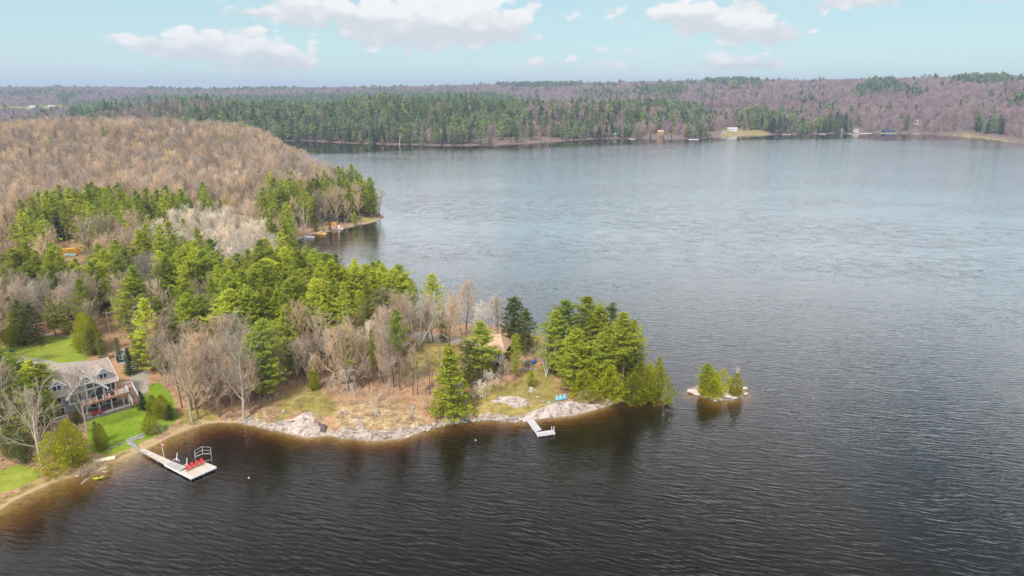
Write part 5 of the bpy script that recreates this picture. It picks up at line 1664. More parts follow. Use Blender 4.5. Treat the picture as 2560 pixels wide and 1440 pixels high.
# deck, boards one by one
dk = empty('deck', (0, 0, 0)); dk.parent = hs
DZ = 2.65
bb = MB().box(-4.45, 4.45, -0.065, 0.065, 0, 0.04).mesh('deck_board', M_DECK)
for i in range(26):
    o = link_mesh('deck_board', bb, dk); o.location = (-3.6, -0.16 - i * 0.142, DZ)
bj = MB().box(-8.05, 0.85, -3.83, 0.0, DZ - 0.3, DZ - 0.06).build('deck_frame', M_DECK, dk)
MB().plate([(0.86, 0.0, DZ + .03), (0.86, -2.2, DZ + .03), (2.6, -1.1, DZ + .03), (2.5, -0.7, DZ + .03)], 0.2).build('deck_wing', M_DECK, dk)
for x in (-7.6, -5.2, -2.8, -0.4, 0.7):
    MB().box(x - 0.09, x + 0.09, -3.75, -3.57, -1.2, DZ - 0.3).build('deck_post', M_PLANKG, dk)
for i in range(8):
    x = -8.0 + i * 1.26
    MB().box(x - 0.07, x + 0.07, -3.86, -3.72, DZ + 0.04, DZ + 1.05).build('railing_post', M_WHITE, dk)
rail(dk, [(0.9, 0.05, DZ + .03), (2.6, -0.75, DZ + .03), (2.6, -1.0, DZ + .03)])
rail(dk, [(2.62, -1.0, DZ), (2.62, -4.9, 0.05)])
rail(dk, [(0.95, -2.9, 1.4), (0.95, -4.9, 0.05)])
rail(dk, [(-1.0, -3.75, DZ + .03), (0.85, -3.75, DZ + .03), (0.85, -2.3, DZ + .03)], bal=0.1)
st = MB().box(-0.8, 0.8, -0.15, 0.15, -0.05, 0.0).mesh('stair_tread', M_DECK)
for i in range(13):
    o = link_mesh('stair_tread', st, dk); o.location = (1.78, -1.25 - i * 0.29, DZ - 0.1 - i * 0.2)
MB().beam((1.0, -1.1, DZ - .25), (1.0, -4.9, -0.1), 0.06, 0.25).beam((2.56, -1.1, DZ - .25), (2.56, -4.9, -0.1), 0.06, 0.25).build('stringer', M_DECK, dk)
MB().box(-8.4, 0.9, -4.6, -0.02, -0.9, 0.03).build('patio', M_STONEW, hs)
lw = MB().box(-13.8, -9.4, -3.6, -0.05, -0.6, 0.75).build('lower_deck', M_DECK, hs)
rail(hs, [(-13.8, -3.55, .75), (-11.2, -3.55, .75)], 0.95)
# furniture under and on the deck
for x, y, mt_, lab in ((-6.9, -3.9, M_RED, 'left red garden chair on the patio under the house deck'), (-6.0, -4.2, M_RED, 'right red garden chair on the patio under the house deck')):
    pass


def local(o, x, y, z=0.0):
    a = o.rotation_euler.z
    return (o.location.x + x * math.cos(a) - y * math.sin(a), o.location.y + x * math.sin(a) + y * math.cos(a), o.location.z + z)


def adirondack(mt, label, group, loc, rz):
    """faces -y"""
    r = empty('adirondack_chair', loc, rz, label, 'chair', group)
    m = MB()
    for i in range(5):
        y = -0.28 + i * 0.12
        m.box(-0.27, 0.27, y - 0.05, y + 0.05, 0.40 - i * 0.035, 0.425 - i * 0.035)
    m.build('seat', mt, r)
    m = MB()
    for i in range(5):
        x = -0.22 + i * 0.11
        hh = 0.72 + 0.10 * math.cos((i - 2) * 0.7)
        m.beam((x * 0.85, 0.24, 0.26), (x * 1.25, 0.24 + 0.36, 0.26 + hh), 0.1, 0.03, up=(0, 1, 0))
    m.build('backrest', mt, r)
    for s in (-1, 1):
        MB().box(s * 0.36 - 0.075, s * 0.36 + 0.075, -0.42, 0.36, 0.56, 0.59).build('armrest', mt, r)
        MB().box(s * 0.31 - 0.05, s * 0.31 + 0.05, -0.36, -0.26, 0.0, 0.56).build('leg', mt, r)
        MB().beam((s * 0.27, -0.3, 0.38), (s * 0.27, 0.5, 0.03), 0.04, 0.12).build('leg', mt, r)
    return r

def copy_chair(src, loc, rz, label):
    return copy_tree(src, loc, rz, label)

p0 = adirondack(M_DRED, 'left red garden chair on the patio under the house deck', 'red patio chairs', local(hs, -6.6, -4.1, 0.03), math.radians(60))
copy_chair(p0, local(hs, -5.5, -4.25, 0.03), math.radians(30), 'right red garden chair on the patio under the house deck')
tb = empty('patio_table', local(hs, -2.2, -2.6, DZ + 0.04), 0, 'low dark table standing on the deck of the lake house', 'table')
MB().tube((0, 0, 0.66), (0, 0, 0.71), 0.55, n=14).build('tabletop', M_DARKM, tb)
for a in range(4):
    MB().beam((0.35 * math.cos(a * 1.57), 0.35 * math.sin(a * 1.57), 0), (0.3 * math.cos(a * 1.57), 0.3 * math.sin(a * 1.57), 0.66), 0.05).build('leg', M_DARKM, tb)
bq = empty('barbecue', local(hs, -4.6, -2.9, DZ + 0.04), math.radians(48), 'small black barbecue on the deck of the lake house', 'barbecue')
MB().box(-0.45, 0.45, -0.25, 0.25, 0.0, 0.75).build('cabinet', M_DARKM, bq)
MB().tube((-0.42, 0, 0.85), (0.42, 0, 0.85), 0.26, n=12).build('lid', M_DARKM, bq)


def stone_mesh(name, seed, mt, flat=0.7, sub=2, rough=0.28):
    import bmesh
    bm = bmesh.new(); bmesh.ops.create_icosphere(bm, subdivisions=sub, radius=1.0)
    rr2 = random.Random(seed)
    dirs = [Vector((rr2.gauss(0, 1), rr2.gauss(0, 1), rr2.gauss(0, 1))).normalized() for _ in range(7)]
    cut = [rr2.uniform(0.62, 0.95) for _ in dirs]
    for v in bm.verts:
        for d, c in zip(dirs, cut):
            k = v.co.dot(d)
            if k > c:
                v.co -= d * (k - c)
        v.co *= 1 + rr2.uniform(-rough, rough) * 0.25
        v.co.z *= flat
    me = bpy.data.meshes.new(name); bm.to_mesh(me); bm.free(); me.materials.append(mt)
    return me

STONES = [stone_mesh('stone', s, mt_, f, 2) for s, mt_, f in ((1, M_GRAN, .6), (2, M_GREYS, .7), (3, M_GRAN, .5), (4, M_GRANW, .55), (5, M_GREYS, .6), (6, M_GRAN, .75))]

def stone(name, u, v, w, hgt=None, label=None, group=None, var=0, cat='rock', wd=None, zz=None, rot=None):
    x, y, z = hit(u, v)
    o = link_mesh(name, STONES[var % len(STONES)])
    hgt = hgt or w * 0.6
    o.scale = (w / 2, (wd or w * 0.8) / 2, hgt / 2 / 0.62)
    o.location = (x, y, (z if zz is None else zz) + hgt * 0.18)
    o.rotation_euler = (0, 0, trng.uniform(0, 3) if rot is None else rot)
    return tag(o, label, cat, group)

# ------------------------------------------------------------------ shed, cars, container, pole
x, y, z = hit(305, 906)
sh = empty('garden_shed', (x, y, z), math.radians(12), 'small dark blue garden shed with white trim beside the dark spruce', 'shed')
MB().box(-1.3, 1.3, 0, 2.0, -0.3, 1.9).build('wall', M_SHEDB, sh)
MB().plate([(-1.45, -0.2, 1.9), (1.45, -0.2, 1.9), (1.45, 1.0, 2.7), (-1.45, 1.0, 2.7)], 0.08).plate([(1.45, 2.2, 1.9), (-1.45, 2.2, 1.9), (-1.45, 1.0, 2.7), (1.45, 1.0, 2.7)], 0.08).build('roof', M_GREYR, sh)
MB().box(-1.36, -1.22, -0.05, 0.0, 0, 1.9).box(1.22, 1.36, -0.05, 0.0, 0, 1.9).box(-1.22, 1.22, -0.04, 0.0, 1.72, 1.86).build('trim', M_WHITE, sh)
window(sh, -0.35, 0.35, 1.0, 1.6, 0.0, 1)
MB().box(-0.4, 1.3, -0.9, -0.1, -0.2, 0.1).build('step', M_PLANKG, sh)


def car(u, v, rz, body, label, dz=0.0, L=4.4, W=1.8, Hh=1.5, cab=(0.28, 0.92), truck=False):
    x, y, z = hit(u, v)
    r = empty('parked_car' if not truck else 'pickup_truck', (x, y, z), rz, label, 'car' if not truck else 'pickup truck')
    m = MB()
    pr_ = [(-L / 2, 0.35), (-L / 2, 0.85), (-L / 2 + 0.15, 0.95), (L / 2 - 1.1, 1.0), (L / 2 - 0.1, 0.85), (L / 2, 0.6), (L / 2, 0.35)]
    n = len(pr_)
    vs = [(a, -W / 2, b) for a, b in pr_] + [(a, W / 2, b) for a, b in pr_]
    m.add(vs, [tuple(range(n)), tuple(range(2 * n - 1, n - 1, -1))] + [(i, n + i, n + (i + 1) % n, (i + 1) % n) for i in range(n)])
    m.build('body', body, r)
    c0, c1 = (-L / 2 + 0.2, L / 2 - 1.1) if not truck else (-0.6, L / 2 - 1.2)
    m = MB()
    pr_ = [(c0, 0.95), (c0 + 0.3, Hh - 0.04), (c1 - 0.75, Hh - 0.04), (c1, 0.98)]
    vs = [(a, -W / 2 + (0.06 if b < 1.2 else 0.16), b) for a, b in pr_] + [(a, W / 2 - (0.06 if b < 1.2 else 0.16), b) for a, b in pr_]
    m.add(vs, [(0, 1, 2, 3), (7, 6, 5, 4), (0, 4, 5, 1), (2, 6, 7, 3), (1, 5, 6, 2)])
    m.build('windows', M_GLASS, r)
    MB().box(c0 + 0.28, c1 - 0.73, -W / 2 + 0.15, W / 2 - 0.15, Hh - 0.05, Hh).build('roof', body, r)
    for sx in (-L / 2 + 0.8, L / 2 - 0.85):
        for sy in (-W / 2, W / 2):
            MB().tube((sx, sy - 0.1, 0.33), (sx, sy + 0.1, 0.33), 0.33, n=14).build('wheel', M_TYRE, r)
    for sy in (-W / 2 + 0.3, W / 2 - 0.3):
        MB().box(L / 2 - 0.06, L / 2 + 0.03, sy - 0.18, sy + 0.18, 0.62, 0.76).build('headlight', M_ALU, r)
    return r

M_CARW = mat('white_car_paint', (0.78, 0.80, 0.82), (0.74, 0.76, 0.78), 1, 0.25, spec=0.5)
M_CARB = mat('blue_car_paint', (0.02, 0.06, 0.42), (0.02, 0.05, 0.36), 1, 0.25, spec=0.5)
M_CARD = mat('dark_car_paint', (0.03, 0.05, 0.07), (0.025, 0.04, 0.06), 1, 0.25, spec=0.5)
car(66, 918, math.radians(8), M_CARW, 'white parked car on the gravel driveway left of the lake house')
car(-2, 888, math.radians(70), M_CARB, 'bright blue pickup truck cut off by the left photo edge', truck=True, L=5.2, Hh=1.8)
car(14, 893, math.radians(40), M_CARD, 'dark parked car beside the blue truck at the left edge')

x, y, z = hit(180, 637)
ct = empty('shipping_container', (x, y, z), math.radians(28), 'yellow steel container in a gap of the left wood', 'container')
MB().box(-2.9, 2.9, -1.1, 1.1, 0.1, 2.5).build('body', M_YEL, ct)
rb = MB().box(-0.05, 0.05, -1.16, -1.1, 0.15, 2.45).mesh('rib', M_YEL)
for i in range(12):
    o = link_mesh('rib', rb, ct); o.location = (-2.75 + i * 0.5, 0, 0)
MB().box(2.2, 2.35, -1.18, -1.1, 0.1, 2.5).build('door_bar', M_DARKM, ct)
x, y, z = hit(176, 641)
tp_ = empty('covered_boat', (x, y, z), math.radians(28), 'pale blue covered boat in front of the yellow container', 'boat')
MB().hexa([(-1.4, -0.5, 0.1), (1.4, -0.5, 0.1), (1.4, 0.5, 0.1), (-1.4, 0.5, 0.1), (-1.8, -0.8, 0.8), (2.1, -0.3, 0.8), (2.1, 0.3, 0.8), (-1.8, 0.8, 0.8)]).build('hull', M_WHITE, tp_)
MB().add([(-1.8, -0.8, 0.81), (2.1, -0.3, 0.81), (2.1, 0.3, 0.81), (-1.8, 0.8, 0.81), (-1.3, 0, 1.15), (1.5, 0, 1.1)], [(0, 1, 5, 4), (2, 3, 4, 5), (1, 2, 5), (3, 0, 4)]).build('cover', M_LBLUE, tp_)

x, y, z = hit(276, 832)
hgt = height_to(x, y, z, 778)
up_ = empty('utility_pole', (x, y, z), 0, 'weathered wooden utility pole with a crossarm in the left wood', 'utility pole')
MB().tube((0, 0, -0.2), (-0.15, 0, hgt), 0.17, 0.12).build('pole', M_OAK, up_)
MB().beam((-1.2, 0, hgt - 0.5), (1.0, 0, hgt - 0.45), 0.12).build('crossarm', M_OAK, up_)
for q in (-1.0, -0.1, 0.8):
    MB().tube((q, 0, hgt - 0.42), (q, 0, hgt - 0.2), 0.05).build('insulator', M_WHITE, up_)
for ua, va, ub, vb, q in ((273, 782, 380, 802, 0.7), (273, 784, 160, 770, -1.0)):
    xb, yb, zb = hit(ub, 870 if ub > 300 else 850)
    hb = height_to(xb, yb, zb, vb)
    m = MB(); prev = None
    for k in range(13):
        t_ = k / 12
        p = Vector((x + q, y, z + hgt - 0.25)).lerp(Vector((xb, yb, zb + hb)), t_) - Vector((0, 0, 1.6 * t_ * (1 - t_)))
        if prev is not None:
            m.tube(prev, p, 0.03, n=4)
        prev = p
    tag(m.build('power_cable', M_DARKM), 'thin power cable running ' + ('right' if ub > 300 else 'left') + ' from the utility pole', 'cable')

# ------------------------------------------------------------------ orange roofed cottage
x, y, z = hit(1222, 910)
cz = z
co_ = empty('cottage', (x, y, cz), math.radians(-14), 'brown cottage with orange shingle roof half hidden by pines on the peninsula', 'cottage')
W_, D_ = 7.4, 6.2
co_.scale = (1.05,) * 3
MB().box(-W_ / 2, W_ / 2, 0, D_, -1.0, 4.4).build('wall', M_BROWNW, co_)
m = MB()
m.plate([(-W_ / 2 - 0.6, -0.9, 3.9), (W_ / 2 + 0.6, -0.9, 3.9), (W_ / 2 - 1.6, D_ / 2, 6.6), (-W_ / 2 + 1.2, D_ / 2, 6.6)], 0.15)
m.plate([(W_ / 2 + 0.6, D_ + 0.7, 3.9), (-W_ / 2 - 0.6, D_ + 0.7, 3.9), (-W_ / 2 + 1.2, D_ / 2, 6.6), (W_ / 2 - 1.6, D_ / 2, 6.6)], 0.15)
m.plate([(W_ / 2 + 0.6, -0.9, 3.9), (W_ / 2 + 0.6, D_ + 0.7, 3.9), (W_ / 2 - 1.6, D_ / 2, 6.6)], 0.15)
m.plate([(-W_ / 2 - 0.6, D_ + 0.7, 3.9), (-W_ / 2 - 0.6, -0.9, 3.9), (-W_ / 2 + 1.2, D_ / 2, 6.6)], 0.15)
m.build('roof', M_ORROOF, co_)
MB().box(-6.6, -3.2, 2.0, 6.5, -0.8, 3.4).build('side_wing', M_BROWNW, co_)
MB().plate([(-7.0, 1.6, 3.4), (-3.0, 1.6, 3.4), (-3.4, 4.2, 4.9), (-6.2, 4.2, 4.9)], 0.12).plate([(-3.0, 6.9, 3.4), (-7.0, 6.9, 3.4), (-6.2, 4.2, 4.9), (-3.4, 4.2, 4.9)], 0.12).build('wing_roof', M_ORROOF, co_)
window(co_, 2.2, 2.9, 2.0, 3.5, 0.0, 1); window(co_, -0.6, 1.4, 2.1, 3.5, 0.0, 2); window(co_, -3.0, -2.2, 2.3, 3.4, 0.0, 1); window(co_, 0.8, 2.6, -0.1, 1.2, 0.0, 2)
cd_ = empty('deck', (0, 0, 0)); cd_.parent = co_
bb2 = MB().box(-3.6, 3.6, -0.065, 0.065, 0, 0.04).mesh('deck_board', M_PLANKG)
for i in range(18):
    o = link_mesh('deck_board', bb2, cd_); o.location = (0.2, -0.1 - i * 0.142, 1.7)
for xx in (-3.2, -0.2, 2.0, 3.6):
    MB().box(xx - 0.08, xx + 0.08, -2.55, -2.4, -0.8, 1.68).build('deck_post', M_BROWNW, cd_)
rail(cd_, [(-3.4, -2.6, 1.74), (3.7, -2.6, 1.74), (3.7, 0, 1.74)], 0.9, mt=M_PLANKG)
MB().box(-3.3, -0.6, -2.7, -2.64, 1.8, 2.5).build('white_panel', M_WHITE, cd_)

x, y, z = hit(1166, 994)
bx_ = empty('storage_box', (x, y, z), math.radians(5), 'brown wooden storage box at the right foot of the lush shore pine', 'box')
MB().box(-0.65, 0.65, -0.4, 0.4, 0, 1.1).build('body', M_BROWNW, bx_)
MB().box(-0.7, 0.7, -0.46, 0.46, 1.1, 1.17).build('lid', M_BROWNW, bx_)
x, y, z = hit(1183, 995)
be = empty('wooden_bench', (x, y, z), math.radians(70), 'weathered wooden lounger right of the brown storage box', 'bench')
MB().box(-0.9, 0.9, -0.3, 0.3, 0.35, 0.42).build('seat', M_PLANKG, be)
MB().beam((-0.85, 0.0, 0.4), (-1.4, 0.0, 1.15), 0.6, 0.05, up=(0, 0, 1)).build('backrest', M_PLANKG, be)
for sx in (-0.75, 0.75):
    for sy in (-0.22, 0.22):
        MB().box(sx - .05, sx + .05, sy - .05, sy + .05, 0, .35).build('leg', M_PLANKG, be)
x, y, z = hit(1328, 977)
sp_ = empty('tree_stump', (x, y, z), 0, 'grey cut tree stump below the small young pine', 'stump')
MB().tube((0, 0, -0.2), (0, 0, 0.75), 0.62, 0.42, 12).build('trunk', M_OAK, sp_)
MB().tube((0, 0, 0.75), (0, 0, 0.77), 0.40, 0.38, 12).build('cut_face', M_WOODD, sp_)
for a in range(5):
    MB().beam((0.3 * math.cos(a * 1.26), 0.3 * math.sin(a * 1.26), 0.3), (1.0 * math.cos(a * 1.26), 1.0 * math.sin(a * 1.26), -0.1), 0.2, 0.2).build('root', M_OAK, sp_)

# chairs
ch = None
for i, (u, v, w_) in enumerate(((1394, 1003, 'left'), (1403, 1001, 'middle'), (1412.5, 999, 'right'))):
    x, y, z = hit(u, v)
    lab = w_ + ' light blue slatted chair of the row of three facing the lake'
    if ch is None:
        ch = adirondack(M_LBLUE, lab, 'light blue chairs above the rock slab', (x, y, z), math.radians(14)); ch.scale = (1.0,) * 3
    else:
        copy_chair(ch, (x, y, z), math.radians(14), lab)
for u, v, mt_, rz, lab in ((1311, 910, M_TEAL, 60, 'teal chair with rounded back left of the fire pit'), (1322, 914, M_TEAL, 170, 'low teal chair in front of the fire pit'),
                           (1332, 911, M_BLUE, -60, 'royal blue chair right of the fire pit'), (1335, 907, M_BLUE, -100, 'second royal blue chair behind the first by the fire pit')):
    x, y, z = hit(u, v)
    adirondack(mt_, lab, 'chairs round the fire pit', (x, y, z + 0.1), math.radians(rz))
x, y, z = hit(1322, 910)
fp = empty('fire_pit', (x, y, z), 0, 'stone fire pit ring between the teal and blue chairs', 'fire pit')
for i in range(10):
    a = i * math.pi / 5
    o = link_mesh('stone', STONES[1], fp); o.location = (0.6 * math.cos(a), 0.6 * math.sin(a), 0.15); o.scale = (0.22, 0.16, 0.2); o.rotation_euler = (0, 0, a)
for i, (u, v, w, hh, var, lab) in enumerate([(1313, 921, 2.0, 0.35, 3, 'flat pale flagstone left below the fire pit chairs'), (1328, 922, 1.8, 0.35, 1, 'flat grey flagstone below the blue fire pit chairs'), (1302, 926, 1.5, 0.3, 0, 'low pinkish stone at the edge of the fire pit terrace'),
        (1338, 925, 1.2, 0.3, 4, 'dark flat stone at the right end of the fire pit terrace'), (1378, 915, 1.2, 0.8, 3, 'pale stone under the birch clump'),
        (1105, 912, 1.1, 0.8, 3, 'white boulder left of the lush shore pine'), (942, 1037, 1.5, 2.0, 1, 'upright square grey boulder on the yellow mound'),
        (710, 1031, 1.2, 0.9, 1, 'rounded grey boulder left of the pink rock slab'), (865, 1034, 1.1, 0.7, 4, 'grey boulder on the mound left of the cleft'), (850, 1032, 0.9, 0.5, 1, 'small grey boulder next to the one left of the cleft'),
        (1031, 1021, 1.2, 0.7, 1, 'grey boulder on the slope right of the square one'), (1035, 1014, 0.6, 0.4, 4, 'small stone behind the slope boulder'), (1080, 1012, 1.1, 0.6, 4, 'dull grey boulder left of the lush shore pine foot'),
        (1345, 994, 1.0, 0.6, 3, 'pale stone below the tree stump, lowest of the line'), (1341, 982, 0.9, 0.45, 1, 'pale stone in the line below the stump'), (1335, 975, 0.8, 0.4, 3, 'pale stone right beside the tree stump'),
        (1357, 1005, 1.1, 0.45, 4, 'flat grey stone left of the three blue chairs'), (1372, 1007, 1.5, 0.5, 1, 'wide flat grey stone below the three blue chairs'), (1382, 1003, 0.9, 0.4, 4, 'small flat grey stone just left of the blue chairs'),
        (1451, 992, 1.4, 0.8, 3, 'pale boulder under the tip cedars'), (930, 1015, 0.9, 0.35, 3, 'small pale rock at the brush above the mound'), (900, 1005, 0.8, 0.3, 3, 'small pale rock left above the mound brush')]):
    stone('boulder' if hh > 0.5 else 'flagstone', u, v, w, hh, lab, None, var)


# ------------------------------------------------------------------ docks, plank by plank
def quad_planks(root, q, z, n, mt, th=0.05, gap=0.14, along='ab'):
    """q: world corners a,b (start edge) c,d (end edge, c beside b); planks lie parallel to a-b, stepping towards d-c"""
    a, b, c, d = [Vector((p[0], p[1], 0)) for p in q]
    for i in range(n):
        t0 = (i + gap / 2) / n; t1 = (i + 1 - gap / 2) / n
        p = [a.lerp(d, t0), b.lerp(c, t0), b.lerp(c, t1), a.lerp(d, t1)]
        cen = sum(p, Vector()) / 4
        vs = [(v - cen) for v in p]
        ar = (vs[1] - vs[0]).cross(vs[3] - vs[0]).z
        if ar < 0:
            vs = vs[::-1]
        jit = trng.uniform(-0.006, 0.006)
        o = MB().plate([(v.x, v.y, 0) for v in vs], th).build('plank', mt, root)
        o.location = (cen.x - root.location.x, cen.y - root.location.y, z + jit - root.location.z)

def edge_board(root, pts, z, mt, h=0.22, name='fascia', closed=False):
    m = MB()
    n = len(pts)
    for i in range(n if closed else n - 1):
        a = pts[i]; b = pts[(i + 1) % n]
        m.beam((a[0] - root.location.x, a[1] - root.location.y, z - root.location.z - h / 2 + 0.02), (b[0] - root.location.x, b[1] - root.location.y, z - root.location.z - h / 2 + 0.02), 0.08, h)
    return m.build(name, mt, root)

def Z(u, v, z):
    return P(u, v, z)

DZ1 = 0.62
a0 = Z(350, 1126, DZ1)
dock = empty('left_dock'.replace('left_', 'wooden_'), (a0[0], a0[1], 0), 0, 'wooden walkway dock widening to a platform with four red chairs', 'dock')
wk = [Z(349, 1126, DZ1), Z(360.5, 1121.5, DZ1), Z(429, 1153, DZ1), Z(412, 1160.5, DZ1)]
quad_planks(dock, wk, DZ1, 66, M_PLANK)
s1 = [Z(410.5, 1161, DZ1), Z(430, 1153, DZ1), Z(466, 1167, DZ1), Z(447, 1180, DZ1)]
quad_planks(dock, s1, DZ1 + 0.02, 26, M_PLANKG)
s2 = [Z(447, 1180, DZ1), Z(477.5, 1195.5, DZ1), Z(541, 1167.5, DZ1), Z(508, 1154, DZ1)]
# boards run along the short way of the platform
quad_planks(dock, s2, DZ1 + 0.01, 44, M_PLANK)
edge_board(dock, [s1[0], s1[3], s2[1], s2[2], s2[3]], DZ1, M_WHITE, 0.3)
edge_board(dock, [wk[0], wk[3]], DZ1, M_PLANKG, 0.2); edge_board(dock, [wk[1], wk[2], s1[2]], DZ1, M_PLANKG, 0.2)
for u, v in ((370, 1136), (392, 1147), (414, 1160), (447, 1178), (476, 1193), (508, 1180), (538, 1166), (500, 1158), (430, 1155), (462, 1166), (385, 1134)):
    q = Z(u, v, DZ1)
    MB().tube((q[0] - dock.location.x, q[1] - dock.location.y, -1.4), (q[0] - dock.location.x, q[1] - dock.location.y, DZ1 - 0.06), 0.07).build('pile', M_PLANKG, dock)
for u, v, lean, lab in ((441, 1152, 0.35, 'white braced mooring post at the start of the dock platform'), (467, 1166, 0.2, 'white mooring post left of the red dock chairs')):
    q = Z(u, v, DZ1)
    mp_ = empty('mooring_post', (q[0], q[1], DZ1), 0, lab, 'post')
    MB().tube((0, 0, 0), (lean, 0.1, 1.7), 0.09, 0.07).build('post', M_WHITE, mp_)
    MB().tube((-0.75, 0.1, 0), (lean * 0.3, 0.05, 0.55), 0.05).build('brace', M_WHITE, mp_)
    MB().tube((0.75, -0.3, 0), (lean * 0.3, 0.05, 0.55), 0.05).build('brace', M_WHITE, mp_)
# flag pole with a slack red and white flag
q = Z(411.5, 1144, DZ1)
fx_ = empty('flagpole', (q[0], q[1], 0.0), 0, 'white flagpole at the dock edge with a slack red and white flag', 'flagpole')
HP = 3.9
MB().tube((0, 0, -1.2), (-0.25, 0, HP + 0.6), 0.055, 0.035).build('pole', M_WHITE, fx_)
fm = MB()
for (z0, z1, w0, w1) in ((HP - 1.25, HP - 0.8, 0.22, 0.34),):
    pass

def cloth(z0, z1, w0, w1, mt_):
    V = []; F = []
    n = 6
    for i in range(n + 1):
        t_ = i / n; w = w0 + (w1 - w0) * t_; zz_ = z0 + (z1 - z0) * t_
        for k in range(7):
            s = k / 6
            V.append((-0.2 + s * w, 0.10 * math.sin(s * 11 + t_ * 2), zz_ + 0.05 * math.sin(s * 5)))
    for i in range(n):
        for k in range(6):
            a = i * 7 + k
            F.append((a, a + 1, a + 8, a + 7))
    me = bpy.data.meshes.new('flag_band'); me.from_pydata(V, [], F); me.materials.append(mt_)
    return me
fl = link_mesh('flag', cloth(HP - 1.15, HP - 0.72, 0.34, 0.42, M_RED), fx_)
link_mesh('white_band', cloth(HP - 0.72, HP - 0.28, 0.42, 0.50, M_WHITE), fl)
link_mesh('red_band', cloth(HP - 0.28, HP + 0.25, 0.50, 0.22, M_RED), fl)
# maple leaf hint on the white band
MB().add([(-0.02, -0.13, HP - 0.62), (0.14, -0.13, HP - 0.5), (0.06, -0.13, HP - 0.34), (-0.10, -0.13, HP - 0.5)], [(0, 1, 2, 3)]).build('emblem', M_RED, fl)
rc = None
for i, (u, v, w_) in enumerate(((470, 1176, 'nearest'), (481.5, 1170.5, 'second'), (494, 1165.5, 'third'), (505.5, 1160.5, 'farthest'))):
    q = Z(u, v, DZ1 + 0.03)
    lab = {'nearest': 'leftmost red slatted chair of four on the dock platform', 'second': 'second red slatted chair from the left on the dock platform',
           'third': 'third red slatted chair from the left on the dock platform', 'farthest': 'rightmost red slatted chair of four on the dock platform'}[w_]
    if rc is None:
        rc = adirondack(M_RED, lab, 'red chairs on the dock', (q[0], q[1], DZ1 + 0.03), math.radians(32)); rc.scale = (0.88, 0.88, 0.98)
    else:
        copy_chair(rc, (q[0], q[1], DZ1 + 0.03), math.radians(32), lab)
# canopy frame of the boat lift
def lift_frame(loc, rz, w, d, h, rise, label, mt_, hull=False):
    r = empty('boat_lift_frame', loc, rz, label, 'boat lift')
    for sx in (-w / 2, w / 2):
        for sy in (-d / 2, d / 2):
            MB().tube((sx, sy, -0.9), (sx, sy, h), 0.05).build('post', mt_, r)
    m = MB()
    for sy in (-d / 2, 0, d / 2):
        m.tube((-w / 2, sy, h), (0, sy, h + rise), 0.045); m.tube((w / 2, sy, h), (0, sy, h + rise), 0.045)
    for sx in (-w / 2, w / 2):
        m.tube((sx, -d / 2, h), (sx, d / 2, h), 0.045)
    m.tube((0, -d / 2, h + rise), (0, d / 2, h + rise), 0.045)
    m.tube((-w / 2, -d / 2, 0.3), (w / 2, -d / 2, 0.3), 0.04); m.tube((-w / 2, d / 2, 0.3), (w / 2, d / 2, 0.3), 0.04)
    m.build('roof_frame', mt_, r)
    return r
q = Z(500, 1160, 0)
lift_frame((q[0] - 0.1, q[1] + 1.9, 0), math.radians(25), 2.9, 3.0, 1.45, 0.5, 'grey metal boat lift frame behind the red dock chairs', M_ALU)

# right dock
DZ2 = 0.5
a0 = Z(1310, 1041, DZ2)
d2 = empty('floating_dock', (a0[0], a0[1], 0), 0, 'pale L shaped floating dock below the granite slab', 'dock')
w1 = [Z(1310, 1041, DZ2), Z(1328, 1041, DZ2), Z(1358, 1076, DZ2), Z(1344.5, 1089.5, DZ2)]
quad_planks(d2, [w1[0], w1[1], Z(1354, 1074, DZ2), Z(1339, 1080, DZ2)], DZ2, 46, M_PLANKW)
quad_planks(d2, [Z(1339.5, 1080.5, DZ2), Z(1344.5, 1089.5, DZ2), Z(1388, 1083, DZ2), Z(1383.5, 1074.5, DZ2)], DZ2 + 0.01, 30, M_PLANKW)
edge_board(d2, [w1[0], Z(1339, 1080, DZ2), Z(1344.5, 1089.5, DZ2), Z(1388, 1083, DZ2), Z(1383.5, 1074.5, DZ2)], DZ2, M_PLANKW, 0.28)
for u, v in ((1316, 1050), (1330, 1070), (1344, 1088), (1386, 1082), (1365, 1085)):
    q = Z(u, v, DZ2)
    MB().tube((q[0] - d2.location.x, q[1] - d2.location.y, -1.4), (q[0] - d2.location.x, q[1] - d2.location.y, DZ2 - 0.06), 0.08).build('pile', M_PLANKG, d2)
q = Z(1382, 1076, DZ2)
ld = empty('dock_ladder', (q[0], q[1], DZ2), math.radians(10), 'white curved swim ladder at the end of the L shaped dock', 'ladder')
for s in (-0.25, 0.25):
    m = MB(); prev = None
    for k in range(9):
        a = math.pi * k / 8
        p = (s, 0.3 * math.cos(a), 0.55 + 0.35 * math.sin(a))
        if prev: m.tube(prev, p, 0.035, n=6)
        prev = p
    m.tube((s, 0.3, 0.55), (s, 0.3, -0.8), 0.035, n=6); m.tube((s, -0.3, 0.55), (s, -0.3, 0.0), 0.035, n=6)
    m.build('handrail', M_WHITE, ld)
for k in range(3):
    MB().tube((-0.25, 0.3, -0.1 - 0.3 * k), (0.25, 0.3, -0.1 - 0.3 * k), 0.03, n=6).build('rung', M_WHITE, ld)

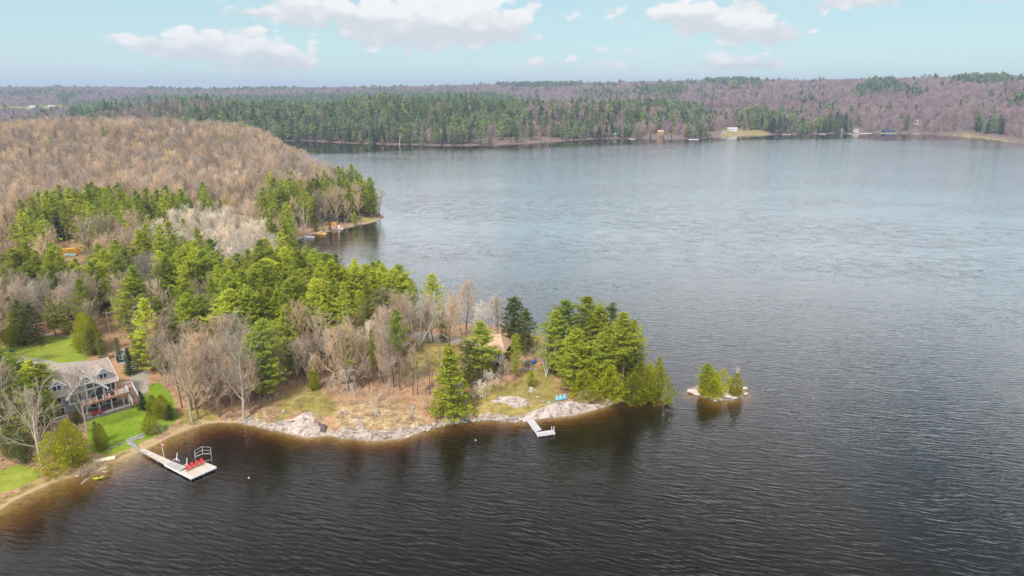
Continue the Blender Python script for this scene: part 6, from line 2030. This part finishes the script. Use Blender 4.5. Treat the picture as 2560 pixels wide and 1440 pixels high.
# foam mat, kayak, drift wood
x, y, z = hit(263, 1152)
fm_ = empty('foam_raft', (x, y, max(z, 0) + 0.12), math.radians(28), 'cream foam swim mat lying on the shore beside the bay cedar', 'swim mat')
MB().box(-1.75, 1.75, -0.55, 0.55, 0, 0.3).build('mat', M_CREAM, fm_)
MB().tube((-1.8, -0.5, 0.18), (-1.8, 0.5, 0.18), 0.2, n=10).build('pillow', M_CREAM, fm_)
for k in range(4):
    MB().tube((-0.9 + k * 0.6, 0, 0.29), (-0.9 + k * 0.6, 0, 0.315), 0.09, n=10).build('hole', M_BROWNW, fm_)
x, y, z = hit(247, 1197)
ky = empty('kayak', (x, y, 0.08), math.radians(28), 'lime yellow kayak floating at the brushy left shore', 'kayak')
V = []; F = []
n = 9
for i in range(n):
    t_ = -1 + 2 * i / (n - 1); w = 0.34 * math.sqrt(max(0.0, 1 - t_ * t_)) + 0.01
    V += [(t_ * 1.25, -w, 0.16 + 0.1 * t_ * t_), (t_ * 1.25, 0, 0.30 + 0.06 * t_ * t_), (t_ * 1.25, w, 0.16 + 0.1 * t_ * t_), (t_ * 1.25, 0, -0.1 + 0.2 * t_ * t_)]
for i in range(n - 1):
    for k in range(4):
        F.append((i * 4 + k, i * 4 + (k + 1) % 4, (i + 1) * 4 + (k + 1) % 4, (i + 1) * 4 + k))
me = bpy.data.meshes.new('hull'); me.from_pydata(V, [], F); me.materials.append(M_LIME)
ky.scale = (0.75, 0.85, 0.9)
link_mesh('hull', me, ky)
MB().tube((-0.1, 0, 0.3), (0.3, 0, 0.33), 0.16, n=10).build('cockpit', M_DARKM, ky)
for i, (u, v, L_, rz, lab) in enumerate(((213, 1205, 1.6, 70, 'bent white branch washed up left of the kayak'), (232, 1150, 2.6, -45, 'pale dead branch leaning over the bank by the foam mat'), (1090, 1006, 0, 0, ''), (990, 1008, 1.8, 55, 'white fallen branch lying on the leafless slope'),
                           (262, 1183, 1.6, -30, 'short pale drift log at the brushy bank'), (747, 998, 1.2, 88, 'broken white stub standing on the rough grass'))):
    if not L_: continue
    x, y, z = hit(u, v)
    r = empty('fallen_branch', (x, y, max(z, 0.02) + 0.08), math.radians(rz), lab, 'branch')
    MB().tube((-L_ / 2, 0, 0), (0.1, 0.15, 0.12), 0.09, 0.07).tube((0.1, 0.15, 0.12), (L_ / 2, -0.2, 0.3), 0.07, 0.03).build('stem', M_WOODD, r)
    MB().tube((0.1, 0.15, 0.12), (L_ * 0.35, 0.45, 0.35), 0.04, 0.02).build('side_branch', M_WOODD, r)
for i, (u, v) in enumerate(((622, 1195), (1189, 1101), (2033, 996))):
    q = P(u, v)
    o = empty('buoy', (q[0], q[1], 0), 0, ['small cream marker buoy floating right of the red chair dock', 'tiny cream buoy in the dark water off the stony bank', 'tiny pale buoy out on the open water right of the islet'][i], 'buoy')
    o.scale = (0.7,) * 3
    MB().tube((0, 0, -0.1), (0, 0, 0.22), 0.24 - 0.06 * i, 0.12, 10).build('float', M_CREAM, o)
    MB().tube((0, 0, 0.22), (0, 0, 0.4), 0.04, 0.03, 6).build('handle', M_WHITE, o)

# stone path down to the dock, as single slabs
sl_m = [stone_mesh('path_stone', s, M_GREYS, 0.25, 1) for s in (31, 32, 33)]
k_ = 0
for (u0, v0), (u1, v1), n, w in (((345, 1122), (318, 1103), 9, 0.9), ((318, 1103), (362, 1088), 10, 0.9), ((362, 1088), (385, 1082), 6, 0.7), ((310, 1108), (262, 1130), 10, 0.55), ((385, 1082), (436, 1066), 8, 0.5)):
    for i in range(n):
        t_ = (i + 0.5) / n
        for rw in range(2 if w > 0.8 else 1):
            x, y, z = hit(u0 + (u1 - u0) * t_ + trng.uniform(-2, 2), v0 + (v1 - v0) * t_ + rw * 6 - 3 + trng.uniform(-1, 1))
            o = link_mesh('path_stone', sl_m[k_ % 3]); k_ += 1
            o.location = (x, y, max(z, 0) + 0.06); o.scale = (w * trng.uniform(.45, .7), w * trng.uniform(.4, .55), 0.4); o.rotation_euler = (0, 0, trng.uniform(0, 3))
            ph_ = {0.9: 'in the path stretch from the dock up to the lawn', 0.7: 'at the right end of the lawn edge', 0.55: 'in the row left of the dock path', 0.5: 'in the row towards the curved bay'}[w]
            tag(o, ('front ' if rw == 0 else 'rear ') + ('first', 'second', 'third', 'fourth', 'fifth', 'sixth', 'seventh', 'eighth', 'ninth', 'tenth')[i] + ' paving stone ' + ph_, 'stone', 'paving stones of the shore path')
# ------------------------------------------------------------------ granite slabs and shore rocks
def slab(px_poly, name, mt, label, thick=0.5, z0=0.0, rough=0.3, nr_=20, tilt=0.0, cat='rock'):
    poly = [hit(u, v)[:2] for u, v in px_poly]
    cx_ = sum(p[0] for p in poly) / len(poly); cy_ = sum(p[1] for p in poly) / len(poly)
    # resample outline
    pts = []
    n = len(poly)
    for i in range(n):
        x0, y0 = poly[i]; x1, y1 = poly[(i + 1) % n]
        k = max(2, int(math.hypot(x1 - x0, y1 - y0) / 0.5))
        for j in range(k):
            t_ = j / k
            pts.append((x0 + (x1 - x0) * t_ + trng.uniform(-.1, .1), y0 + (y1 - y0) * t_ + trng.uniform(-.1, .1)))
    B = np.array(pts); m_ = len(B)
    rs_ = np.linspace(0, 1, nr_) ** 0.8
    G = np.array([[cx_, cy_]]) * (1 - rs_[:, None, None]) + B[None] * rs_[:, None, None]
    X_ = G[..., 0]; Y_ = G[..., 1]
    Zt, _ = terrain(X_, Y_)
    prof = 1 - rs_ ** 5
    nz = fbm(X_ * 0.35 + 3, Y_ * 0.5, 4) - 0.5
    step = np.floor((fbm(X_ * 0.22 + 9, Y_ * 0.45 + 2, 3)) * 9) / 9 - 0.5       # weathered ledges
    crack = np.abs(fbm(X_ * 0.5 + 31, Y_ * 0.3 + 7, 3) - 0.5)
    Zz = np.maximum(Zt, -0.15) + prof[:, None] * (thick + nz * rough * 1.6 + step * rough * 1.8) - 0.25 * (crack < 0.03) * prof[:, None] - (rs_ ** 12)[:, None] * 0.45
    Vv = np.stack([X_ - cx_, Y_ - cy_, Zz], 2).reshape(-1, 3)
    i0 = (np.arange(nr_ - 1)[:, None] * m_ + np.arange(m_)[None]).ravel()
    i1 = (np.arange(nr_ - 1)[:, None] * m_ + (np.arange(m_)[None] + 1) % m_).ravel()
    Fq = np.stack([i0, i0 + m_, i1 + m_, i1], 1)
    o = link_mesh(name, np_mesh(name, Vv, Fq, mt, smooth_shade=False))
    o.location = (cx_, cy_, 0)
    return tag(o, label, cat)

def granite(name, pale, dark, cut=0.505):
    m = mat(name, pale, dark, 0.5, 0.9, detail=8, bump=0.10, bscale=1.8)
    t = m.node_tree; g = NG(t); b = t.nodes['Principled BSDF']
    src = b.inputs['Base Color'].links[0].from_socket
    pos = g.n('ShaderNodeNewGeometry').outputs['Position']
    stain = g.noise(g.vm('MULTIPLY', pos, (1.0, 2.2, 1.0)), 0.7, 6, 0.7).outputs[0]
    col = g.mix(g.mr(stain, cut, cut + 0.12), src, (0.17, 0.13, 0.12))
    lich = g.noise(pos, 2.6, 4, 0.7).outputs[0]
    col = g.mix(g.m('MULTIPLY', g.mr(lich, 0.58, 0.7), 0.5), col, (0.36, 0.33, 0.20))
    g.link(col, b.inputs['Base Color'])
    return m
G1 = granite('pale_pink_granite', (0.55, 0.465, 0.42), (0.36, 0.285, 0.25))
G2 = granite('stained_granite', (0.46, 0.38, 0.32), (0.30, 0.24, 0.20), 0.48)
slab([(660, 1070), (690, 1052), (735, 1045), (760, 1030), (785, 1028), (790, 1048), (800, 1062), (812, 1078), (790, 1094), (765, 1093), (735, 1086), (700, 1078)], 'granite_slab', G1, 'big pale pink granite slab sloping into the water left of the mound', 0.6, rough=0.35)
slab([(788, 1052), (800, 1055), (822, 1066), (815, 1084), (800, 1080)], 'granite_cleft', mat('cleft_shade_granite', (0.15, 0.10, 0.10), (0.09, 0.065, 0.065), 1, 0.7, bump=.1), 'dark shaded cleft face beside the big pale slab', 0.35, rough=0.3, nr_=8)  # shade of the cleft painted in as a dark rock colour
slab([(820, 1090), (835, 1078), (870, 1075), (900, 1072), (915, 1085), (960, 1092), (1010, 1082), (1040, 1073), (1052, 1080), (1010, 1095), (965, 1101), (920, 1102), (890, 1096), (860, 1097)], 'granite_ledge', G2, 'long cracked granite ledge at the water below the yellow mound', 0.55, rough=0.55, nr_=10)
slab([(880, 1035), (893, 1040), (905, 1062), (925, 1080), (910, 1092), (895, 1075), (885, 1055)], 'granite_rib', G2, 'raised stony rib running down the yellow mound to the water', 0.35, rough=0.5, nr_=8)
slab([(1222, 1003), (1238, 997), (1242, 990), (1300, 991), (1325, 998), (1334, 1014), (1300, 1021), (1282, 1022), (1265, 1012)], 'granite_slab', G1, 'flat white granite slab in the grass above the right dock', 0.4, rough=0.16)
slab([(1288, 1052), (1310, 1035), (1335, 1028), (1370, 1012), (1400, 1007), (1440, 1004), (1480, 1008), (1516, 1016), (1490, 1025), (1440, 1036), (1400, 1042), (1350, 1048), (1325, 1049), (1305, 1054)], 'granite_slab', G1, 'long pale granite slab sloping into the lake right of the L shaped dock', 0.75, rough=0.3)
slab([(1195, 1050), (1230, 1040), (1270, 1040), (1296, 1050), (1290, 1056), (1240, 1050)], 'granite_slab', G2, 'low pinkish rock shelf left of the L shaped dock', 0.35, rough=0.25, nr_=8)

def shore_stones(u0, u1, n, rmax, group, label, smin, smax, vs, nm='shore_stone', inland=1.6, outl=0.5):
    """single stones strewn along a stretch of the waterline between two photo columns"""
    pts = []
    for i in range(len(LAND) - 1):
        (x0, y0), (x1, y1) = LAND[i], LAND[i + 1]
        if max(abs(x0), abs(x1)) > 400 or y0 > 320: continue
        ua, _, _ = project(x0, y0, 0.0); 
        if u0 <= ua <= u1 and (_ if False else True):
            va = project(x0, y0, 0.0)[1]
            if vs[0] <= va <= vs[1]:
                pts.append((x0, y0, x1, y1))
    if not pts: return
    for k in range(n):
        x0, y0, x1, y1 = pts[int(k * len(pts) / n)]
        t_ = trng.random(); ex, ey = x1 - x0, y1 - y0; L_ = math.hypot(ex, ey) + 1e-6
        off = trng.uniform(-outl, inland)
        x = x0 + ex * t_ - ey / L_ * off; y = y0 + ey * t_ + ex / L_ * off
        z = max(tz(x, y), -0.1)
        s = smin + (smax - smin) * trng.random() ** 2
        o = link_mesh(nm, STONES[trng.randrange(6)])
        o.location = (x, y, z + s * 0.08); o.scale = (s * .55, s * trng.uniform(.35, .5), s * trng.uniform(.35, .55)); o.rotation_euler = (trng.uniform(-.2, .2), trng.uniform(-.2, .2), trng.uniform(0, 3))
        words_ = ('big ' if s > smin + 0.35 * (smax - smin) else 'small ') + ('raised ' if off > inland * .55 else ('wet ' if off < 0.1 else ''))
        third = ('left', 'middle', 'right')[min(2, int(3 * k / n))]
        tag(o, words_ + label + ', towards its ' + third, 'stone', group)
shore_stones(600, 700, 34, 1, 'stones on the bank below the bare stand', 'stone between the pale leafless giant and pink slab', 0.4, 1.1, (1040, 1110))
shore_stones(812, 1060, 46, 1, 'stones along the ledge below the mound', 'loose stone on the ledge below the yellow mound', 0.4, 1.3, (1060, 1110), inland=2.4)
shore_stones(1050, 1300, 90, 1, 'stones of the stony bank right of the mound', 'stone of the bank between mound and right dock', 0.4, 1.3, (1030, 1090), inland=1.5)
shore_stones(1500, 1665, 50, 1, 'stones under the tip cedars', 'stone at the waterline under the cedars of the tip', 0.4, 1.2, (985, 1030), inland=2.0)
shore_stones(190, 262, 18, 1, 'stones of the brushy left bank', 'stone on the brushy bank left of the foam mat', 0.3, 0.9, (1150, 1200))
shore_stones(440, 610, 26, 1, 'stones along the curved bay', 'stone at the edge of the curved bay', 0.25, 0.7, (1040, 1085), inland=0.8)
shore_stones(885, 965, 22, 1, 'stones on the end of the far point', 'pale stone on the far point shore', 0.6, 1.8, (535, 580), inland=3)
for i, (u, v, w, hh, var, lab) in enumerate([
        (1731, 980, 2.2, 1.0, 3, 'big white boulder at the left end of the islet'), (1740, 985, 2.0, 0.8, 3, 'long pale boulder in front of the leftmost islet one'), (1745, 968, 1.0, 0.4, 0, 'small pinkish rock behind the left islet boulders'),
        (1790, 983, 1.2, 0.9, 1, 'bluish grey boulder in the middle of the islet'), (1808, 984, 2.0, 0.9, 3, 'white boulder between the cedars of the islet'), (1822, 979, 1.0, 0.6, 3, 'pale rock at the foot of the upright islet cedar'),
        (1860, 974, 1.6, 1.1, 3, 'white boulder at the right end of the islet'), (1862, 984, 1.8, 0.35, 0, 'flat pink rock right of the upright islet cedar'), (1807, 963, 0.9, 0.6, 1, 'small grey boulder at the back of the islet'),
        (1815, 990, 2.4, 0.5, 3, 'long flat pale rock at the front of the islet'), (1800, 998, 1.6, 0.4, 3, 'pale rock at the front water edge of the islet'), (1788, 1003, 1.0, 0.35, 0, 'foremost small rock of the islet'),
        (1838, 995, 1.7, 0.5, 3, 'greenish pale rock before the upright islet cedar'), (1849, 989, 1.3, 0.5, 3, 'pale rock right below the upright islet cedar'), (1775, 992, 1.5, 0.4, 0, 'flat pink rock left front of the islet'),
        (1781, 993, 0.9, 0.4, 4, 'mossy rock at the front of the islet')]):
    stone('boulder', u, v, w * 1.2, hh * 1.1, lab, 'rocks of the islet', var, zz=max(hit(u, v)[2], 0.0))

# ------------------------------------------------------------------ undergrowth, drift brush and leaf litter in the wood
ULIB = bpy.data.collections.new('undergrowth_kinds')
for i, s in enumerate((401, 402, 403)):
    tr_, cr_ = make_bare(s, 2.2, 1.3, .05, 6, 4, 3, 2, tw=.03, stems=3, stemspread=.6, tr=.03)
    ULIB.objects.link(bpy.data.objects.new('u%d' % i, one_mesh('u%d' % i, tr_, cr_, M_BARK, M_GREYT if i != 1 else M_BARE)))
for i, s in enumerate((411, 412)):
    rng = np.random.RandomState(s)
    c = rng.normal(size=(60, 3)) * np.array([0.45, 0.45, 0.0]); e = c + np.stack([rng.normal(size=60) * .12, rng.normal(size=60) * .12, rng.uniform(.2, .45, 60)], 1)
    V_, F_ = blades(c, e, np.full(60, .07), rng)
    ULIB.objects.link(bpy.data.objects.new('u%d' % (3 + i), np_mesh('u%d' % (3 + i), V_, F_, mat('dry_grass%d' % i if False else 'dry_grass', (0.50, 0.40, 0.17), (0.34, 0.29, 0.08), 1))))
rng = np.random.RandomState(412)
V_, F_ = clumps(np.zeros((1, 3)), np.array([0.9]), 46, 0.42, rng, 0.2)
V_[:, 2] = np.abs(V_[:, 2]) * 0.25 + 0.02
ULIB.objects.link(bpy.data.objects.new('u5', np_mesh('u5', V_, F_, mat('fallen_leaves', (0.60, 0.38, 0.24), (0.34, 0.19, 0.11), 6))))
NG_UNDER = instancer_group('undergrowth_instances', ULIB)
urng = np.random.RandomState(9)
n = 60000
ux = urng.uniform(-150, 45, n); uy = urng.uniform(85, 330, n)
uz, ud = terrain(ux, uy)
k = ud > 1.0
ux, uy, uz, ud = ux[k], uy[k], uz[k], ud[k]
for w in [pxy(p, z) for p, z in LAWN + GRAVEL + [([(130, 1040), (130, 960), (290, 890), (350, 960), (340, 1010), (240, 1040)], 3.0)]]:
    k = ~in_poly(ux, uy, w); ux, uy, uz, ud = ux[k], uy[k], uz[k], ud[k]
gw = np.zeros(len(ux), bool)
for p, z in GRASS: gw |= in_poly(ux, uy, pxy(p, z))
fu, fv, fd = project(ux, uy, uz)
q = urng.uniform(size=len(ux))
under = (~gw) & (q < 0.10)
gr_ = gw & (q < 0.8)
lf = (~gw) & (q >= 0.10) & (q < 0.42)
grass_far = gw & (q >= 0.97)
def put(nm, sel, ch, smin, smax):
    m_ = int(sel.sum())
    s = urng.uniform(smin, smax, m_)
    t_ = np.zeros((m_, 3)); t_[:, 2] = urng.uniform(0, 6.28, m_)
    stuff_points(nm, np.stack([ux[sel], uy[sel], np.maximum(uz[sel], 0) - 0.03], 1), urng.choice(ch, m_), t_, np.stack([s, s, s], 1), NG_UNDER)
put('undergrowth', under, [0, 1, 2], 0.4, 1.3)
put('dry_grass', gr_, [3, 4], 0.6, 1.3)
put('fallen_leaves', lf, [5], 0.7, 1.4)
bx2 = [hit(u, v)[:2] for u, v in ((205, 1195), (228, 1188), (250, 1172), (262, 1165), (255, 1155), (225, 1175), (180, 1190))]
m_ = 90
bxx = urng.uniform(min(p[0] for p in bx2), max(p[0] for p in bx2), m_); byy = urng.uniform(min(p[1] for p in bx2), max(p[1] for p in bx2), m_)
k = in_poly(bxx, byy, bx2); bxx, byy = bxx[k], byy[k]
t_ = np.zeros((len(bxx), 3)); t_[:, 2] = urng.uniform(0, 6.28, len(bxx))
s = urng.uniform(0.35, 0.75, len(bxx))
stuff_points('bank_brush', np.stack([bxx, byy, np.maximum(terrain(bxx, byy)[0], 0)], 1), urng.choice([0, 1], len(bxx)), t_, np.stack([s, s, s], 1), NG_UNDER)

# ------------------------------------------------------------------ across the bay
def small_house(name, u, v, w, d, h, rise, rz, wall, roofm, label, cat='house', win=3, z=None, windows=True):
    x, y, zg = hit(u, v)
    r = empty(name, (x, y, zg - 0.1 if z is None else z), rz, label, cat)
    m = MB().box(-w / 2, w / 2, 0, d, -1.0, h)
    m.add([(-w / 2, 0, h), (-w / 2, d, h), (-w / 2, d / 2, h + rise)], [(0, 2, 1)]); m.add([(w / 2, 0, h), (w / 2, d, h), (w / 2, d / 2, h + rise)], [(0, 1, 2)])
    m.build('wall', wall, r)
    MB().plate([(-w / 2 - .4, -.5, h - .1), (w / 2 + .4, -.5, h - .1), (w / 2 + .4, d / 2, h + rise + .1), (-w / 2 - .4, d / 2, h + rise + .1)], .15)\
        .plate([(w / 2 + .4, d + .5, h - .1), (-w / 2 - .4, d + .5, h - .1), (-w / 2 - .4, d / 2, h + rise + .1), (w / 2 + .4, d / 2, h + rise + .1)], .15).build('roof', roofm, r)
    for i in range(win):
        xx = -w / 2 + w * (i + .5) / win
        window(r, xx - w / win * .28, xx + w / win * .28, h * .35, h * .75, 0.0, 1, fr=0.12)
    return r
small_house('cottage', 829, 555, 7, 5, 3.0, 1.4, 0.15, M_BROWNW, M_GREYR, 'low brown cottage with orange deck behind the leafless trees of the far point', 'cottage')
x, y, z = hit(829, 558)
od = empty('timber_deck', (x, y - 1.2, z), 0.15, 'orange timber deck below the low brown cottage on the far point', 'deck')
o_b = MB().box(-3.0, 3.0, -0.14, 0.14, 0.75, 0.8).mesh('deck_board', M_ORPL)
for i in range(7):
    o = link_mesh('deck_board', o_b, od); o.location = (0, -1.0 + i * 0.32, 0)
MB().box(-3.0, 3.0, -1.2, -1.1, -0.6, 0.74).build('skirt', M_ORPL, od)
small_house('cottage', 858, 522, 9, 6, 4.0, 2.0, -0.2, M_GREYR, M_GREYR, 'grey cottage half hidden by the trees of the far point', 'cottage')
small_house('cabin', 705, 568, 5, 4, 2.6, 1.2, 0.2, M_STONEW, M_GREYR, 'small grey cabin in the trees left of the bay docks', 'cabin', 2) if False else None

def plank_raft(name, pxs, z, n, mt, label, th=0.12, legs=True, cat='dock'):
    q = [P(u, v, z) for u, v in pxs]
    r = empty(name, (q[0][0], q[0][1], 0), 0, label, cat)
    quad_planks(r, q, z, n, mt, th=th)
    edge_board(r, q, z - 0.03, mt, 0.3, closed=True)
    return r
plank_raft('swim_dock', [(788, 583), (792, 580.5), (817, 582), (814, 586)], 0.5, 22, M_ORPL, 'orange wooden dock with a ramp across the bay')
plank_raft('narrow_dock', [(760, 592), (761, 590), (786, 591.5), (786, 594)], 0.5, 20, M_PLANKW, 'long narrow pale dock in front of the boat lift across the bay')
plank_raft('swim_dock', [(836, 571.5), (838, 569), (858, 569.5), (857, 573.5)], 0.5, 16, M_PLANKW, 'pale dock with red chairs below the low brown cottage')
plank_raft('dock_section', [(776, 583), (777, 581), (786, 582), (785, 584)], 0.5, 8, M_PLANK, 'short tan dock piece between the boat lift and the orange dock')
q = P(801, 581, 0.6)
rm = empty('dock_ramp', (q[0], q[1], 0.5), 0.9, 'small wooden ramp lying on the orange dock across the bay', 'ramp')
MB().beam((-1.6, 0, 0.1), (1.2, 0, 0.9), 0.8, 0.08).build('board', M_WOODD, rm)
MB().beam((1.1, 0, 0), (1.1, 0, 0.85), 0.1).build('leg', M_WOODD, rm)
q = P(842, 570.5, 0.55)
adirondack(M_RED, 'red chair on the pale dock below the low brown cottage', 'chairs on the far pale dock', (q[0], q[1], 0.55), 0.3).scale = (1.3,) * 3
q = P(847, 570.5, 0.55)
adirondack(M_WHITE, 'white chair right of the red one on the far pale dock', 'chairs on the far pale dock', (q[0], q[1], 0.55), 0.1).scale = (1.3,) * 3
q = P(763, 584, 0)
lift_frame((q[0], q[1], 0), 0.3, 5.0, 6.0, 2.6, 1.4, 'larger white boat lift frame at the head of the bay docks', mat('lilac_white_metal', (0.72, 0.68, 0.82), (0.6, 0.6, 0.7), 2, 0.4))
q = P(771, 590, 0)
lift_frame((q[0], q[1], 0), 0.1, 3.0, 3.6, 1.3, 0.7, 'low grey boat lift frame in front of the larger one in the bay', M_ALU)

def rowboat(u, v, rz, mt_, label, s=1.0, z=0.0):
    q = P(u, v, z)
    r = empty('rowing_boat', (q[0], q[1], z), rz, label, 'boat')
    V = []; F = []
    n = 11
    for i in range(n):
        t_ = -1 + 2 * i / (n - 1); w = s * 0.8 * (1 - max(0, t_) ** 2.2) * (0.85 if t_ < -0.9 else 1)
        V += [(t_ * 2.2 * s, -w, 0.55 * s + 0.15 * max(0, t_)), (t_ * 2.2 * s, -w * .7, -0.1), (t_ * 2.2 * s, w * .7, -0.1), (t_ * 2.2 * s, w, 0.55 * s + 0.15 * max(0, t_)), (t_ * 2.1 * s, w * .8, 0.5 * s), (t_ * 2.1 * s, 0, 0.2), (t_ * 2.1 * s, -w * .8, 0.5 * s)]
    for i in range(n - 1):
        for k in range(7):
            F.append((i * 7 + k, i * 7 + (k + 1) % 7, (i + 1) * 7 + (k + 1) % 7, (i + 1) * 7 + k))
    me = bpy.data.meshes.new('hull'); me.from_pydata(V, [], F); me.materials.append(mt_)
    link_mesh('hull', me, r)
    for t_ in (-0.9, 0.5):
        MB().box(t_ * s - .15, t_ * s + .15, -.6 * s, .6 * s, .38 * s, .44 * s).build('bench', M_WOODD, r)
    return r
x, y, z = hit(944, 550)
rowboat(944, 549, 0.9, mat('faded_blue_paint', (0.55, 0.68, 0.74), (0.45, 0.58, 0.64), 2, 0.6), 'pale blue boat pulled up on the end of the far point', 0.6, max(z, 0) + 0.1)

# ------------------------------------------------------------------ far shore: houses and docks
M_NAVY = mat('navy_boards', (0.03, 0.045, 0.12), (0.025, 0.035, 0.09), 2, 0.7)
M_PALEG = mat('pale_grey_boards', (0.42, 0.40, 0.42), (0.34, 0.32, 0.35), 2, 0.8)
M_WROOF = mat('light_grey_roof', (0.50, 0.50, 0.54), (0.42, 0.42, 0.46), 2, 0.8)
FH = [(1831, 328, 16, 8, 3.6, 2.2, -.1, M_WHITE, M_WROOF, 'white house with light grey roof on the far lawn', 4), (1722, 325, 16, 10, 6.0, 4.0, .3, M_PALEG, M_GREYR, 'grey gabled house among the trees left of the far lawn', 3),
      (1652, 336, 9, 6, 4.5, 2.0, 0, M_ORPL, M_ORROOF, 'small orange cabin above the rocky far shore', 2), (1531, 341, 12, 6, 3.6, 1.6, .1, M_PALEG, M_WROOF, 'low grey cabin at the foot of the dense far pines', 3),
      (1428, 344, 6, 4, 2.6, 1.0, 0, M_NAVY, M_WROOF, 'tiny dark boathouse on the far shore', 1),
      (2020, 322, 7, 5, 3.2, 1.4, 0, M_WHITE, M_GREYR, 'small white cottage behind the middle far pines', 2), (1966, 321, 5, 4, 2.8, 1.2, 0, M_WHITE, M_GREYR, 'tiny white cottage left among the far pines', 1),
      (2105, 317, 8, 6, 3.6, 1.8, 0, M_WHITE, M_ORROOF, 'cream cottage with brown roof between the two dark far pine clumps', 2), (2143, 319, 8, 6, 3.6, 1.8, .1, M_WHITE, M_SHING, 'white cottage right of the dark far pine clumps', 2),
      (2225, 328, 18, 8, 5.0, 1.8, 0, M_NAVY, M_NAVY, 'dark navy two storey house on the far right shore', 4), (2292, 323, 10, 7, 4.4, 2.6, -.1, M_WHITE, M_WROOF, 'white gabled cottage right of the navy house', 2),
      (2270, 322, 5, 4, 2.6, 1.2, 0, M_PALEG, M_WROOF, 'small grey shed left of the white gabled cottage', 1), (1810, 333, 5, 4, 2.6, 1.0, 0, M_WHITE, M_GREYR, 'small pale shed at the left end of the far lawn', 1),
      (82, 270, 24, 14, 6, 3, 0, M_WHITE, M_WROOF, 'long white farm building beyond the left hill', 3), (50, 266, 18, 12, 7, 4, .2, M_PALEG, M_ORROOF, 'tan farmhouse left of the long white farm building', 2),
      (166, 262, 30, 16, 9, 5, 0, M_WHITE, M_ORROOF, 'cream house with pale orange roof right of the yellow field', 3), (126, 268, 18, 12, 6, 4, 0, M_WHITE, M_WROOF, 'white barn at the edge of the yellow field', 2),
      (248, 300, 20, 10, 5, 2.5, .2, M_PALEG, M_ORROOF, 'tan roofed building in the pines above the bare hill', 2)]
for (u, v, w, d, h, rise, rz, wl, rfm, lab, nw) in FH:
    small_house('far_house' if w > 8 else 'far_cabin', u, v, w, d, h, rise, rz, wl, rfm, lab, 'house' if w > 8 else 'cabin', nw)
for (u0, u1, v, lab, mt_) in ((1722, 1746, 348.0, 'long white dock below the grey gabled house', M_WHITE), (1572, 1588, 347.3, 'small pink dock on the far shore', M_PLANK), (1838, 1850, 338.6, 'short dock at the far lawn', M_PLANKG),
                              (1955, 1975, 335.8, 'pale dock under the middle far pines', M_PLANKW), (2048, 2064, 335.3, 'pale dock under the dark far pines', M_PLANK), (2120, 2134, 334.4, 'brown dock right of the dark far pines', M_PLANK),
                              (2150, 2178, 332.8, 'white boat dock right of the white cottage', M_WHITE), (2204, 2238, 332.8, 'tan dock in front of the navy house', M_PLANK), (2284, 2300, 334.2, 'tan dock below the white gabled cottage', M_PLANK)):
    qa = P(u0, v, .6); qb = P(u1, v, .6)
    r = empty('far_dock', (qa[0], qa[1], 0), 0, lab, 'dock')
    n = max(4, int((qb[0] - qa[0]) / 1.2))
    quad_planks(r, [(qa[0], qa[1] - 2.2), (qa[0], qa[1] + 2.2), (qb[0], qb[1] + 2.2), (qb[0], qb[1] - 2.2)], 0.7, n, mt_, th=0.25, gap=0.06)
    MB().box(0.1, qb[0] - qa[0] - 0.1, -2.0, 2.0, -0.5, 0.42).build('float', mt_, r)
# leaning dead snag at the far waterline
x, y, z = hit(998, 361)
sn = empty('dead_tree', (x, y, 0), 0, 'pale leaning dead trunk standing in the water before the far pines', 'dead tree')
MB().tube((0, 0, -1), (2, 0, 13), 0.6, 0.25).build('trunk', M_WOODD, sn)
MB().tube((1.3, 0, 8), (4.5, 0, 12), 0.25, 0.1).build('branch', M_WOODD, sn)
